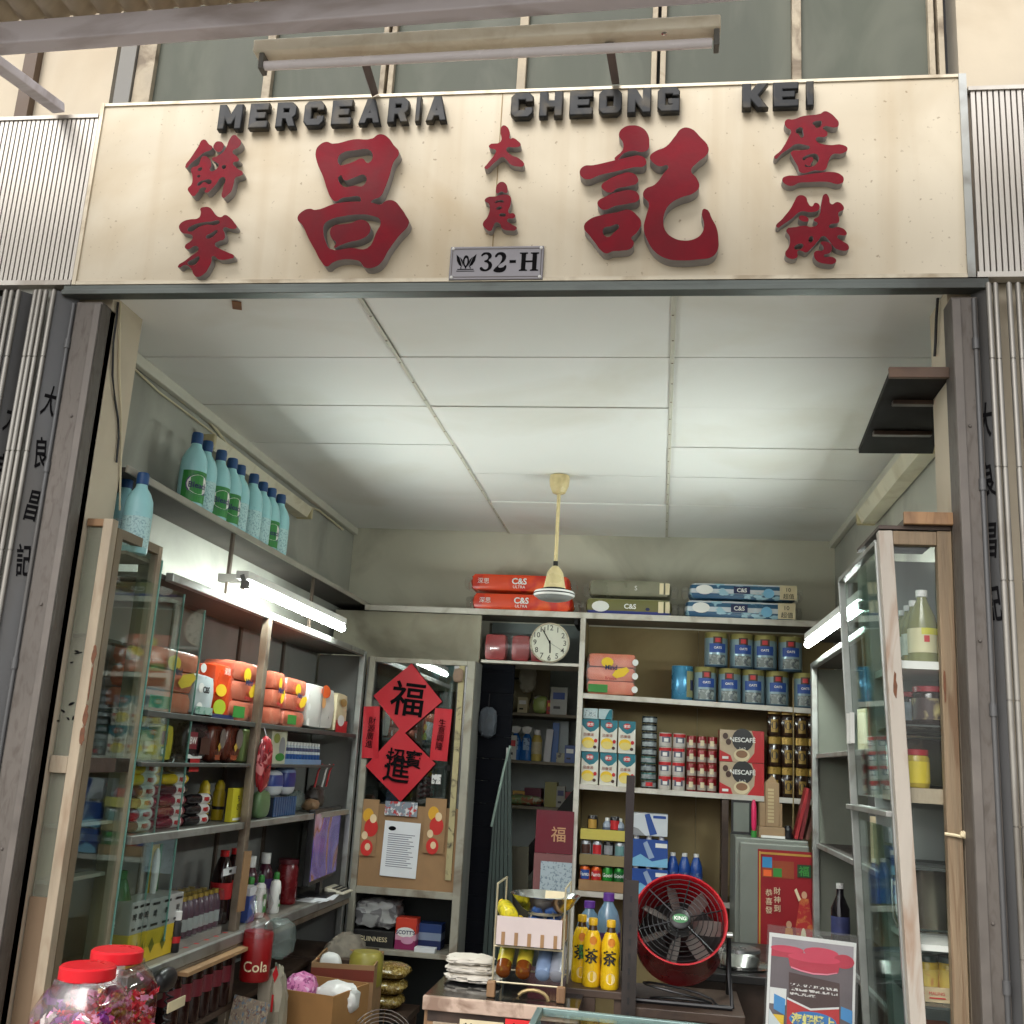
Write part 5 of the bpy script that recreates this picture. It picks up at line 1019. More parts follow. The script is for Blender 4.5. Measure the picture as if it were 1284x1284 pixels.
def canpack(label, px0, px1, pyb, pyt, z):
    m, w_, h_ = place('L', XG+.02, px0, px1, pyb, pyt); t = thing('can_pack', label, 'can pack', (XG+.02-.05, m.y, z), PI2)
    link('carton', MB().box(-w_/2, w_/2, -.05, .05, 0, h_*.5).mesh('carton', M('yellow can carton', (214,182,48), .4, var=.06)), t, bevel=.002); link('carton_top', MB().box(-w_/2, w_/2, -.05, .05, h_*.502, h_).mesh('carton_top', M('silver can carton', (172,172,170), .4, var=.06)), t, bevel=.002)
    n = 3
    for k in range(n):
        prints(t, w_, h_, -.05-.0005*k, [('p', [((k+.25)/n,.25),((k+.5)/n,.38),((k+.75)/n,.25),((k+.5)/n,.12)], M('olive mark', (110,110,30), .5)), ('r',(k+.2)/n,(k+.8)/n,.56,.60,BLK), ('t',(k+.5)/n,.76,.14,'啤',BLK), ('r',(k+.2)/n,(k+.8)/n,.9,.94,BLK)])
    return t
canpack('yellow and silver can carton with bold black print on the counter', 181, 222, 1192, 1118, cz)
canpack('yellow and silver can carton seen through the case glass', 158, 179, 1202, 1122, cz)
p = W(209, 1112, 'x', XG); t = thing('brush_pack', 'long green and yellow blister pack standing above the can carton', 'packet', (XG-.06, p.y+.02, cz+.17), PI2)
obj('card', MB().box(-.035,.035,-.002,.002,0,.17), M('yellow card', (210,180,60), .5), t); obj('strip', MB().box(.015,.034,-.004,-.0022,0,.17), M('green card strip', (40,110,60), .5), t); obj('blister', MB().soft(.028,.02,.16,.05,.02,4,3,0,.4), white_pl, t, (-.018,-.012,.0))
obj('stand', MB().box(-.03,.03,.0025,.02,-.1695,.1), blk_f, t)
# shrink-wrapped tray of small gold-capped bottles
yv0, yv1 = W(224, 1178, 'x', XG+.015).y, W(277, 1168, 'x', XG+.015).y
tr = tag(obj('drink_tray', MB().box(-(yv1-yv0)/2, (yv1-yv0)/2, -.075, .075, 0, .025), M('grey pulp tray', (150,146,140), .6), None, (XG-.06, (yv0+yv1)/2, cz), (0,0,PI2)), 'grey tray under the shrink-wrapped gold-capped drinks', 'tray')
vb = [(.021,0),(.0225,.004),(.0225,.085),(.0175,.105),(.011,.118)]
nB = max(5, round((yv1-yv0)/.047))
for k in range(nB):
    for j in range(3):
        minibottle('drink_bottle', 'small dark drink bottle with gold cap in the shrink-wrapped tray', 'bottle', (XG-.015-.047*j, yv0+(k+.5)*(yv1-yv0)/nB, cz+.026), vb, M('plum drink', (92,70,84), .2, var=.1), [(.0115,.117),(.0125,.118),(.0125,.132),(0,.1325)], M('gold cap', (196,170,80), .3, .5), (.0231,.02,.06,M('silver label', (170,178,176), .35, var=.1)), 'gold-capped drink bottles in the tray', n=12)
o = tag(obj('shrink_wrap', MB().soft(yv1-yv0+.012, .162, .165, .01, .006, 5, 8, 0, .06), film, None, (XG-.06, (yv0+yv1)/2, cz-.0), (0,0,PI2)), 'clear shrink wrap over the tray of gold-capped drinks', 'wrap')
p = W(223, 1170, 'x', XG+.03); minibottle('sauce_bottle', 'slim dark bottle with white cap between the carton and the drink tray', 'bottle', (XG+.022, p.y, cz), [(.016,0),(.017,.003),(.017,.09),(.012,.102)], BLK, [(.012,.1),(.014,.101),(.014,.128),(0,.128)], white_pl, (.0176,.03,.05,RED))
for k, px in enumerate((281, 291)):
    p = W(px, 1150, 'x', XG-.06); pet('cola_bottle', 'cola bottle with red cap and red label beside the cardboard flap', (XG-.09, p.y+.01+.03*k, cz), 1.22, cola, red_pl, RED, 'red-capped cola bottles on the counter')
carton('white_label_card', 'small white price card before the cola bottles', 'card', 'L', XG+.02, 280, 296, 1097, 1088, .002, paper, [('r',.4,.6,.3,.7,BLK)])
p = W(306, 1110, 'x', XF+.034); t = tag(obj('cardboard_flap', MB().box(-.035,.035,-.002,.002,0,.215), cardb, None, (XF+.035, p.y-.01, W(304,1142,'x',XF+.035).z), (0,R(3),PI2)), 'brown cardboard strip taped on the worn rack post', 'cardboard')
for k, px in enumerate((325, 340)):
    p = W(px, 1120, 'x', XG-.05); minibottle('mouthwash_bottle', 'purple-brown bottle with tall white cap behind the white bottles', 'bottle', (XG-.10, p.y+.03*k, cz), [(.034,0),(.036,.006),(.036,.14),(.025,.17),(.018,.18)], M('purple brown liquid', (70,30,44), .2), [(.018,.18),(.021,.181),(.021,.225),(0,.225)], white_pl, (.0368,.03,.12,M('dark purple label', (60,40,90), .4)), 'purple-brown white-capped bottles')
for k, (px, gm_) in enumerate(((322, 1), (331, 1), (346, 0))):
    p = W(px, 1135, 'x', XG+.01); t = thing('lotion_bottle', ['white bottle with green label nearest the cardboard flap','white bottle with green label and green cap, second from the flap','plain white bottle with green pump cap and a small black emblem'][k], 'bottle', (XG-.02+.012*k, p.y-.01, cz), PI2)
    link('body', MB().lathe([(.030,0),(.034,.006),(.034,.10),(.028,.125),(.014,.135)], 18, 0, sy=.65).mesh('body', white_pl), t); link('cap', MB().lathe([(.012,.135),(.013,.137),(.013,.158),(.009,.164),(0,.164)], 12).mesh('cap', GRN), t)
    prints(t, .06, .13, -.0215, [('r',.15,.85,.15,.7,GRN),('e',.5,.45,.2,.12,WHT)] if gm_ else [('e',.5,.5,.16,.1,BLK),('t',.5,.25,.1,'滴露',GRN)])
p = W(318, 1100, 'x', XG+.01); carton('blue_white_bottle', 'tall white-topped blue packet beside the cardboard flap', 'packet', 'L', XG+.012, 313, 321, 1128, 1085, .03, BANDS('blue white wrap', [(0,(70,90,160)),(.75,(220,220,224))], .4), (), z=cz)
p = W(352, 1075, 'x', XG-.03); tag(link('plastic_bag', MB().soft(.11,.07,.14,.1,.12,6,44,0,.3).mesh('plastic_bag', MATS['milky bag']), None, (XG-.12, p.y, cz+.02), (0,0,PI2)), 'crumpled clear bag behind the purple-brown bottles', 'bag')
p = W(365, 1105, 'x', XG-.03); t = minibottle('round_tin', 'red lidded jar beside the monitor', 'jar', (XG-.05, p.y, cz), [(.045,0),(.048,.006),(.048,.15),(.04,.17)], M('dark red jar', (110,24,30), .25, var=.2, scale=30), [(.04,.17),(.046,.171),(.046,.19),(0,.192)], M('dark red lid', (80,20,30), .4))
# monitor
p0, p1 = W(390, 1100, 'x', XF+.04), W(432, 1100, 'x', XF+.04)
m0, m1 = W(391, 1106, 'x', XF+.02), W(432, 1092, 'x', XF+.02); mt0 = W(396, 1022, 'x', XF+.02)
mn = thing('monitor', 'black desktop monitor showing a purple and orange picture on the counter', 'monitor', (XF-.01, (m0.y+m1.y)/2, cz), PI2+R(4))
mw_ = m1.y-m0.y; zb_ = m0.z-cz; zt_ = mt0.z-cz
obj('bezel', MB().box(-mw_/2-.012, mw_/2+.012, -.0, .03, zb_-.02, zt_+.02), black_p, mn, bevel=.003)
def screen():
    m, n, l, pb = nodes('screen picture'); 
    nz = noise(n, l, 4.5, 2, .8, (1,1,.8)); r_ = n.new('ShaderNodeValToRGB'); e = r_.color_ramp.elements
    e[0].position = .35; e[0].color = S(70,58,120); e[1].position = .66; e[1].color = S(150,146,176); q = e.new(.5); q.color = S(96,86,140); q = e.new(.57); q.color = S(120,80,66)
    l.new(nz.outputs[0], r_.inputs[0]); l.new(r_.outputs[0], pb.inputs['Base Color']); l.new(r_.outputs[0], pb.inputs['Emission Color']); pb.inputs['Emission Strength'].default_value = .15; pb.inputs['Roughness'].default_value = .2
    return m
obj('screen', MB().box(-mw_/2, mw_/2, -.003, -.0005, zb_, zt_), screen(), mn)
obj('stand', MB().bar((0,.015,zb_-.02), (0,.015,.012), .05, .02), black_p, mn); obj('foot', MB().box(-.1,.1,-.05,.09,0,.012), black_p, mn, bevel=.003)
p = W(428, 1122, 'x', XF+.02); t = thing('calculator', 'pale desk calculator lying at the end of the counter', 'calculator', (XF+.02, p.y-.05, cz), PI2)
obj('body', MB().hexa([(-.08,-.05,0),(.08,-.05,0),(.08,.05,0),(-.08,.05,0),(-.08,-.05,.008),(.08,-.05,.008),(.08,.05,.03),(-.08,.05,.03)]), M('beige calculator', (206,200,180), .4), t, bevel=.003)
for i in range(5):
    for j in range(3): obj('key', MB().box(-.06+i*.027, -.042+i*.027, -.035+j*.02, -.022+j*.02, .012+.006*j, .0165+.0055*j), black_p, t)
p = W(400, 1128, 'x', XF+.02); 
for k in range(3): tag(obj('paper_sheet', MB().box(-.10,.10,-.06,.06,.002*k,.0015+.002*k), paper, None, (XF+.005+.005*k, p.y+.04*k, cz+.0005), (0,0,PI2+R(7*k-5))), ['bottom sheet of loose papers under the calculator','middle sheet of loose papers before the monitor','top sheet of loose papers before the monitor'][k], 'paper')
# ---- under the counter
p = W(312, 1165, 'x', XF+.055)
t = thing('cola_can_bag', 'large red cola bottle novelty in a clear bag hanging at the worn post', 'bag', (XF+.095, p.y, W(312,1232,'x',XF+.095).z))
hh2 = W(312,1172,'x',XF+.095).z-W(312,1232,'x',XF+.095).z
obj('can', MB().lathe([(.052,0),(.056,.006),(.056,hh2-.006),(.052,hh2)], 22), M('cola red', (140,18,22), .35, var=.08), t); obj('clear_bag', MB().lathe([(.058,hh2-.02),(.054,hh2+.03),(.03,hh2+.06),(.045,hh2+.10),(.02,hh2+.15)], 16), film, t)
link('lettering', curved_text('Cola', .052, .0567, CRM), t, (0,0,hh2*.32), (0,0,R(22)))
for k in range(6):
    p = W(212+k*8.5, 1284, 'x', XF+.02); pet('cola_bottle', 'dark cola bottle with pink-red label in the pack under the counter', (XF-.01, .86+.085*k, .623), 1.12, cola, RED, M('pink red label', (112,38,48), .4), 'cola bottles under the counter')
    pet('cola_bottle', 'dark cola bottle with pink-red label in the pack under the counter', (XF-.09, .86+.085*k, .623), 1.12, cola, RED, MATS['pink red label'], 'cola bottles under the counter')
tag(obj('cardboard_tray', MB().box(-.3,.3,-.10,.08,0,.012), cardb, None, (XF-.02, 1.08, .885-.02), (0,0,PI2)), 'flat cardboard tray lying over the cola bottles', 'cardboard').location.z = .872-.001-.015 if False else .815
p = W(235, 1225, 'x', XF+.06); t = thing('telephone_handset', 'black telephone handset with coiled cord hung under the counter', 'telephone', (XF+.075, .62, .80)); obj('handset', MB().soft(.05,.12,.07,.1,0,4,2,0,.5), black_p, t)
obj('coil', MB().tube([(.0+.012*math.cos(k*1.1), .05+.012*math.sin(k*1.1), .0-.004*k) for k in range(40)], .003, 6), black_p, t); obj('card', MB().box(.02,.024,.0,.12,-.06,-.03), CRM, t)
# boxes on the floor beside the counter
def cbox(label, px0, px1, py, pyb, y, dep, rz, mt=cardb, open_=True, contents=None):
    a = W(px0, py, 'y', y); c = W(px1, py, 'y', y); w_ = c.x-a.x; h_ = a.z-.012
    t = thing('cardboard_box', label, 'box', ((a.x+c.x)/2, y+dep/2, .012), rz); th = .006
    for nm, bb in (('front', (-w_/2,w_/2,-dep/2,-dep/2+th,0,h_)), ('back', (-w_/2,w_/2,dep/2-th,dep/2,0,h_)), ('side', (-w_/2,-w_/2+th,-dep/2+th,dep/2-th,0,h_)), ('side', (w_/2-th,w_/2,-dep/2+th,dep/2-th,0,h_)), ('bottom', (-w_/2+th,w_/2-th,-dep/2+th,dep/2-th,0,th))):
        obj(nm, MB().box(*bb), mt, t)
    return t, w_, h_
t, w_, h_ = cbox('open brown cardboard box printed with a red arrow, nearest the cola pack', 346, 432, 1241, 1284, 1.55, .30, R(-12), M('orange cardboard', (160,118,70), .8, var=.1))
prints(t, w_, h_, -.15, [('p',[(.08,.80),(.11,.86),(.14,.80),(.12,.80),(.12,.68),(.10,.68),(.10,.80)],M('arrow red', (110,30,24), .6)),('r',.45,.6,.78,.80,BRN),('r',.45,.58,.73,.75,BRN),('r',.14,.4,.6,.61,BRN)])
tag(obj('net_bag', MB().soft(.14,.16,.16,.1,.08,5,61,0,.5), SPOTS('pink net', (206,120,170), [(230,180,210),(150,60,120)], 40, .4), None, (t.location.x-.08, t.location.y-.02, h_-.10)), 'bunched pink net bag in the arrow-printed box', 'bag'); tag(obj('foam_scrap', MB().soft(.18,.14,.14,.1,.1,5,62,0,.5), white_pl, None, (t.location.x+.07, t.location.y, h_-.10)), 'white foam scraps in the arrow-printed box', 'packing')
t2, w2, h2 = cbox('tall brown cardboard box behind the arrow-printed box', 385, 462, 1205, 1284, 2.0, .36, R(8)); prints(t2, w2, h2, -.18, [('r',.0,1,.90,.97,M('box red print', (120,50,34), .7))])
tag(obj('yellow_tin', MB().lathe([(.07,0),(.075,.01),(.075,.12),(.06,.14),(0,.142)], 20), M('olive tin', (150,140,60), .4, var=.1), None, (t2.location.x+.08, t2.location.y, h2-.10)), 'olive yellow tin standing in the tall cardboard box', 'tin'); tag(obj('white_packet', MB().soft(.10,.06,.12,.1,.06,4,63,0,.4), white_pl, None, (t2.location.x-.06, t2.location.y-.08, h2-.08)), 'white paper packet in the tall cardboard box', 'packet')
p = W(400, 1190, 'y', 2.3); tag(obj('rolled_mattress', MB().soft(.20,.3,.30,.1,.09,7,64,0,.35), M('cream quilt', (122,114,102), .85, var=.3, scale=16), None, (p.x, 2.45, p.z-.16), (0,R(25),0)), 'rolled cream quilt leaning behind the cardboard boxes', 'bedding').location.z = max(.02, p.z-.22)
tag(obj('storage_crate', MB().box(-.2,.2,-.18,.18,0,.62), wood_dark, None, (p.x, 2.45, .012)), 'dark crate under the rolled cream quilt', 'crate')
p = W(335, 1240, 'y', 1.35); t = thing('plastic_bag_bundle', 'pale plastic bag bundle with printed labels hanging beside the worn post', 'bag', (p.x, 1.42, .30)); obj('bag', MB().soft(.12,.12,.46,.08,.16,7,65,0,.25), M('cream bag', (160,152,134), .4, var=.12, scale=10), t); obj('top_bag', MB().soft(.13,.11,.15,.1,.1,5,66,0,.4), MATS['milky bag'], t, (.0,0,.47))
prints(t, .12, .5, -.063, [('p',[(.6,.86),(.7,.92),(.8,.86),(.7,.80)],RED),('r',.65,.72,.6,.72,RED)])
p = W(310, 1265, 'y', 1.28); t = tag(obj('magazine_sheet', MB().box(-.075,.065,-.002,.002,-.2,.03), SPOTS('magazine print', (150,136,120), [(120,90,84),(110,130,144),(176,164,140)], 40), None, (p.x+.01, 1.30, p.z), (0,R(8),0)), 'colourful printed sheet hanging below the red cola novelty', 'paper')
# things on the lower shelf of the paper cabinet
zl2 = zl+.0105; yq = YG+.03
t = carton('beer_pack', 'black can pack with white lettering under a grey cover', 'can pack', 'B', yq, 441, 492, 1193, 1172, .2, M('black carton', (36,34,34), .4), [('t',.5,.5,.4,'GUINNESS',CRM,.0004)], z=zl2); h_ = place('B', yq, 441, 492, 1193, 1172)[2]
tag(link('grey_cover', MB().soft(.24,.2,.15,.1,.12,7,71,0,.15).mesh('grey_cover', SPOTS('grey film', (160,160,158), [(110,108,110)], 18, .35)), None, (t.location.x, t.location.y, zl2+h_)), 'crumpled grey film bundle on the black can pack', 'wrap')
carton('diaper_box', 'red and purple box with white lettering on the cabinet shelf', 'box', 'B', yq, 494, 520, 1190, 1150, .09, BANDS('scotts wrap', [(0,(140,40,90)),(.3,(206,150,170)),(.5,(200,60,40))], .4), [('e',.5,.55,.45,.16,WHT),('t',.5,.55,.17,"SCOTT'S",NAVY,.0006),('e',.6,.3,.3,.12,M('pink print', (206,150,180), .5))], z=zl2)
carton('blue_box', 'wide blue box with a pale band at the back of the cabinet shelf', 'box', 'B', yq+.07, 522, 552, 1190, 1158, .1, BANDS('blue band box', [(0,(24,40,90)),(.35,(130,146,170)),(.65,(28,60,120))], .5), (), z=zl2)
carton('folded_paper', 'folded white paper lying before the wide blue box', 'paper', 'B', YG-.005, 519, 545, 1192, 1186, .06, paper, (), z=zl2)
for k in range(3):
    p = W(478, 1250+0*k, 'y', 2.6); tag(obj('rice_bag', MB().soft(.22,.2,.07,.1,.05,5,80+k,0,.4), SPOTS('amber beans', (150,124,60), [(110,86,40),(190,170,110)], 60, .2), None, (p.x+.01*k, 2.62, .37+.068*k)), ['bottom amber bag of dried beans in the floor pile','middle amber bag of dried beans in the floor pile','top amber bag of dried beans in the floor pile'][k], 'bag')
tag(obj('low_stool', MB().box(-.16,.16,-.13,.13,.34,.369).box(-.15,-.12,-.12,-.09,0,.34).box(.12,.15,-.12,-.09,0,.34).box(-.15,-.12,.09,.12,0,.34).box(.12,.15,.09,.12,0,.34), wood_dark, None, (W(478,1250,'y',2.6).x, 2.62, .012)), 'low dark stool under the pile of bean bags', 'stool').location.z = .0
# ================================================================== back rack goods
YI = YS+.03
def tincan(name, label, cat, px, pyb, pyt, wpx, zf, extra=0, body=None, band=None, group=None, lab=None, y=YI, silver=True, hh=None, text=None):
    p = W(px, pyb, 'y', y); r = wpx/2*(y+2.7)/FPX*1.02; h = hh or (W(px, pyt, 'y', y).z-p.z)
    t = thing(name, label, cat, (p.x, y+r, (zf(p.x) if zf else p.z)+extra+.0015), random.uniform(-.16,.16), group); t.location.x += random.uniform(-.0015,.0015)
    link('body', cached(('tc', name, round(r,3), round(h,3), body.name), lambda: MB().lathe([(r*.96,0),(r,.004),(r,h-.004),(r*.96,h)], 20).mesh('body', body)), t)
    link('lid', cached(('tcl', name, round(r,3), round(h,3)), lambda: MB().lathe([(r*.97,h),(r*.985,h+.002),(r*.9,h+.002),(r*.88,h-.001),(0,h-.001)], 20).mesh('lid', M('tin lid', (176,166,120), .3, .7))), t)
    if lab:
        for j, (a0, a1, z0_, z1_, mt) in enumerate(lab): link('label', cached(('tcb', name, round(r,3), round(h,3), j, mt.name), lambda: wrap(a0, a1, z0_*h, z1_*h, r*(1.006+.004*j), mt, 8)), t)
    if text: link('lettering', curved_text(text[0], text[1]*h, r*1.025, text[3]), t, (0,0,text[2]*h))
    return t, h
oat = BANDS('oat tin wrap', [(0,(66,92,116)),(.06,(136,160,170)),(.84,(150,142,84))], .28, .35)
mlk = SPOTS('dairy print', (120,128,126), [(84,92,98),(156,164,162)], 40)
olab = [(-.75,.75,.42,.68,BLU), (-.75,.75,.08,.36,mlk), (-.4,.4,.68,.88,BRN), (-.22,.22,.72,.84,RED)]
oatn = ['first','second','third','fourth']
for k, px in enumerate((884, 915.5, 945.5, 975.5)):
    t, hO = tincan('oat_tin', '%s oat tin of the lower row, counted from the side-turned tin' % oatn[k], 'tin', px, 880+k*2.4, 838+k*2.2, 27.5, z1, 0, oat, None, None, olab, hh=.182, text=('OATS', .09, .56, WHT))
tincan('oat_tin', 'lower-row oat tin standing apart, by the aluminium rack post', 'tin', 1011, 888, 848, 26, z1, 0, oat, None, None, olab, hh=.182, text=('OATS', .09, .56, WHT))
tincan('oat_tin', 'side-turned pale blue oat tin at the start of the lower row', 'tin', 855, 877, 836, 26, z1, 0, M('sky tin', (70,140,180), .28, .35, var=.1), None, None, [(.3,1.4,.1,.85,M('tan tin side', (150,150,110), .4)), (.7,1.2,.3,.6,NAVY)], hh=.182)
for k, px in enumerate((898, 930.5, 960.5, 993)):
    tincan('oat_tin', '%s oat tin of the upper stacked row, counted from the tissue pack side' % oatn[k], 'tin', px, 838, 798, 28, z1, .186, oat, None, None, olab, hh=.182, text=('OATS', .09, .56, WHT))
# soup boxes
itS = [('p',[(0,1),(1,1),(1,.78),(.75,.64),(.5,.6),(.25,.68),(0,.82)],TEAL),('e',.5,.84,.22,.09,RED),('t',.5,.84,.1,'家樂',WHT,.0003),('t',.42,.52,.11,'忌廉湯',M('rust print', (150,70,40), .5)),('e',.4,.28,.36,.16,YEL),('e',.42,.22,.34,.12,M('soup cream', (226,206,120), .5)),('e',.84,.34,.1,.06,RED),('e',.8,.14,.1,.05,BRN)]
bxs = M('soup box white', (220,218,206), .45, var=.03)
for j, (yb, yt) in enumerate(((985, 948), (947, 909))):
    for k, (a_, b_) in enumerate(((728,749.5),(751.5,772.5),(774.5,796))):
        carton('soup_box', '%s white and teal soup box of the %s' % (['first','second','third'][k], 'bottom layer' if j == 0 else 'upper layer')+' beside the rack post', 'box', 'B', YI-.005, a_, b_, yb+k*1.4, yt+k*1.4, .07, bxs, itS, z=z2(W((a_+b_)/2,yb,'y',YI).x)+.0015+j*.1685, h=.1665, tilt=random.uniform(-.05,.05))
for k, (a_, b_) in enumerate(((731,749),(750,767))):
    carton('soup_box', ['soup box lying on its side with back text outward','soup box lying on its side with a teal flap outward'][k], 'box', 'B', YI, a_, b_, 908, 895, .15, M('soup box side', (176,196,200), .5, var=.06), [('r',.1,.9,.2,.8,SPOTS('fine grey print', (190,204,206), [(110,130,140)], 150))] if k == 0 else [('p',[(.5,0),(1,0),(1,1),(.8,.9),(.6,.4)],TEAL)], z=z2(-.35)+.3395)
# dark flat cans
fl = [('teal', M('fish can teal', (34,78,76), .3, .3, var=.15, scale=30)), ('dark', M('fish can dark', (44,52,58), .28, .4, var=.2, scale=30)), ('red-marked', M('fish can red', (60,60,60), .3, .3, var=.2, scale=30))]
for k in range(9):
    kk = 2 if k == 0 else (0 if k in (1,3) else 1); p = W(812.5, 987, 'y', YI); hC = .0405
    t, _ = tincan('flat_can', '%s flat can, %s up in the tall single stack' % (fl[kk][0], ['first','second','third','fourth','fifth','sixth','seventh','eighth','ninth'][k]), 'can', 812.5-k*.05, 987, 978, 18.5, z2, k*.0412, fl[kk][1], None, None, [(-1.2,1.2,.2,.75,M('can silver print', (140,148,150), .35, .3, var=.35, scale=50))]+([(-.5,.4,.3,.8,RED)] if k == 0 else []), hh=.039)
# condensed milk tins (square-ish labels) and slim red tins
for c_, px in enumerate((833, 850.5)):
    for k in range(4):
        tincan('milk_tin', 'white and red milk tin, %s up in the %s' % (['first','second','third','fourth'][k], 'column by the flat cans' if c_ == 0 else 'column by the slim red tins'), 'tin', px, 988+c_, 972, 15.2, z2, k*.0725, M('milk tin white', (200,196,190), .35, .1, var=.05), None, None, [(-1.3,1.3,.72,.95,RED),(-.7,.7,.3,.72,M('milk tin grey', (90,96,116), .4)),(-.35,.35,.35,.62,WHT)]+([(-.4,.4,.6,.9,RED)] if k == 0 else []), hh=.0705)
for c_, px in enumerate((866.5, 879.5, 892.5)):
    for k in range(4):
        tincan('slim_tin', 'slim red and silver tin, %s up in the %s' % (['first','second','third','fourth'][k], ['column by the milk tins','middle red column','column by the coffee boxes'][c_]), 'tin', px, 991+c_, 975, 11.6, z2, k*.0705, M('slim tin red', (128,28,34), .3, .2, var=.1), None, None, [(-1.2,1.2,.12,.5,M('slim tin silver', (168,160,150), .35, .2, var=.2, scale=40)),(-.4,.4,.3,.7,CRM)], hh=.0685)
# coffee boxes
for k, (yb, yt) in enumerate(((994, 959), (958.5, 923.5))):
    carton('coffee_box', ['lower','upper'][k]+' red instant coffee box reading NESCAFE', 'box', 'B', YI-.01, 902, 958, yb, yt, .14, M('coffee box red', (150,24,40), .4, var=.05), [('r',0,1,0,1,M('coffee box cream', (188,168,140), .45, var=.08)),('p',[(.0,.36),(.25,.2),(.3,0),(0,0)],RED),('p',[(1,1),(1,0),(.62,0),(.78,.3),(.8,.7),(.72,1)],RED),('e',.52,.7,.24,.36,BLK),('t',.52,.72,.2,'NESCAFÉ',WHT,.0008),('t',.52,.42,.14,'1+2',WHT),('e',.5,.22,.18,.2,CRM),('e',.5,.25,.13,.12,M('milky coffee', (140,100,70), .5)),('e',.13,.8,.06,.1,BRN),('e',.2,.62,.06,.1,BRN),('r',.06,.2,.08,.16,WHT)], z=z2(.5)+.0015+k*.1625, h=.160)
# gold-lid jars
for c_, px in enumerate((971.5, 989, 1006.5, 1023)):
    for k in range(3):
        p = W(px, 1000, 'y', YI); zz = z2(p.x)+.0015+k*.152
        t = thing('coffee_jar', 'gold-lidded coffee jar, %s up in the %s' % (['first','second','third'][k], ['column beside the coffee boxes','second jar column','third jar column','column by the aluminium post'][c_]), 'jar', (p.x, YI+.04, zz))
        link('body', cached('cj', lambda: MB().lathe([(.033,0),(.036,.006),(.036,.095),(.031,.112)], 18, power=4).mesh('body', M('coffee glass', (44,28,18), .18, var=.15))), t)
        link('lid', cached('cjl', lambda: MB().lathe([(.031,.112),(.034,.113),(.034,.148),(.03,.15),(0,.15)], 18, power=4).mesh('lid', M('gold lid', (160,130,60), .35, .4, var=.08))), t)
        link('label', cached('cjb', lambda: wrap(-.85,.85,.02,.085,.0395,M('gold label', (150,122,60), .35, .3, var=.1))), t); link('emblem', cached('cje', lambda: oval(.0402,.055,.42,.02,BLK)), t)
# lower shelf: trays of cans
z3 = Z3+.003
def cantray(label, z, mt, kinds, ztop):
    a = W(726, 1100, 'y', YI).x; c = W(783, 1100, 'y', YI).x
    t = tag(obj('can_tray', MB().box(a, c, -.0, .004, 0, .052).box(a, c, .004, .2, 0, .004).box(a, a+.004, .004, .2, .004, .05).box(c-.004, c, .004, .2, .004, .05), mt, None, (0, YI-.02, z)), label, 'tray')
    n = len(kinds)
    for k, (kl, body, mark, tx) in enumerate(kinds):
        x = a+(k+.5)*(c-a)/n; tt = thing('drink_can', kl, 'can', (x, YI+.02, z+.0045))
        link('body', cached(('dc', body.name), lambda: MB().lathe([(.022,0),(.0275,.008),(.0275,.098),(.023,.112)], 16).mesh('body', body)), tt); link('lid', cached('dcl', lambda: MB().lathe([(.023,.112),(.0235,.114),(.021,.112),(0,.111)], 16).mesh('lid', M('can end', (180,182,184), .25, .8))), tt)
        if mark: link('label', cached(('dcm', mark.name), lambda: wrap(-.9,.9,.05,.095,.028,mark)), tt)
        if tx: link('lettering', curved_text(tx, .026, .0285, WHT), tt, (0,0,.075))
og = M('orange can', (214,96,24), .28, .3); gn = M('green can', (40,140,50), .28, .3); wc = M('pale can', (170,174,178), .28, .4); bc = M('dark can', (36,32,34), .28, .3)
cantray('brown tray of orange and green soda cans on the low shelf', z3, cardb, [('orange soda can by the rack post', og, BLU, 'Fanta'), ('orange soda can with a red mark', og, RED, 'Fanta'), ('green soda can beside the red-marked orange one', gn, None, 'Good'), ('green soda can by the dark upright', gn, M('deep green', (20,90,40), .4), 'Good')], 0)
cantray('brown tray of coffee cans in the middle of the can stack', z3+.125, tanb, [('silver coffee can at the post end of the middle tray', wc, BRN, None), ('silver coffee can with red flower in the middle tray', wc, RED, None), ('navy coffee can in the middle tray', bc, GRY, None), ('pale teal can at the end of the middle tray', wc, M('pale teal', (110,150,150), .4), None)], 0)
cantray('yellow tray of small drinks topping the can stack', z3+.25, M('yellow tray', (196,180,84), .6, var=.06), [('black can with gold top in the yellow tray', bc, GOLD, None), ('black can with red badge in the yellow tray', bc, RED, None)], 0)
for k, px in enumerate((759, 775)):
    p = W(px, 1062, 'y', YI); minibottle('mini_bottle', ['white-capped mini bottle beside the black cans','white-capped mini bottle by the dark upright'][k], 'bottle', (p.x+.005, YI+.02, z3+.2545), [(.022,0),(.023,.004),(.023,.075),(.012,.09)], M('grey blue bottle', (150,160,176), .3), [(.011,.09),(.012,.091),(.012,.106),(0,.107)], white_pl, (.0236,.02,.06,M('mini label', (90,100,120), .4, var=.3, scale=40)))
pbl = M('isotonic blue', (34,74,150), .35, var=.08); itP = [('p',[(.0,.2),(.3,.45),(.6,.2),(1,.35),(1,0),(0,0)],SKY),('p',[(.36,.85),(.46,.95),(.66,.35),(.52,.28)],M('bottle print', (150,170,200), .4)),('r',.68,.98,.72,.88,WHT)]
carton('sports_drink_pack', 'bottom blue sports drink pack beside the dark upright', 'drink pack', 'B', YI, 788, 837, 1120, 1088, .13, pbl, itP, z=z3)
hh3 = place('B', YI, 788, 837, 1120, 1088)[2]
carton('sports_drink_pack', 'middle blue sports drink pack with bottle picture', 'drink pack', 'B', YI, 788, 837, 1086, 1052, .13, pbl, itP, z=z3+hh3+.012)
hh4 = place('B', YI, 788, 837, 1086, 1052)[2]
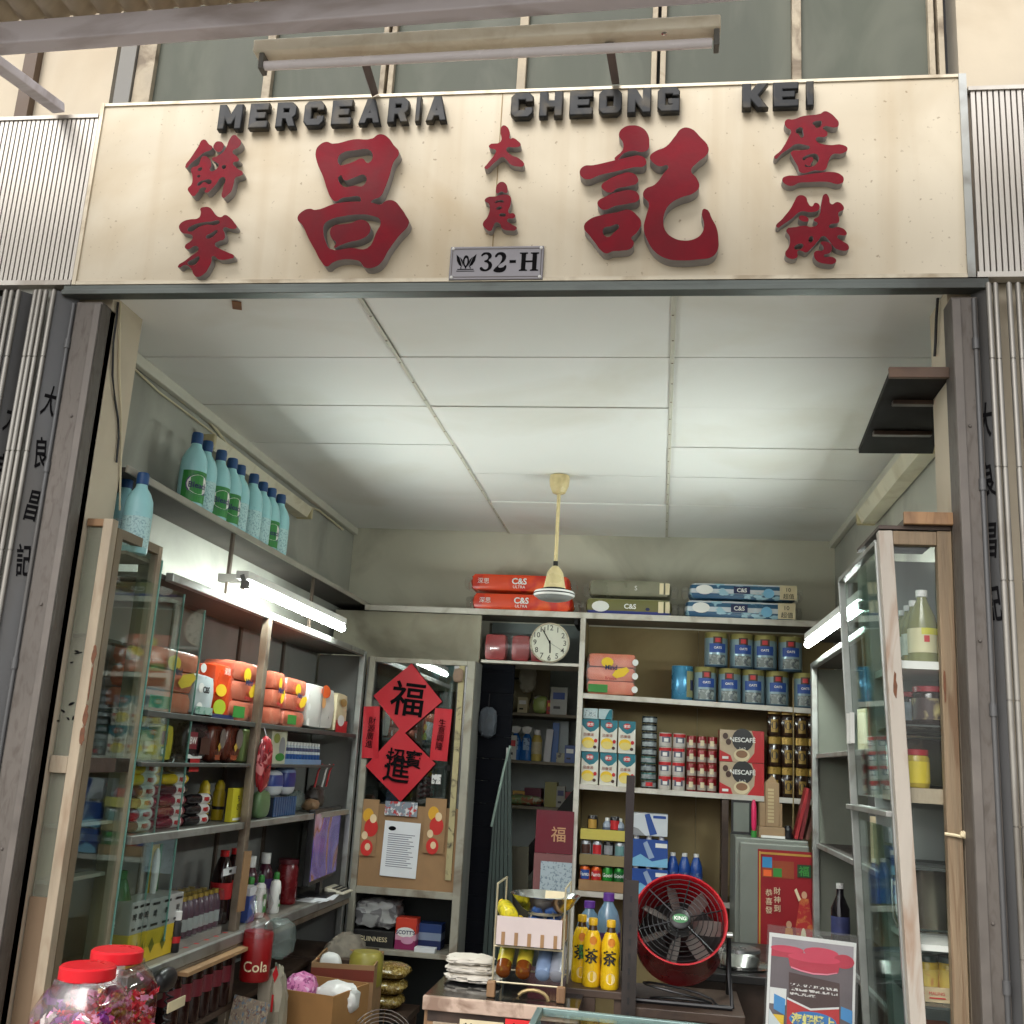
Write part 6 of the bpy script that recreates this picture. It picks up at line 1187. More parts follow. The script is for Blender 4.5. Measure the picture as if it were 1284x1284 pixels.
carton('sports_drink_pack', 'top white can carton with a blue can picture', 'drink pack', 'B', YI, 791, 837, 1046, 1018, .13, M('isotonic white', (206,212,218), .4, var=.04), [('p',[(.36,.95),(.5,1),(.72,.1),(.52,.02)],pbl),('r',.6,.95,.8,.92,BLU),('p',[(0,0),(.4,.0),(.2,.3),(0,.4)],GRY)], z=z3+hh3+hh4+.03)
for row, zz in ((0, z3+hh3), (1, z3+hh3+hh4+.012)):
    for k, px in enumerate((797, 813, 829)):
        p = W(px, 1086, 'y', YI); tag(obj('bottle_cap', MB().lathe([(.014,0),(.014,.012),(.013,.017),(0,.0175)], 12), white_pl, None, (p.x, YI+.03, zz)), 'white cap poking from the %s sports drink pack, %s' % (['bottom','middle'][row], ['nearest the dark upright','in the centre','nearest the loose bottles'][k]), 'cap')
for k, px in enumerate((843, 858, 873)):
    p = W(px, 1118, 'y', YI); pet('sports_bottle', ['loose blue sports drink bottle beside the stacked packs','loose blue sports drink bottle, middle of three','loose blue sports drink bottle above the fan rim, farthest from the packs'][k], (p.x, YI+.05, Z3+.002), .95, pbl, white_pl, M('sports label', (44,70,130), .4, dirt=(190,200,214), dscale=40))
# ---- passage goods
def nic(px, py, y=3.62): return W(px, py, 'y', y)
p = nic(655, 893); tag(obj('carton_stack', MB().box(-.10,.10,-.12,.12,0,.30), M('olive carton', (110,102,78), .7, var=.12), None, (p.x+.04, 3.78, NZ[895]+.001), (0,0,R(6))), 'brown carton at the back of the passage rack top', 'box')
t = thing('goods_bag', 'patterned paper bag hung in front of the passage rack', 'bag', (p.x-.03, 3.66, NZ[895]+.001)); obj('bag', MB().soft(.17,.12,.28,.06,.04,5,91,0,.3), SPOTS('khaki bag', (128,120,88), [(60,54,46),(170,160,130)], 12, .5), t); obj('loop', MB().tube([(-.06,-.065,.12),(-.03,-.075,.2),(.03,-.075,.2),(.06,-.065,.12)], .008, 6), dark_m, t)
p = nic(677, 892); tag(obj('lime_packet', MB().soft(.09,.06,.11,.05,.05,4,92,0,.3), SPOTS('lime print film', (170,190,110), [(210,210,200)], 20), None, (p.x, 3.64, NZ[895]+.001)), 'lime printed packet in front of the brown carton', 'packet')
for k, px in enumerate((645, 659)):
    p = nic(px, 953); t = thing('spray_bottle', ['blue trigger spray bottle next to the dark door','blue trigger spray bottle beside the yellow one'][k], 'bottle', (p.x, 3.64, NZ[955]+.001)); bb = M('blue cleaner', (44,110,186), .25, var=.08)
    link('body', cached('spb', lambda: MB().lathe([(.034,0),(.036,.01),(.034,.10),(.026,.13),(.012,.155)], 16, sy=.7).mesh('body', bb)), t); link('trigger', cached('spt', lambda: MB().prism([(-.03,.165),(-.03,.19),(0,.20),(.03,.19),(.022,.168),(.012,.155),(-.012,.155)], -.01, .01).mesh('trigger', white_pl)), t); link('label', cached('spl', lambda: MB().box(-.018,.018,-.0262,-.025,.06,.13).mesh('label', SPOTS('cleaner label', (150,180,210), [(40,70,130)], 60))), t)
p = nic(672, 952); minibottle('yellow_spray', 'pale yellow refill bottle on the passage rack', 'bottle', (p.x, 3.63, NZ[955]+.001), [(.03,0),(.032,.01),(.032,.12),(.02,.15)], M('yellow cleaner', (196,176,90), .3, var=.1), [(.018,.15),(.02,.151),(.02,.18),(0,.18)], white_pl, (.0326,.04,.11,M('cleaner cream label', (200,190,150), .4, var=.2, scale=30)))
for k, (px, col, hh_, lb) in enumerate(((684,paper,.19,'white leaning booklet on the passage rack'),(693,M('file blue', (40,100,170), .4),.23,'blue file standing on the passage rack'),(700,M('pale sheet', (176,190,190), .5),.24,'pale board standing behind the small framed tile'))):
    p = nic(px, 952); tag(obj('file_folder', MB().box(-.02-.015*(k==2),.02+.03*(k==2),-.005,.005,0,hh_), col, None, (p.x, 3.68+.03*k, NZ[955]+.001), (0,R(4-3*k),0)), lb, 'folder')
p = nic(706, 951); tag(obj('framed_tile', MB().box(-.04,.04,-.004,.004,0,.055), SPOTS('tile print', (150,150,120), [(60,60,50)], 40), None, (p.x, 3.62, NZ[955]+.001)), 'small framed tile standing on the passage rack', 'frame')
for k, (px, w_, h_, mt, lb) in enumerate(((668,.10,.10,M('dark red box', (90,24,44), .5),'dark red box on the low passage shelf'),(690,.07,.14,M('olive gift', (130,126,60), .5),'olive gift box on the low passage shelf'),(712,.10,.05,M('yellow tin box', (190,170,60), .4),'yellow flat tin on the low passage shelf'),(712,.10,.04,M('red tin box', (130,40,44), .4),'red flat tin over the yellow tin'))):
    p = nic(px, 1010); tag(obj('gift_box', MB().box(-w_/2,w_/2,-.05,.05,0,h_), mt, None, (p.x, 3.66, NZ[1012]+.001+(.0505 if k == 3 else 0)), (0,0,R(3*k-4))), lb, 'box')
p = nic(655, 1008); tag(obj('rolled_cloth', MB().soft(.26,.10,.06,.1,.08,5,95,0,.5), SPOTS('green cloth', (120,136,90), [(170,176,150),(150,90,60)], 14, .6), None, (p.x, 3.60, NZ[1012]+.001)), 'rolled green patterned cloth on the low passage shelf', 'cloth')
# pink packs above the passage
for k, (px0, px1) in enumerate(((606,634),(640,664),(664,690))):
    carton('napkin_pack', ['rosy wrapped pack at the end over the dark door','rosy wrapped pack in the middle above the passage','rosy wrapped pack beside the clock'][k], 'pack', 'B', YS+.05, px0, px1, 824, 789, .12, M('rosy pack', (168,60,62), .35, var=.15, scale=12), (), z=zt2+.001, soft=.14, jit=.012)
tag(obj('clear_wrap', MB().soft(.40,.16,.165,.03,.02,6,97,0,.2), film, None, (W(648,824,'y',YS+.08).x, YS+.12, zt2+.001)), 'clear plastic wrap around the rosy packs', 'wrap')
# ---- fridge and what stands on it
YFR = 2.5; f0, f1 = W(928, 1060, 'y', YFR).x, .745; fz = W(960, 1052, 'y', YFR).z
fg = thing('refrigerator', 'small grey refrigerator with a red poster on its door', 'refrigerator', ((f0+f1)/2, YFR+.2, .012)); fgm = M('fridge grey', (122,126,118), .45, .2, var=.06)
wobj('body', MB().box(f0-.02, f1-.055, YFR+.03, YFR+.40, .03, fz), fgm, fg, .006); wobj('door', MB().box(f0, f1-.055, YFR, YFR+.028, .04, fz-.02), fgm, fg, .006); wobj('plinth', MB().box(f0, f1-.06, YFR+.04, YFR+.38, .0125, .0295), dark_m, fg)
pa, pb = W(946, 1064, 'y', YFR), W(1024, 1200, 'y', YFR)
t = thing('fridge_poster', 'red festive poster with gold border taped on the grey refrigerator door', 'poster', ((pa.x+pb.x)/2, YFR-.004, pb.z-.02)); pw2 = min(pb.x, f1-.058)-pa.x; ph2 = pa.z-pb.z+.02
obj('sheet', MB().box(-pw2/2, pw2/2, 0, .0015, 0, ph2), M('poster crimson', (140,12,24), .5, var=.06), t)
prints(t, pw2, ph2, -.0, [('r',.02,.05,.02,.98,GOLD),('r',.02,.98,.955,.975,GOLD),('r',.08,.66,.74,.90,M('poster rust', (140,60,30), .5)),('r',.08,.26,.83,.93,M('poster blue', (50,130,180), .5)),('r',.28,.44,.75,.83,GRN),('r',.1,.25,.75,.81,ORG),('r',.72,.98,.76,.88,M('poster dark green', (30,60,34), .5)),('t',.84,.82,.1,'福',GRN,.001),('t',.35,.62,.07,'財',CRM),('t',.35,.54,.07,'神',CRM),('t',.35,.46,.07,'到',CRM),('t',.2,.6,.07,'恭',CRM),('t',.2,.52,.07,'喜',CRM),('t',.2,.44,.07,'發',CRM)])
fgz = [('e',.84,.60,.05,.035,M('skin print', (196,150,120), .5)),('p',[(.76,.57),(.92,.57),(1,.3),(.96,.12),(.72,.12),(.68,.3)],M('robe print', (170,40,40), .5, dirt=(206,150,70), dscale=40)),('p',[(.70,.66),(.78,.56),(.74,.54),(.66,.64)],CRM),('e',.56,.32,.05,.035,MATS['skin print']),('p',[(.5,.29),(.62,.29),(.66,.12),(.46,.12)],M('robe two', (190,120,60), .5)),('e',.82,.2,.05,.1,CRM)]
prints(t, pw2, ph2, -.012, fgz)
zt3 = fz+.001
a = W(967, 1048, 'y', YFR+.1)
t = thing('tower_model', 'beige model of a tall tiered tower standing on the refrigerator', 'model', (a.x, YFR+.12, zt3)); twr = M('tower beige', (150,124,92), .6, var=.1); tw2 = M('tower cream', (186,166,126), .6)
hT = W(967, 972, 'y', YFR+.1).z-zt3
obj('base', MB().box(-.06,.06,-.05,.05,0,.05), twr, t, bevel=.003); obj('body', MB().box(-.055,.05,-.035,.035,.0505,hT*.55), twr, t, bevel=.003); obj('tower', MB().box(-.028,.035,-.045,.03,.051,hT*.88), twr, t, bevel=.003); obj('spire', MB().prism([(-.026,hT*.882),(.026,hT*.882),(.02,hT*.93),(.004,hT),(-.012,hT*.93)], -.03, .02), twr, t)
for k in range(10): obj('window', MB().box(-.018,.010,-.048,-.0455,.07+k*(hT*.8-.07)/10,.07+(k+.7)*(hT*.8-.07)/10), tw2, t)
obj('floor_plate', MB().box(-.05,.06,-.056,-.051,.001,.012), white_pl, t)
p = W(941, 1048, 'y', YFR+.1); t = minibottle('glue_pen', 'pink tube with green foot on the refrigerator', 'tube', (p.x+.012, YFR+.06, zt3), [(.008,.03),(.012,.05),(.012,.14),(.006,.17)], M('pink tube', (206,40,90), .4), [(.013,0),(.013,.029)], GRN)
p = W(931, 1045, 'y', YFR+.2); t = thing('picture_frame', 'small dark-framed picture at the edge of the refrigerator top', 'frame', (p.x, YFR+.25, zt3)); obj('frame', MB().box(-.05,.045,0,.012,0,.16), black_p, t); obj('picture', MB().box(-.04,.035,-.002,-.0005,.012,.148), M('grey picture', (110,116,108), .5), t)
p = W(1006, 1048, 'y', YFR+.08)
for k, (dx, an, hh_, mt) in enumerate(((0,14,.24,M('red book', (150,30,36), .5)),(.022,12,.23,M('dark red book', (110,26,30), .5)),(.05,16,.42,M('brown fan', (96,58,46), .6)))):
    tag(obj('leaning_book', MB().box(-.008,.008,-.05,.05,0,hh_), mt, None, (p.x-.03+dx, YFR+.12, zt3+.004), (0,R(an),0)), ['bright red book leaning on the refrigerator','darker red book leaning behind the bright one','tall brown folded fan leaning by the aluminium post'][k], 'book')
p = W(990, 1050, 'y', YFR+.08); tag(obj('black_ornament', MB().lathe([(.022,0),(.026,.01),(.02,.03),(.024,.04),(.012,.06),(0,.062)], 14), black_p, None, (p.x-.005, YFR+.1, zt3)), 'small black ornament between the tower model and the books', 'ornament')
# ---- dark side counter with steel pot
cz2 = W(925, 1214, 'y', 1.75).z
t = thing('side_counter', 'dark low counter behind the red fan', 'counter', (.40, 1.95, .012)); wobj('top', MB().box(.10, .685, 1.6, 2.42, cz2-.03, cz2), M('black counter top', (38,36,36), .35, var=.2), t, .003)
for x in (.13, .65):
    for y in (1.64, 2.38): wobj('leg', MB().box(x-.02,x+.02,y-.02,y+.02,.013,cz2-.0305), wood_dark, t)
wobj('front_panel', MB().box(.151, .629, 1.66, 1.672, .1, cz2-.031), wood_dark, t)
p = W(928, 1213, 'y', 1.75); t = thing('steel_pot', 'stainless steel pot with dark flat lid behind the fan', 'pot', (p.x, 1.80, cz2+.001)); obj('body', MB().lathe([(.07,0),(.078,.01),(.08,.05),(.083,.055)], 26), chrome, t); obj('lid', MB().lathe([(.083,.0555),(.08,.066),(.05,.074),(0,.076)], 26), M('grey lid', (110,112,112), .3, .6), t); obj('tray', MB().lathe([(.13,0),(.135,.006),(.13,.002)], 26), chrome, t, (0,0,.0))
# ---- serving table
TZ = .80
st = thing('serving_table', 'low table with black glass top and pale wooden edge before the passage', 'table', (-.5, 1.2, .012))
wobj('edge_board', MB().box(-.735, -.235, .885, .905, TZ-.04, TZ+.002), M('pinkish worn edge', (196,172,154), .6, var=.1, scale=8, dirt=(110,80,60), dscale=12, damt=.7), st, .003); wobj('top', MB().box(-.735, -.235, .9055, 1.55, TZ-.03, TZ), M('black glass top', (30,30,32), .12, var=.2, scale=4), st)
wobj('drawer_front', MB().box(-.70, -.245, .90, .914, TZ-.17, TZ-.075), wood_pale, st, .002); wobj('rail', MB().box(-.72, -.24, .905, .925, TZ-.075, TZ-.041), wood_dark, st)
for x in (-.715, -.25):
    for y in (.925, 1.53): wobj('leg', MB().box(x-.016,x+.016,y-.016,y+.016,.013,TZ-.031), wood, st)
for lab, px0, px1, s_, mt, tm in (('cream handwritten price card below the table edge', 577, 632, '特級蛋', CRM, ink), ('red handwritten price card below the table edge', 634, 672, '大良', M('fluor red card', (226,40,44), .5), ink)):
    a = W(px0, 1277, 'y', .88); c = W(px1, 1277, 'y', .88); t = thing('price_card', lab, 'card', ((a.x+c.x)/2, .875, a.z-.09)); w_ = c.x-a.x
    obj('card', MB().box(-w_/2,w_/2,0,.002,0,.09), mt, t); lettering(t, s_, .04, (0,-.001,.06), tm, .001)
# wire display rack with two tiers
RY = .98
wr = thing('wire_rack', 'two-tier wire rack with brown wooden feet on the black glass table', 'rack', (-.48, 1.1, TZ)); ivw = M('cream wire', (190,180,150), .4, .3, var=.1)
def rp(px, py, y=RY): return W(px, py, 'y', y)
la, lb_, ra, rb_ = rp(617, 1238), rp(626, 1108), rp(704, 1245), rp(708, 1118)
zl_ = TZ+.004
xl0, xr0 = la.x, ra.x; zt4 = lb_.z
for x in (xl0, xr0):
    for y in (RY, RY+.22): wobj('upright', MB().tube([(x, y, TZ+.002), (x, y, zt4)], .0035, 6), ivw, wr)
    wobj('top_bar', MB().tube([(x, RY, zt4), (x, RY+.22, zt4)], .0035, 6), ivw, wr)
    wobj('foot', MB().box(x-.014, x+.014, RY-.03, RY-.004, TZ+.001, TZ+.05), wood, wr, .004)
zt5 = rp(650, 1188).z; zt6 = rp(650, 1152).z
for y in (RY-.002, RY+.22): wobj('tier_bar', MB().tube([(xl0, y, zt5), (xr0, y, zt5)], .003, 6), ivw, wr); wobj('lower_bar', MB().tube([(xl0, y, TZ+.045), (xr0, y, TZ+.045)], .003, 6), ivw, wr)
wobj('tier_shelf', MB().box(xl0+.004, xr0-.004, RY+.004, RY+.216, zt5+.003, zt5+.006), M('clear tray base', (90,90,92), .3), wr)
wobj('handle', MB().tube([(xl0+.09+.05*(1-math.cos(k/8*math.pi)), RY-.035, TZ+.006+.03*math.sin(k/8*math.pi)) for k in range(9)], .006, 8), M('brass handle', (150,130,90), .4, .5), wr)
t = thing('paper_tray', 'pale paper tray with brown slits on the upper tier of the wire rack', 'tray', ((xl0+xr0)/2, RY+.1, zt5+.007)); wt = (xr0-xl0)-.012; ht = zt6-zt5
pinkp = M('pale pink paper', (206,192,188), .7, var=.05); obj('front', MB().box(-wt/2,wt/2,-.115,-.112,0,ht), pinkp, t); obj('base', MB().box(-wt/2,wt/2,-.1115,.1,0,.003), pinkp, t)
for sx in (-1, 1): obj('side', MB().box(min(sx*wt/2,sx*(wt/2-.012)), max(sx*wt/2,sx*(wt/2-.012)), -.1118, .1, .0035, ht*.9), cardb, t)
for k in range(5): obj('slit', MB().box(-wt*.42+k*wt*.2, -wt*.42+k*wt*.2+.012, -.117, -.1155, .0, ht*.45), cardb, t)
def lying(label, px, py, y, r, L, bm, cm_, lm, z, name='lying_bottle', dx=0, tl_=-60):
    p = W(px, py, 'y', y); t = thing(name, label, 'bottle', (p.x, y, z+r))
    t.rotation_euler = (R(tl_), 0, R(dx)); t.location.y += .01
    link('body', MB().lathe([(r*.5,0),(r*.9,.004),(r,.014),(r,L*.6),(r*.8,L*.75),(r*.4,L*.92)], 18).mesh('body', bm), t); link('cap', MB().lathe([(r*.42,L*.92),(r*.45,L*.93),(r*.45,L),(0,L)], 12).mesh('cap', cm_), t)
    if lm: link('label', MB().lathe([(r*1.02,L*.2),(r*1.02,L*.55)], 18, cap=False).mesh('label', lm), t)
    return t
amb = M('amber tea', (110,56,20), .15, var=.15, dirt=(190,170,50), dscale=20); clr = M('clear water', (120,140,170), .1, var=.2, scale=14)
for k, (px, bm2, lb2) in enumerate(((629, amb, 'amber tea bottle lying on the low tier near the white cloths'), (654, amb, 'amber tea bottle lying second on the low tier'), (679, clr, 'clear water bottle lying on the low tier beside the amber ones'), (697, M('grey water', (136,140,150), .12, var=.2), 'frosty water bottle lying at the end of the low tier'))):
    t = lying(lb2, px, 1230, RY-.01, .0255, .19, bm2, BLU, None, TZ+.048); prints_ = None
    if k < 2:
        t2_ = link('label', MB().lathe([(.0262,.04),(.0262,.115)], 18, cap=False).mesh('label', M('tea label', (206,186,60), .4, dirt=(60,140,50), dscale=24, damt=1)), t)
for k, (px, py, lb2) in enumerate(((634, 1150, 'lower yellow tea bottle lying in the paper tray'), (641, 1136, 'upper yellow tea bottle resting on the other yellow one'))):
    lying(lb2, px, py, RY+.02, .028, .19, M('bright yellow label', (222,206,40), .35, var=.06, dirt=(40,60,30), dscale=26, damt=.8), YEL, None, zt5+.011+.05*k, dx=-8+26*k, tl_=-84)
for k, px in enumerate((668, 691)):
    lying(['blue water bottle lying in the paper tray beside the yellow ones','blue water bottle lying at the end of the paper tray'][k], px, 1146, RY+.02, .026, .19, M('blue water', (70,110,180), .2, var=.25, scale=18, dirt=(190,204,222), dscale=24), BLU, None, zt5+.030, tl_=-80)
p = W(683, 1140, 'y', RY+.14); t = thing('steel_bowl', 'wide stainless steel bowl on top of the wire rack', 'bowl', (p.x+.004, RY+.11, zt5+.095))
obj('bowl', MB().lathe([(.03,0),(.055,.004),(.09,.026),(.108,.05),(.118,.062),(.121,.064),(.118,.066),(.105,.052),(.086,.030),(.05,.009),(0,.007)], 32), chrome, t); obj('note', MB().box(-.01,.06,-.002,.0,.045,.075), CRM, t, (0,.06,0), (R(-30),0,0))
t = thing('rack_basket', 'plain wire cradle under the steel bowl', 'rack', (p.x+.004, RY+.11, zt5+.0075)); obj('ring', MB().tube([(.055*math.cos(2*math.pi*k/20), .055*math.sin(2*math.pi*k/20), .09) for k in range(21)], .003, 6), ivw, t)
for k in range(4): obj('leg', MB().tube([(.055*math.cos(PI2*k+.7), .055*math.sin(PI2*k+.7), .09), (.06*math.cos(PI2*k+.7), .06*math.sin(PI2*k+.7), 0)], .003, 6), ivw, t)
p = W(582, 1234, 'z', TZ)
for k in range(3): tag(obj('folded_cloth', MB().soft(.20-.012*k,.13,.034,.1,.11,7,110+k,0,.3), M('white cloth', (214,208,196), .85, var=.06, scale=12), None, (p.x+.02-.006*k, p.y+.05, TZ+.001+.027*k), (0,0,R(6*k-6))), ['bottom folded white cloth on the black glass table','middle folded white cloth on the black glass table','top folded white cloth with faint red stitching'][k], 'cloth')
lettering([o for o in COL.objects if o.name == 'folded_cloth.002'][0], '良', .03, (-.01,-.05,.022), RED, .0003, (R(-55),0,0)) if False else None
# ---- bottles on the dark crate
BZ = W(745, 1236, 'y', 1.2).z
cr = thing('dark_crate', 'dark brown wooden crate under the yellow tea bottles', 'crate', (-.16, 1.25, .012)); x0_, x1_ = W(706, 1240, 'y', 1.13).x, W(781, 1240, 'y', 1.13).x
wobj('top', MB().box(x0_, x1_, 1.13, 1.52, BZ-.025, BZ), wood_dark, cr, .003); wobj('slat', MB().box(x0_, x0_+.11, 1.135, 1.15, BZ-.11, BZ-.0255), wood_dark, cr, .002); wobj('slat', MB().box(x0_, x1_, 1.135, 1.15, .1, BZ-.18), wood_dark, cr, .002)
for x in (x0_+.015, x1_-.015):
    for y in (1.16, 1.5): wobj('leg', MB().box(x-.014,x+.014,y-.014,y+.014,.013,BZ-.0255), wood_dark, cr)
teaY = M('yellow tea wrap', (232,190,30), .3, var=.06)
for k, (px, lb2) in enumerate(((727, 'yellow tea bottle with a green print, beside the wire rack'), (741, 'yellow tea bottle in front of the green-printed one'), (764, 'yellow tea bottle beside the dark slotted upright'))):
    y = 1.19+(.06 if k == 0 else 0)-.02*(k == 2); p = W(px, 1236, 'y', y); t = thing('tea_bottle', lb2, 'bottle', (p.x, y, BZ+.001), R(8))
    link('body', cached('tb', lambda: MB().lathe([(.028,0),(.032,.008),(.032,.05),(.029,.085),(.032,.12),(.031,.145),(.022,.172),(.0165,.180)], 20).mesh('body', teaY)), t)
    link('neck', cached('tbn', lambda: MB().lathe([(.0165,.180),(.0135,.192),(.0125,.198)], 14).mesh('neck', M('tea neck', (70,50,24), .15))), t); link('cap', cached('tbc', lambda: MB().lathe([(.0145,.196),(.0155,.197),(.0155,.216),(.014,.219),(0,.219)], 16).mesh('cap', M('yellow cap', (214,170,30), .4))), t)
    link('lettering', curved_text('茶', .05, .0335, BLK, .001), t, (0,0,.10), (0,0,R(-10)))
    link('flower', cached('tbf', lambda: oval(.0329,.035,.5,.018,M('pale flower', (240,216,150), .5))), t); link('sun_mark', cached('tbs', lambda: oval(.0325,.15,.4,.014,M('orange mark', (226,140,40), .5))), t)
    if k == 0: link('green_print', cached('tbg', lambda: wrap(-.3,1.0,.08,.125,.0332,GRN)), t)
vit = M('clear blue plastic', (92,120,140), .12, var=.12)
for k, (px, y, lb2) in enumerate(((761, 1.36, 'big water bottle with purple cap and label behind the tea bottles'), (737, 1.42, 'big water bottle with purple cap partly behind the tea bottles'))):
    p = W(px, 1200, 'y', y); t = minibottle('water_bottle', lb2, 'bottle', (p.x, y, BZ+.001), [(.042,0),(.046,.01),(.046,.18),(.034,.225),(.018,.25),(.016,.262)], vit, [(.0165,.258),(.02,.26),(.02,.286),(0,.288)], PUR, (.047,.075,.155,M('purple label', (70,40,96), .4)), None, 0, 20, [('vita', .05, .0485, .11, WHT)] if k == 0 else None)
    if k == 1: t.scale = (1,1,.86)
# uprights
a, c = W(785.5, 972, 'y', 1.6), W(790, 1200, 'y', 1.6)
tag(obj('dark_upright', MB().box(-.016,.016,-.016,.016,0,a.z-.012), M('dark brown steel', (52,44,44), .5, .3, var=.2), None, ((a.x+c.x)/2, 1.6, .012)), 'slim dark upright rising in front of the soup boxes', 'post')
a, c = W(783, 1103, 'y', 1.12), W(799, 1262, 'y', 1.12); zt7 = a.z
t = thing('slotted_upright', 'dark slotted steel angle standing beside the red fan', 'post', ((a.x+c.x)/2-.002, 1.12, .012)); da = M('slotted steel', (58,52,50), .45, .4, var=.2)
obj('angle', MB().box(-.024,.024,0,.004,0,zt7-.012).box(-.024,-.020,.0045,.04,0,zt7-.012), da, t)
z = .45
while z < zt7-.05: obj('slot', MB().box(-.005,.003,-.0015,-.0003,z,z+.022), BLK, t); z += .046
# ---- red fan
FZ = W(850, 1255, 'y', 1.3).z
pl = thing('fan_platform', 'dark brown board platform under the red fan', 'platform', (.06, 1.35, .012)); wobj('top', MB().box(-.09, .30, 1.14, 1.56, FZ-.03, FZ), wood_dark, pl, .003)
for x in (-.06, .27):
    for y in (1.17, 1.53): wobj('leg', MB().box(x-.02,x+.02,y-.02,y+.02,.013,FZ-.0305), wood_dark, pl)
fc = W(853, 1152, 'y', 1.24)
fn = thing('drum_fan', 'red drum floor fan with black wire guard tilted upward', 'fan', (fc.x, 1.32, FZ+.001)); T = R(32); RF = .158; LF = .19
hub0 = Vector((0, 1.24-1.32, fc.z-FZ-.001)); rotf = (R(90)-T, 0, R(3))      # local +z of the drum points to the room, tilted up
rotf = (R(90)-T, 0, 0)
redm = M('fan red enamel', (172,20,32), .28, var=.08, coat=.4)
dr = obj('drum', MB().lathe([(RF*.96,-LF),(RF,-LF+.004),(RF,-.006),(RF*1.03,0),(RF*1.035,.004),(RF*1.0,.004),(RF*.97,-.004),(RF*.955,-LF)], 40, cap=False), redm, fn, tuple(hub0), rotf)
wire = M('fan wire', (44,44,46), .35, .6)
for k, r_ in enumerate((.045,.062,.079,.096,.113,.130,.147)): obj('guard_ring', MB().tube([(r_*math.cos(2*math.pi*j/28), r_*math.sin(2*math.pi*j/28), -.006) for j in range(29)], .0016, 5), wire, fn, tuple(hub0), rotf)
for k in range(6): obj('guard_spoke', MB().tube([(.035*math.cos(k*math.pi/3+.3), .035*math.sin(k*math.pi/3+.3), -.004), (.155*math.cos(k*math.pi/3+.3), .155*math.sin(k*math.pi/3+.3), -.008)], .0025, 5), wire, fn, tuple(hub0), rotf)
obj('badge', MB().lathe([(.036,-.008),(.036,.0),(.032,.003),(0,.003)], 22), BLK, fn, tuple(hub0), rotf); obj('badge_oval', MB().lathe([(.027,.0032),(.027,.0042),(0,.0042)], 20, sy=.6), M('badge green', (70,130,84), .4), fn, tuple(hub0), rotf)
bm3 = link('brand_text', textmesh('KING', .018, WHT, .0004).copy(), fn, tuple(hub0), rotf); bm3.data.transform(Matrix.Rotation(R(-90), 4, 'X')); bm3.data.transform(Matrix.Translation((0,0,.005)))
blm = M('fan blade grey', (140,138,132), .35, .5, var=.1)
for k in range(7):
    a0 = 2*math.pi*k/7; b = MB(); pts = []
    for j in range(4):
        r_ = .04+.104*j/3
        for s_ in (-1, 1): ang = a0+s_*(.30-.06*j); pts.append((r_*math.cos(ang), r_*math.sin(ang), -.06+s_*.02))
    b.add(pts, [(2*j, 2*j+1, 2*j+3, 2*j+2) for j in range(3)]); obj('blade', b, blm, fn, tuple(hub0), rotf)
obj('motor', MB().lathe([(.05,-LF),(.055,-.12),(.045,-.05),(0,-.05)], 20), dark_m, fn, tuple(hub0), rotf); obj('rear_guard', MB().lathe([(RF*.95,-LF+.002),(RF*.95,-LF)], 30), dark_m, fn, tuple(hub0), rotf)
for sx in (-1, 1):
    obj('stand_leg', MB().tube([(sx*(RF+.012), hub0.y+.06, hub0.z-.05), (sx*(RF+.012), hub0.y+.02, .10), (sx*(RF+.02), hub0.y-.03, .008)], .008, 8), black_p, fn); obj('stand_leg', MB().tube([(sx*(RF+.012), hub0.y+.06, hub0.z-.05), (sx*(RF+.02), hub0.y+.22, .008)], .008, 8), black_p, fn)
    obj('knob', MB().lathe([(.012,0),(.012,.02)], 12), chrome, fn, (sx*(RF+.005), hub0.y+.06, hub0.z-.05), (0,R(90*sx),0))
obj('stand_bar', MB().tube([(-RF-.02, hub0.y-.03, .008), (RF+.02, hub0.y-.03, .008)], .008, 8), black_p, fn)
cable('looped black fan cord on the dark platform', [(fc.x+.13*math.cos(k*.5)*(1-.01*k), 1.26+.05*math.sin(k*.5), FZ+.006+.05*max(0, math.sin(k*.25))) for k in range(26)], .004, black_p)
# ---- glass counter at the front
GZ = .80
gk = thing('glass_counter', 'glass-topped counter with teal grey metal edge at the shop front', 'counter', (.0, .6, .012)); tl = M('teal metal edge', (128,152,150), .4, .4, var=.1)
cxa, cxb, cya, cyb = -.345, .44, .32, .885
wobj('rear_rail', MB().bar((cxa, cyb, GZ-.012), (cxb, cyb-.05, GZ-.012), .024, .02), tl, gk, .002); wobj('front_rail', MB().box(cxa, cxb, cya-.02, cya, GZ-.024, GZ), tl, gk, .002); wobj('side_rail', MB().box(cxa-.02, cxa-.001, cya, cyb, GZ-.024, GZ), tl, gk, .002); wobj('side_rail', MB().box(cxb+.001, cxb+.02, cya, cyb-.05, GZ-.024, GZ), tl, gk, .002)
wobj('top_pane', MB().box(cxa, cxb, cya+.001, cyb-.06, GZ-.006, GZ-.001), glass, gk)
for x in (cxa-.01, cxb+.01):
    for y in (cya-.01, cyb-.07): wobj('leg', MB().box(x-.01,x+.01,y-.01,y+.01,.013,GZ-.0245), tl, gk)
wobj('inner_shelf', MB().box(cxa, cxb, cya, cyb-.06, .52, .535), wood_pale, gk)
for k in range(4): tag(obj('biscuit_box', MB().soft(.15,.22,.16,.03,.01,4,130+k,0,.1), [M('tan biscuit box', (150,130,96), .6, var=.15), CRM, M('olive biscuit box', (120,116,84), .6), tanb][k], None, (cxa+.1+.19*k, .62, .536)), ['tan','cream','olive','brown'][k]+' biscuit box inside the glass counter', 'box')
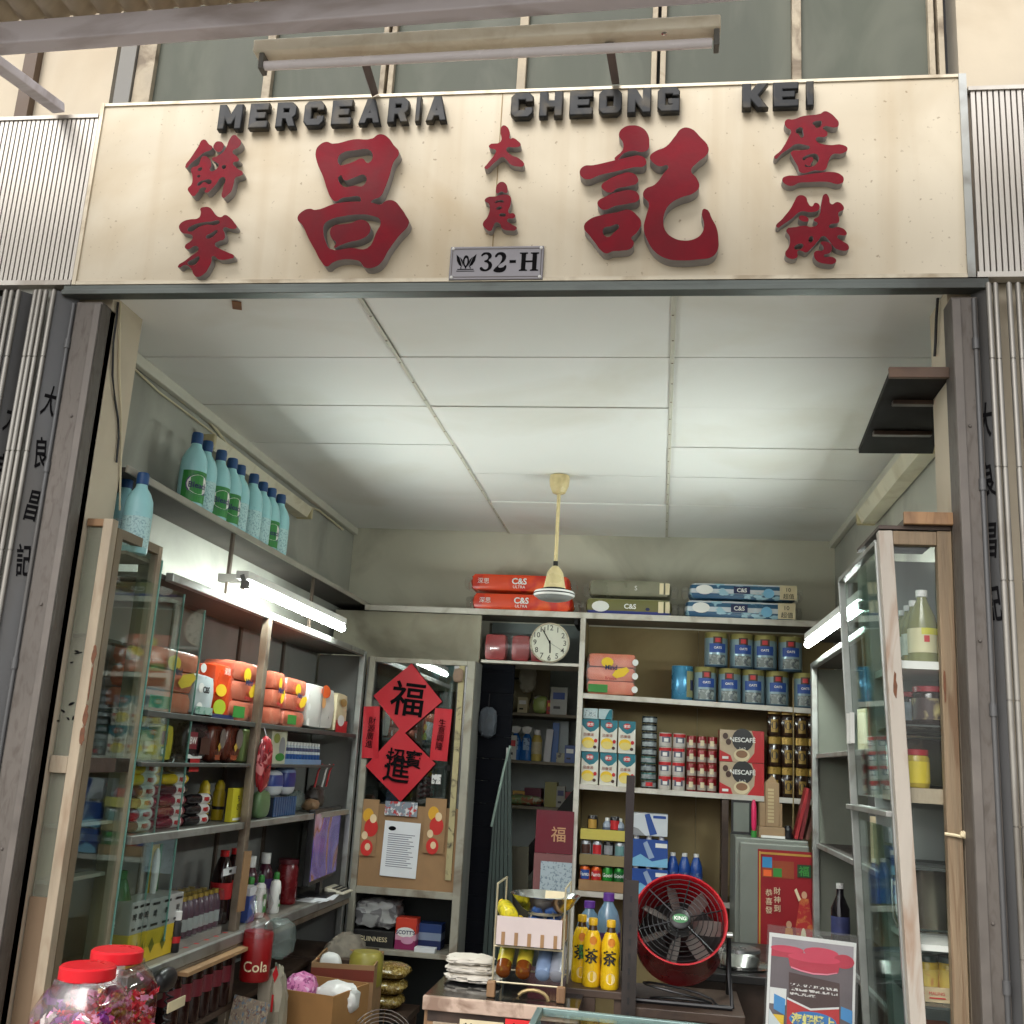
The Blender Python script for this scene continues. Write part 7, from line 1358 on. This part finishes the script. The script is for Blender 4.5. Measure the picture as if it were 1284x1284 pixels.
# ---- poster stand
pa, pb = W(958, 1161, 'y', .42), W(1067, 1184, 'y', .42)
hp = pa.z-GZ; wp = pb.x-pa.x
ps = thing('poster_stand', 'clear acrylic stand with a colour poster of red-lidded jars on the glass counter', 'poster', ((pa.x+pb.x)/2, .42, GZ)); 
sh_ = obj('sheet', MB().box(-wp/2,wp/2,0,.002,0,hp-.02), WHT, ps, rot=(0,R(2.5),0))
obj('acrylic', MB().box(-wp/2-.006,wp/2+.006,-.0085,-.0065,0,hp), GLASS('acrylic', (.95,.96,.96), .06), ps, rot=(0,R(2.5),0)); obj('acrylic_back', MB().box(-wp/2-.006,wp/2+.006,.003,.005,0,hp), MATS['acrylic'], ps, rot=(0,R(2.5),0)); obj('foot', MB().box(-wp/2,wp/2,-.04,.05,0,.003), MATS['acrylic'], ps)
H0 = hp-.02
def v_(t): return t
pr = [('r',.03,.97,.03,.96,M('photo dark', (104,94,98), .5, var=.2)),('r',.03,.97,.80,.96,M('photo grey', (160,152,158), .5)),('r',.03,.40,.77,.85,M('lid pink two', (190,44,70), .4)),('e',.21,.855,.19,.035,M('lid pink one', (214,60,90), .4)),('e',.6,.86,.2,.05,MATS['lid pink one']),('e',.86,.80,.12,.07,MATS['lid pink two']),
      ('p',[(.24,.63),(.82,.58),(.84,.08),(.26,.08)],M('jar brown', (72,48,48), .4)),('p',[(.22,.80),(.82,.79),(.80,.68),(.68,.655),(.52,.645),(.38,.66),(.25,.69)],MATS['lid pink two']),('e',.52,.795,.30,.045,MATS['lid pink one']),('p',[(.26,.69),(.38,.665),(.52,.65),(.68,.66),(.79,.685),(.79,.675),(.68,.645),(.52,.635),(.38,.65),(.26,.675)],M('lid shine', (236,140,160), .4)),('r',.26,.80,.50,.525,SPOTS('white micro print', (72,50,52), [(230,226,220)], 200, .5, .5, .52)),('r',.26,.80,.455,.48,MATS['white micro print']),('r',.26,.55,.41,.435,MATS['white micro print']),
      ('p',[(.23,.36),(.5,.28),(.82,.33),(.84,.03),(.24,.03)],RED),('p',[(.23,.38),(.5,.30),(.82,.35),(.82,.33),(.5,.28),(.23,.36)],WHT),('e',.53,.18,.27,.09,M('label blue', (40,120,190), .45)),('r',.03,.22,.30,.46,WHT),('p',[(.08,.4),(.21,.36),(.21,.2),(.08,.25)],M('label blue two', (60,140,200), .45)),('p',[(.84,.36),(.97,.33),(.97,.2),(.84,.24)],MATS['label blue two']),('r',.84,.97,.03,.12,YEL),('r',.08,.2,.1,.2,YEL),('p',[(.03,.25),(.07,.2),(.2,.08),(.24,.03),(.03,.03)],M('table white', (196,206,206), .5)),('t',.53,.185,.085,'海蝦醬上',M('label yellow', (226,220,130), .4),.0008)]
pm = bpy.data.objects.new('poster_print', None); COL.objects.link(pm); pm.parent = ps; pm.rotation_euler = (0,R(2.5),0)
rm = lambda v: .24+.76*v
pr = [(i[0], i[1], i[2], rm(i[3]), rm(i[4]), i[5]) if i[0] == 'r' else (i[0], i[1], rm(i[2]), i[3], i[4]*.76, i[5]) if i[0] == 'e' else (i[0], [(u, rm(v)) for u, v in i[1]], i[2]) if i[0] == 'p' else (i[0], i[1], rm(i[2]), i[3])+tuple(i[4:]) for i in pr]
pr[0] = ('r',.03,.97,.03,.96,pr[0][5])
prints(pm, wp, H0, 0.0, pr, 0, .00028)
# ---- candy jars at the front left
jt = thing('front_stand', 'low wooden stand in front of the narrow glass case', 'stand', (-1.2, -.2, .0)); JB = W(110, 1210, 'y', -.3).z-.262
wobj('top', MB().box(-1.45, -.95, -.45, .04, JB-.03, JB), wood, jt, .003)
for x in (-1.42, -.98):
    for y in (-.42, .01): wobj('leg', MB().box(x-.02,x+.02,y-.02,y+.02,.0,JB-.0305), wood, jt)
def candyjar(label, px, py, y, cols, sd):
    p = W(px, py, 'y', y); t = thing('candy_jar', label, 'jar', (p.x, y, JB+.001)); rl = .059
    obj('jar', MB().lathe([(.085,0),(.092,.01),(.093,.13),(.09,.17),(.075,.205),(.06,.222),(.057,.236)], 24, power=5), plastic, t)
    obj('lid', MB().lathe([(.059,.232),(.0615,.234),(.0615,.258),(.057,.262),(.03,.261),(0,.262)], 28), M('candy lid red', (206,24,36), .3, var=.05), t)
    rnd = random.Random(sd); b = MB()
    for k in range(300):
        c = Vector((rnd.uniform(-.078,.078), rnd.uniform(-.078,.078), .014+.145*rnd.random()**1.1)); d = Vector((rnd.uniform(-1,1), rnd.uniform(-1,1), rnd.uniform(-1,1))).normalized(); m = rnd.randrange(len(cols))
        b.bar(c-d*.009, c+d*.009, .011, .011, m); e = d.orthogonal().normalized()*.007
        for s_ in (-1, 1): q = c+d*.009*s_; b.add([q, q+d*.011*s_+e, q+d*.011*s_-e], [(0,1,2)], m)
    o = obj('sweets', b, cols, t); o['kind'] = 'stuff'
    return t
def shiny(n, c): return M(n, c, .22, .2, var=.15)
ja = candyjar('red-lidded clear jar of purple and pink wrapped sweets', 111, 1210, -.30, [shiny('foil magenta',(206,60,140)), shiny('foil purple',(150,70,160)), shiny('foil pink',(236,150,190)), shiny('foil red',(206,40,56)), shiny('foil cream',(236,220,214))], 5)
jb = candyjar('red-lidded clear jar of red wrapped sweets behind the purple-filled one', 147, 1196, -.10, [shiny('foil red two',(206,36,60)), MATS['foil red'], shiny('foil gold',(190,140,60)), MATS['foil pink']], 6)
p = W(138, 1255, 'y', -.38); o = obj('label', MB().soft(.05,.003,.12,.02,0,3,1,0,.3), SPOTS('jar label', (206,40,90), [(226,210,220),(60,40,90)], 18), ja, (.045,-.094,.05))
# ---- things inside the brown display case
def cas(px, y=.22): return W(px, 900, 'y', y)
zc1 = CASEZ[833]+.008; oil = M('pale oil', (126,128,84), .12, var=.08); 
def oilb(label, px, y, s_, cap, labm):
    p = W(px, 825, 'y', y); return minibottle('oil_bottle', label, 'bottle', (p.x, y, zc1+.001), [(.045*s_,0),(.048*s_,.008),(.048*s_,.12*s_),(.04*s_,.16*s_),(.018*s_,.21*s_),(.016*s_,.225*s_)], oil, [(.017*s_,.222*s_),(.019*s_,.224*s_),(.019*s_,.245*s_),(0,.246*s_)], cap, (.049*s_,.035*s_,.115*s_,labm), None, 0, 18)
t = oilb('largest oil bottle with cream and yellow label in the brown display case', 1158, .20, .80, white_pl, M('oil label', (206,200,160), .5, var=.04)); link('seal', wrap(-.3,.9,.075,.092,.0397,M('lemon seal', (206,200,60), .5), 6), t); link('stamp', wrap(-.15,.2,.055,.072,.0397,RED,4), t)
for k, px in enumerate((1146, 1139, 1132)): oilb(['oil bottle with white cap just behind the largest one','slim oil bottle second behind the largest one','slim oil bottle beside the side pane'][k], px+2, .225+.04*k, .70-.03*k, white_pl, M('mint label', (176,186,170), .5, var=.2, scale=40))
zc2 = CASEZ[909]+.004
def jar(label, px, y, z, r, h, lidm, bodym, labm, name='preserve_jar'):
    p = W(px, 900, 'y', y); return minibottle(name, label, 'jar', (p.x, y, z+.001), [(r*.93,0),(r,.006),(r,h*.78),(r*.86,h*.86)], bodym, [(r*.9,h*.84),(r*.95,h*.85),(r*.95,h*.98),(r*.9,h),(0,h)], lidm, (r*1.02,h*.12,h*.68,labm), None, 0, 20)
rl = M('jar lid red', (160,36,48), .35, var=.1); dj = M('dark sauce', (36,24,22), .15)
jar('squat dark jar with red lid and pale label in the brown display case', 1166, .20, zc2, .043, .098, rl, dj, M('dark jar label', (60,44,44), .5, dirt=(206,190,130), dscale=22, damt=.9)); jar('dark red-lidded jar beside the squat one', 1142, .24, zc2, .030, .085, rl, dj, M('blue grey label', (110,120,126), .5, var=.3, scale=40)); jar('small dark red-lidded jar against the side pane', 1132, .32, zc2, .03, .085, rl, dj, MATS['blue grey label'])
zc3 = CASEZ[997]+.016; jar('yellow-labelled jar with red lid on the wooden shelf of the display case', 1146, .19, zc3, .034, .095, rl, M('mustard', (170,150,60), .3), M('yellow jar label', (206,186,60), .5, dirt=(206,200,170), dscale=14))
zc4 = CASEZ[1089]+.004; carton('small_carton', 'small yellow and red carton on a dark shelf of the display case', 'box', 'B', .20, 1131, 1146, 1068, 1040, .08, M('grey box', (150,150,146), .5), [('r',0,.5,.1,1,YEL),('e',.25,.55,.18,.25,RED)], z=zc4)
def steeltray(label, px, y, z, w_, h_, an):
    p = W(px, 900, 'y', y); t = thing('steel_tray', label, 'tray', (p.x, y, z+.002)); b = MB(); n = 24; ring = []
    for k in range(n):
        a_ = 2*math.pi*k/n; ca, sa = math.cos(a_), math.sin(a_); q = (abs(ca)**5+abs(sa)**5)**(-1/5); ring.append((ca*q*w_/2, sa*q*h_/2+h_/2))
    obj('sheet', MB().prism([(x*.9, (z_-h_/2)*.9+h_/2) for x, z_ in ring], .012, .014), chrome, t, rot=(R(-an),0,0)); obj('rim', MB().tube([(x, 0, z_) for x, z_ in ring+[ring[0]]], .005, 8), chrome, t, rot=(R(-an),0,0))
    return t
steeltray('stainless tray standing behind the yellow-labelled jar', 1160, .34, zc3, .20, .135, 4); steeltray('stainless tray standing alone on a lower shelf of the display case', 1160, .30, CASEZ[1187]+.006, .19, .16, 4)
tag(obj('metal_sheet', MB().box(-.06,.09,0,.003,0,.13), MATS['galvanised back'], None, (W(1172,1060,'y',.36).x, .36, zc4+.001)), 'plain metal sheet standing behind the small carton', 'sheet')
zc5 = CASEZ[1262]+.002
for k, px in enumerate((1151, 1179)): jar(['green-lidded jar of yellow fruit beside the pale post','green-lidded jar of yellow fruit beside the tan post'][k], px, .20, zc5+.004, .030, .098, M('dark green lid', (32,58,52), .35), M('yellow fruit', (190,160,50), .25, var=.2, scale=40), M('fruit label', (206,180,90), .5, dirt=(180,60,70), dscale=24, damt=.9))
p0, p1 = W(1143, 1262, 'y', .16), W(1197, 1264, 'y', .16)
t = thing('jar_tray', 'cardboard tray with red print holding the green-lidded jars', 'tray', ((p0.x+p1.x)/2, .20, zc5)); w_ = p1.x-p0.x; obj('front', MB().box(-w_/2,w_/2,-.04,-.037,0,.034), M('pale card tray', (196,176,140), .7), t); obj('base', MB().box(-w_/2,w_/2,-.0368,.04,0,.003), cardb, t); prints(t, w_, .034, -.04, [('e',.22,.55,.09,.3,RED),('t',.6,.6,.3,'MALING',RED),('r',.42,.8,.25,.34,RED)])
carton('orange_carton', 'orange carton on the lowest visible shelf of the display case', 'box', 'B', .22, 1148, 1200, 1300, 1274, .1, M('orange carton print', (206,96,50), .5), (), z=CASEZ[1262]-.115)
wobj('shelf', MB().box(lx(1.)+.02, .786, yF+.012, .436, CASEZ[1262]-.125, CASEZ[1262]-.116), dshelf, rc)
# ---- right rack goods and small front things
for k, (y_, z_, lb) in enumerate(((2.1, .881, 'dark soy bottle on the low board of the side rack'),)):
    minibottle('soy_bottle', lb, 'bottle', (.76, y_, z_), [(.036,0),(.038,.008),(.038,.15),(.016,.2),(.014,.23)], M('dark soy', (24,20,26), .2), [(.015,.228),(.016,.229),(.016,.25),(0,.25)], white_pl, (.0388,.05,.12,M('soy label', (60,66,110), .5, var=.3, scale=30)))
for k, (z_, n_) in enumerate(((1.661, 4), (1.271, 3))):
    for j in range(n_): tag(obj('goods_box', MB().box(-.07,.07,-.05,.05,0,.16+.03*((j+k) % 3)), [tanb, M('blue goods', (70,90,130), .5), M('red goods', (140,60,56), .5), CRM][(j+k) % 4], None, (.83, .95+.2*j, z_), (0,0,R(5*j-6))), '%s carton, number %s from the display case on the %s board of the side rack' % (['tan','blue','red','cream'][(j+k) % 4], ['one','two','three','four'][j], ['upper','middle'][k]), 'box')
t = thing('wire_fan_guard', 'round wire guard of a small fan before the bean bags', 'fan', (W(480,1300,'y',1.6).x, 1.6, W(490,1266,'y',1.6).z-.135)); 
for k in range(9): r_ = .03+.013*k; obj('guard_ring', MB().tube([(r_*math.cos(2*math.pi*j/28), -.02+.0025*k, r_*math.sin(2*math.pi*j/28)) for j in range(29)], .0016, 5), chrome, t)
for k in range(8): obj('guard_spoke', MB().tube([(0,-.022,0),(.134*math.cos(k*math.pi/4), .0, .134*math.sin(k*math.pi/4))], .0014, 4), chrome, t)
obj('hub', MB().lathe([(.03,0),(.03,.03),(0,.032)], 16), black_p, t, (0,.01,0), (R(90),0,0)); obj('stem', MB().tube([(0,.02,-.03),(0,.03,-(t.location.z-.03))], .012, 8), black_p, t); obj('base', MB().lathe([(.11,0),(.11,.015),(.03,.03),(0,.03)], 20), black_p, t, (0,.03,-(t.location.z-.013)))

t = thing('tie_string', 'knotted pale rag string tied round the tan post of the display case', 'string', (rx(1.42)+.02, .085, W(1200,1048,'y',.1).z))
obj('loop', MB().tube([(-.045,-.004,.004),(-.02,-.007,.002),(.0,-.008,-.002),(.016,.0,.0)], .004, 6), CRM, t); obj('knot', MB().soft(.016,.014,.018,.1,.15,4,3,0,.5), CRM, t, (-.004,-.01,-.004)); obj('tail', MB().tube([(0,-.012,0),(.012,-.014,-.012),(.028,-.006,-.016)], .003, 6), CRM, t)

# more clutter in the passage
PC = [((655, 893), .06, .09, (196,186,150), 'cream paper packet beside the patterned bag', 895), ((700, 893), .10, .16, (186,190,184), 'pale carton at the wall end of the top passage shelf', 895), ((690, 893), .05, .08, (176,60,50), 'small red carton on the top passage shelf', 895),
      ((640, 952), .05, .14, (206,206,200), 'white carton beside the dark door on the passage rack', 955), ((714, 952), .06, .10, (90,110,160), 'blue carton at the wall end of the passage rack', 955), ((648, 1008), .07, .08, (190,150,70), 'mustard carton on the low passage shelf', 1012), ((702, 1008), .05, .12, (150,150,140), 'grey carton between the gift boxes', 1012)]
for k, (q, w_, h_, c_, lb, sh) in enumerate(PC):
    p = W(q[0], q[1], 'y', 3.57); t = thing('passage_carton', lb, 'box', (p.x, 3.60+.004*k, NZ[sh]+.0012), R(random.uniform(-12,12))); obj('box', MB().box(-w_/2,w_/2,-.03,.03,0,h_), M('passage carton %d' % k, c_, .6, var=.1), t, bevel=.002)
    prints(t, w_, h_, -.03, [('r',.15,.85,.55,.8,[WHT,BLU,YEL,RED,WHT,BRN,NAVY][k]),('r',.2,.6,.2,.3,BLK)])
for k, (px, py, c_, lb) in enumerate(((662, 850, (150,146,130), 'grey plastic bag hanging from the passage ceiling'), (612, 905, (70,76,84), 'dark cloth hanging on the blue black door'))):
    p = W(px, py, 'y', 3.5 if k == 0 else 3.0); t = thing('hanging_bag', lb, 'bag', (p.x, 3.5 if k == 0 else 2.99, p.z-.09)); obj('bag', MB().soft(.10,.05,.17,.1,.12,6,150+k,0,.3), M('hung cloth %d' % k, c_, .7, var=.25, scale=14), t); obj('string', MB().tube([(0,0,.16),(0,.01,.24)], .002, 5), cable_m, t)
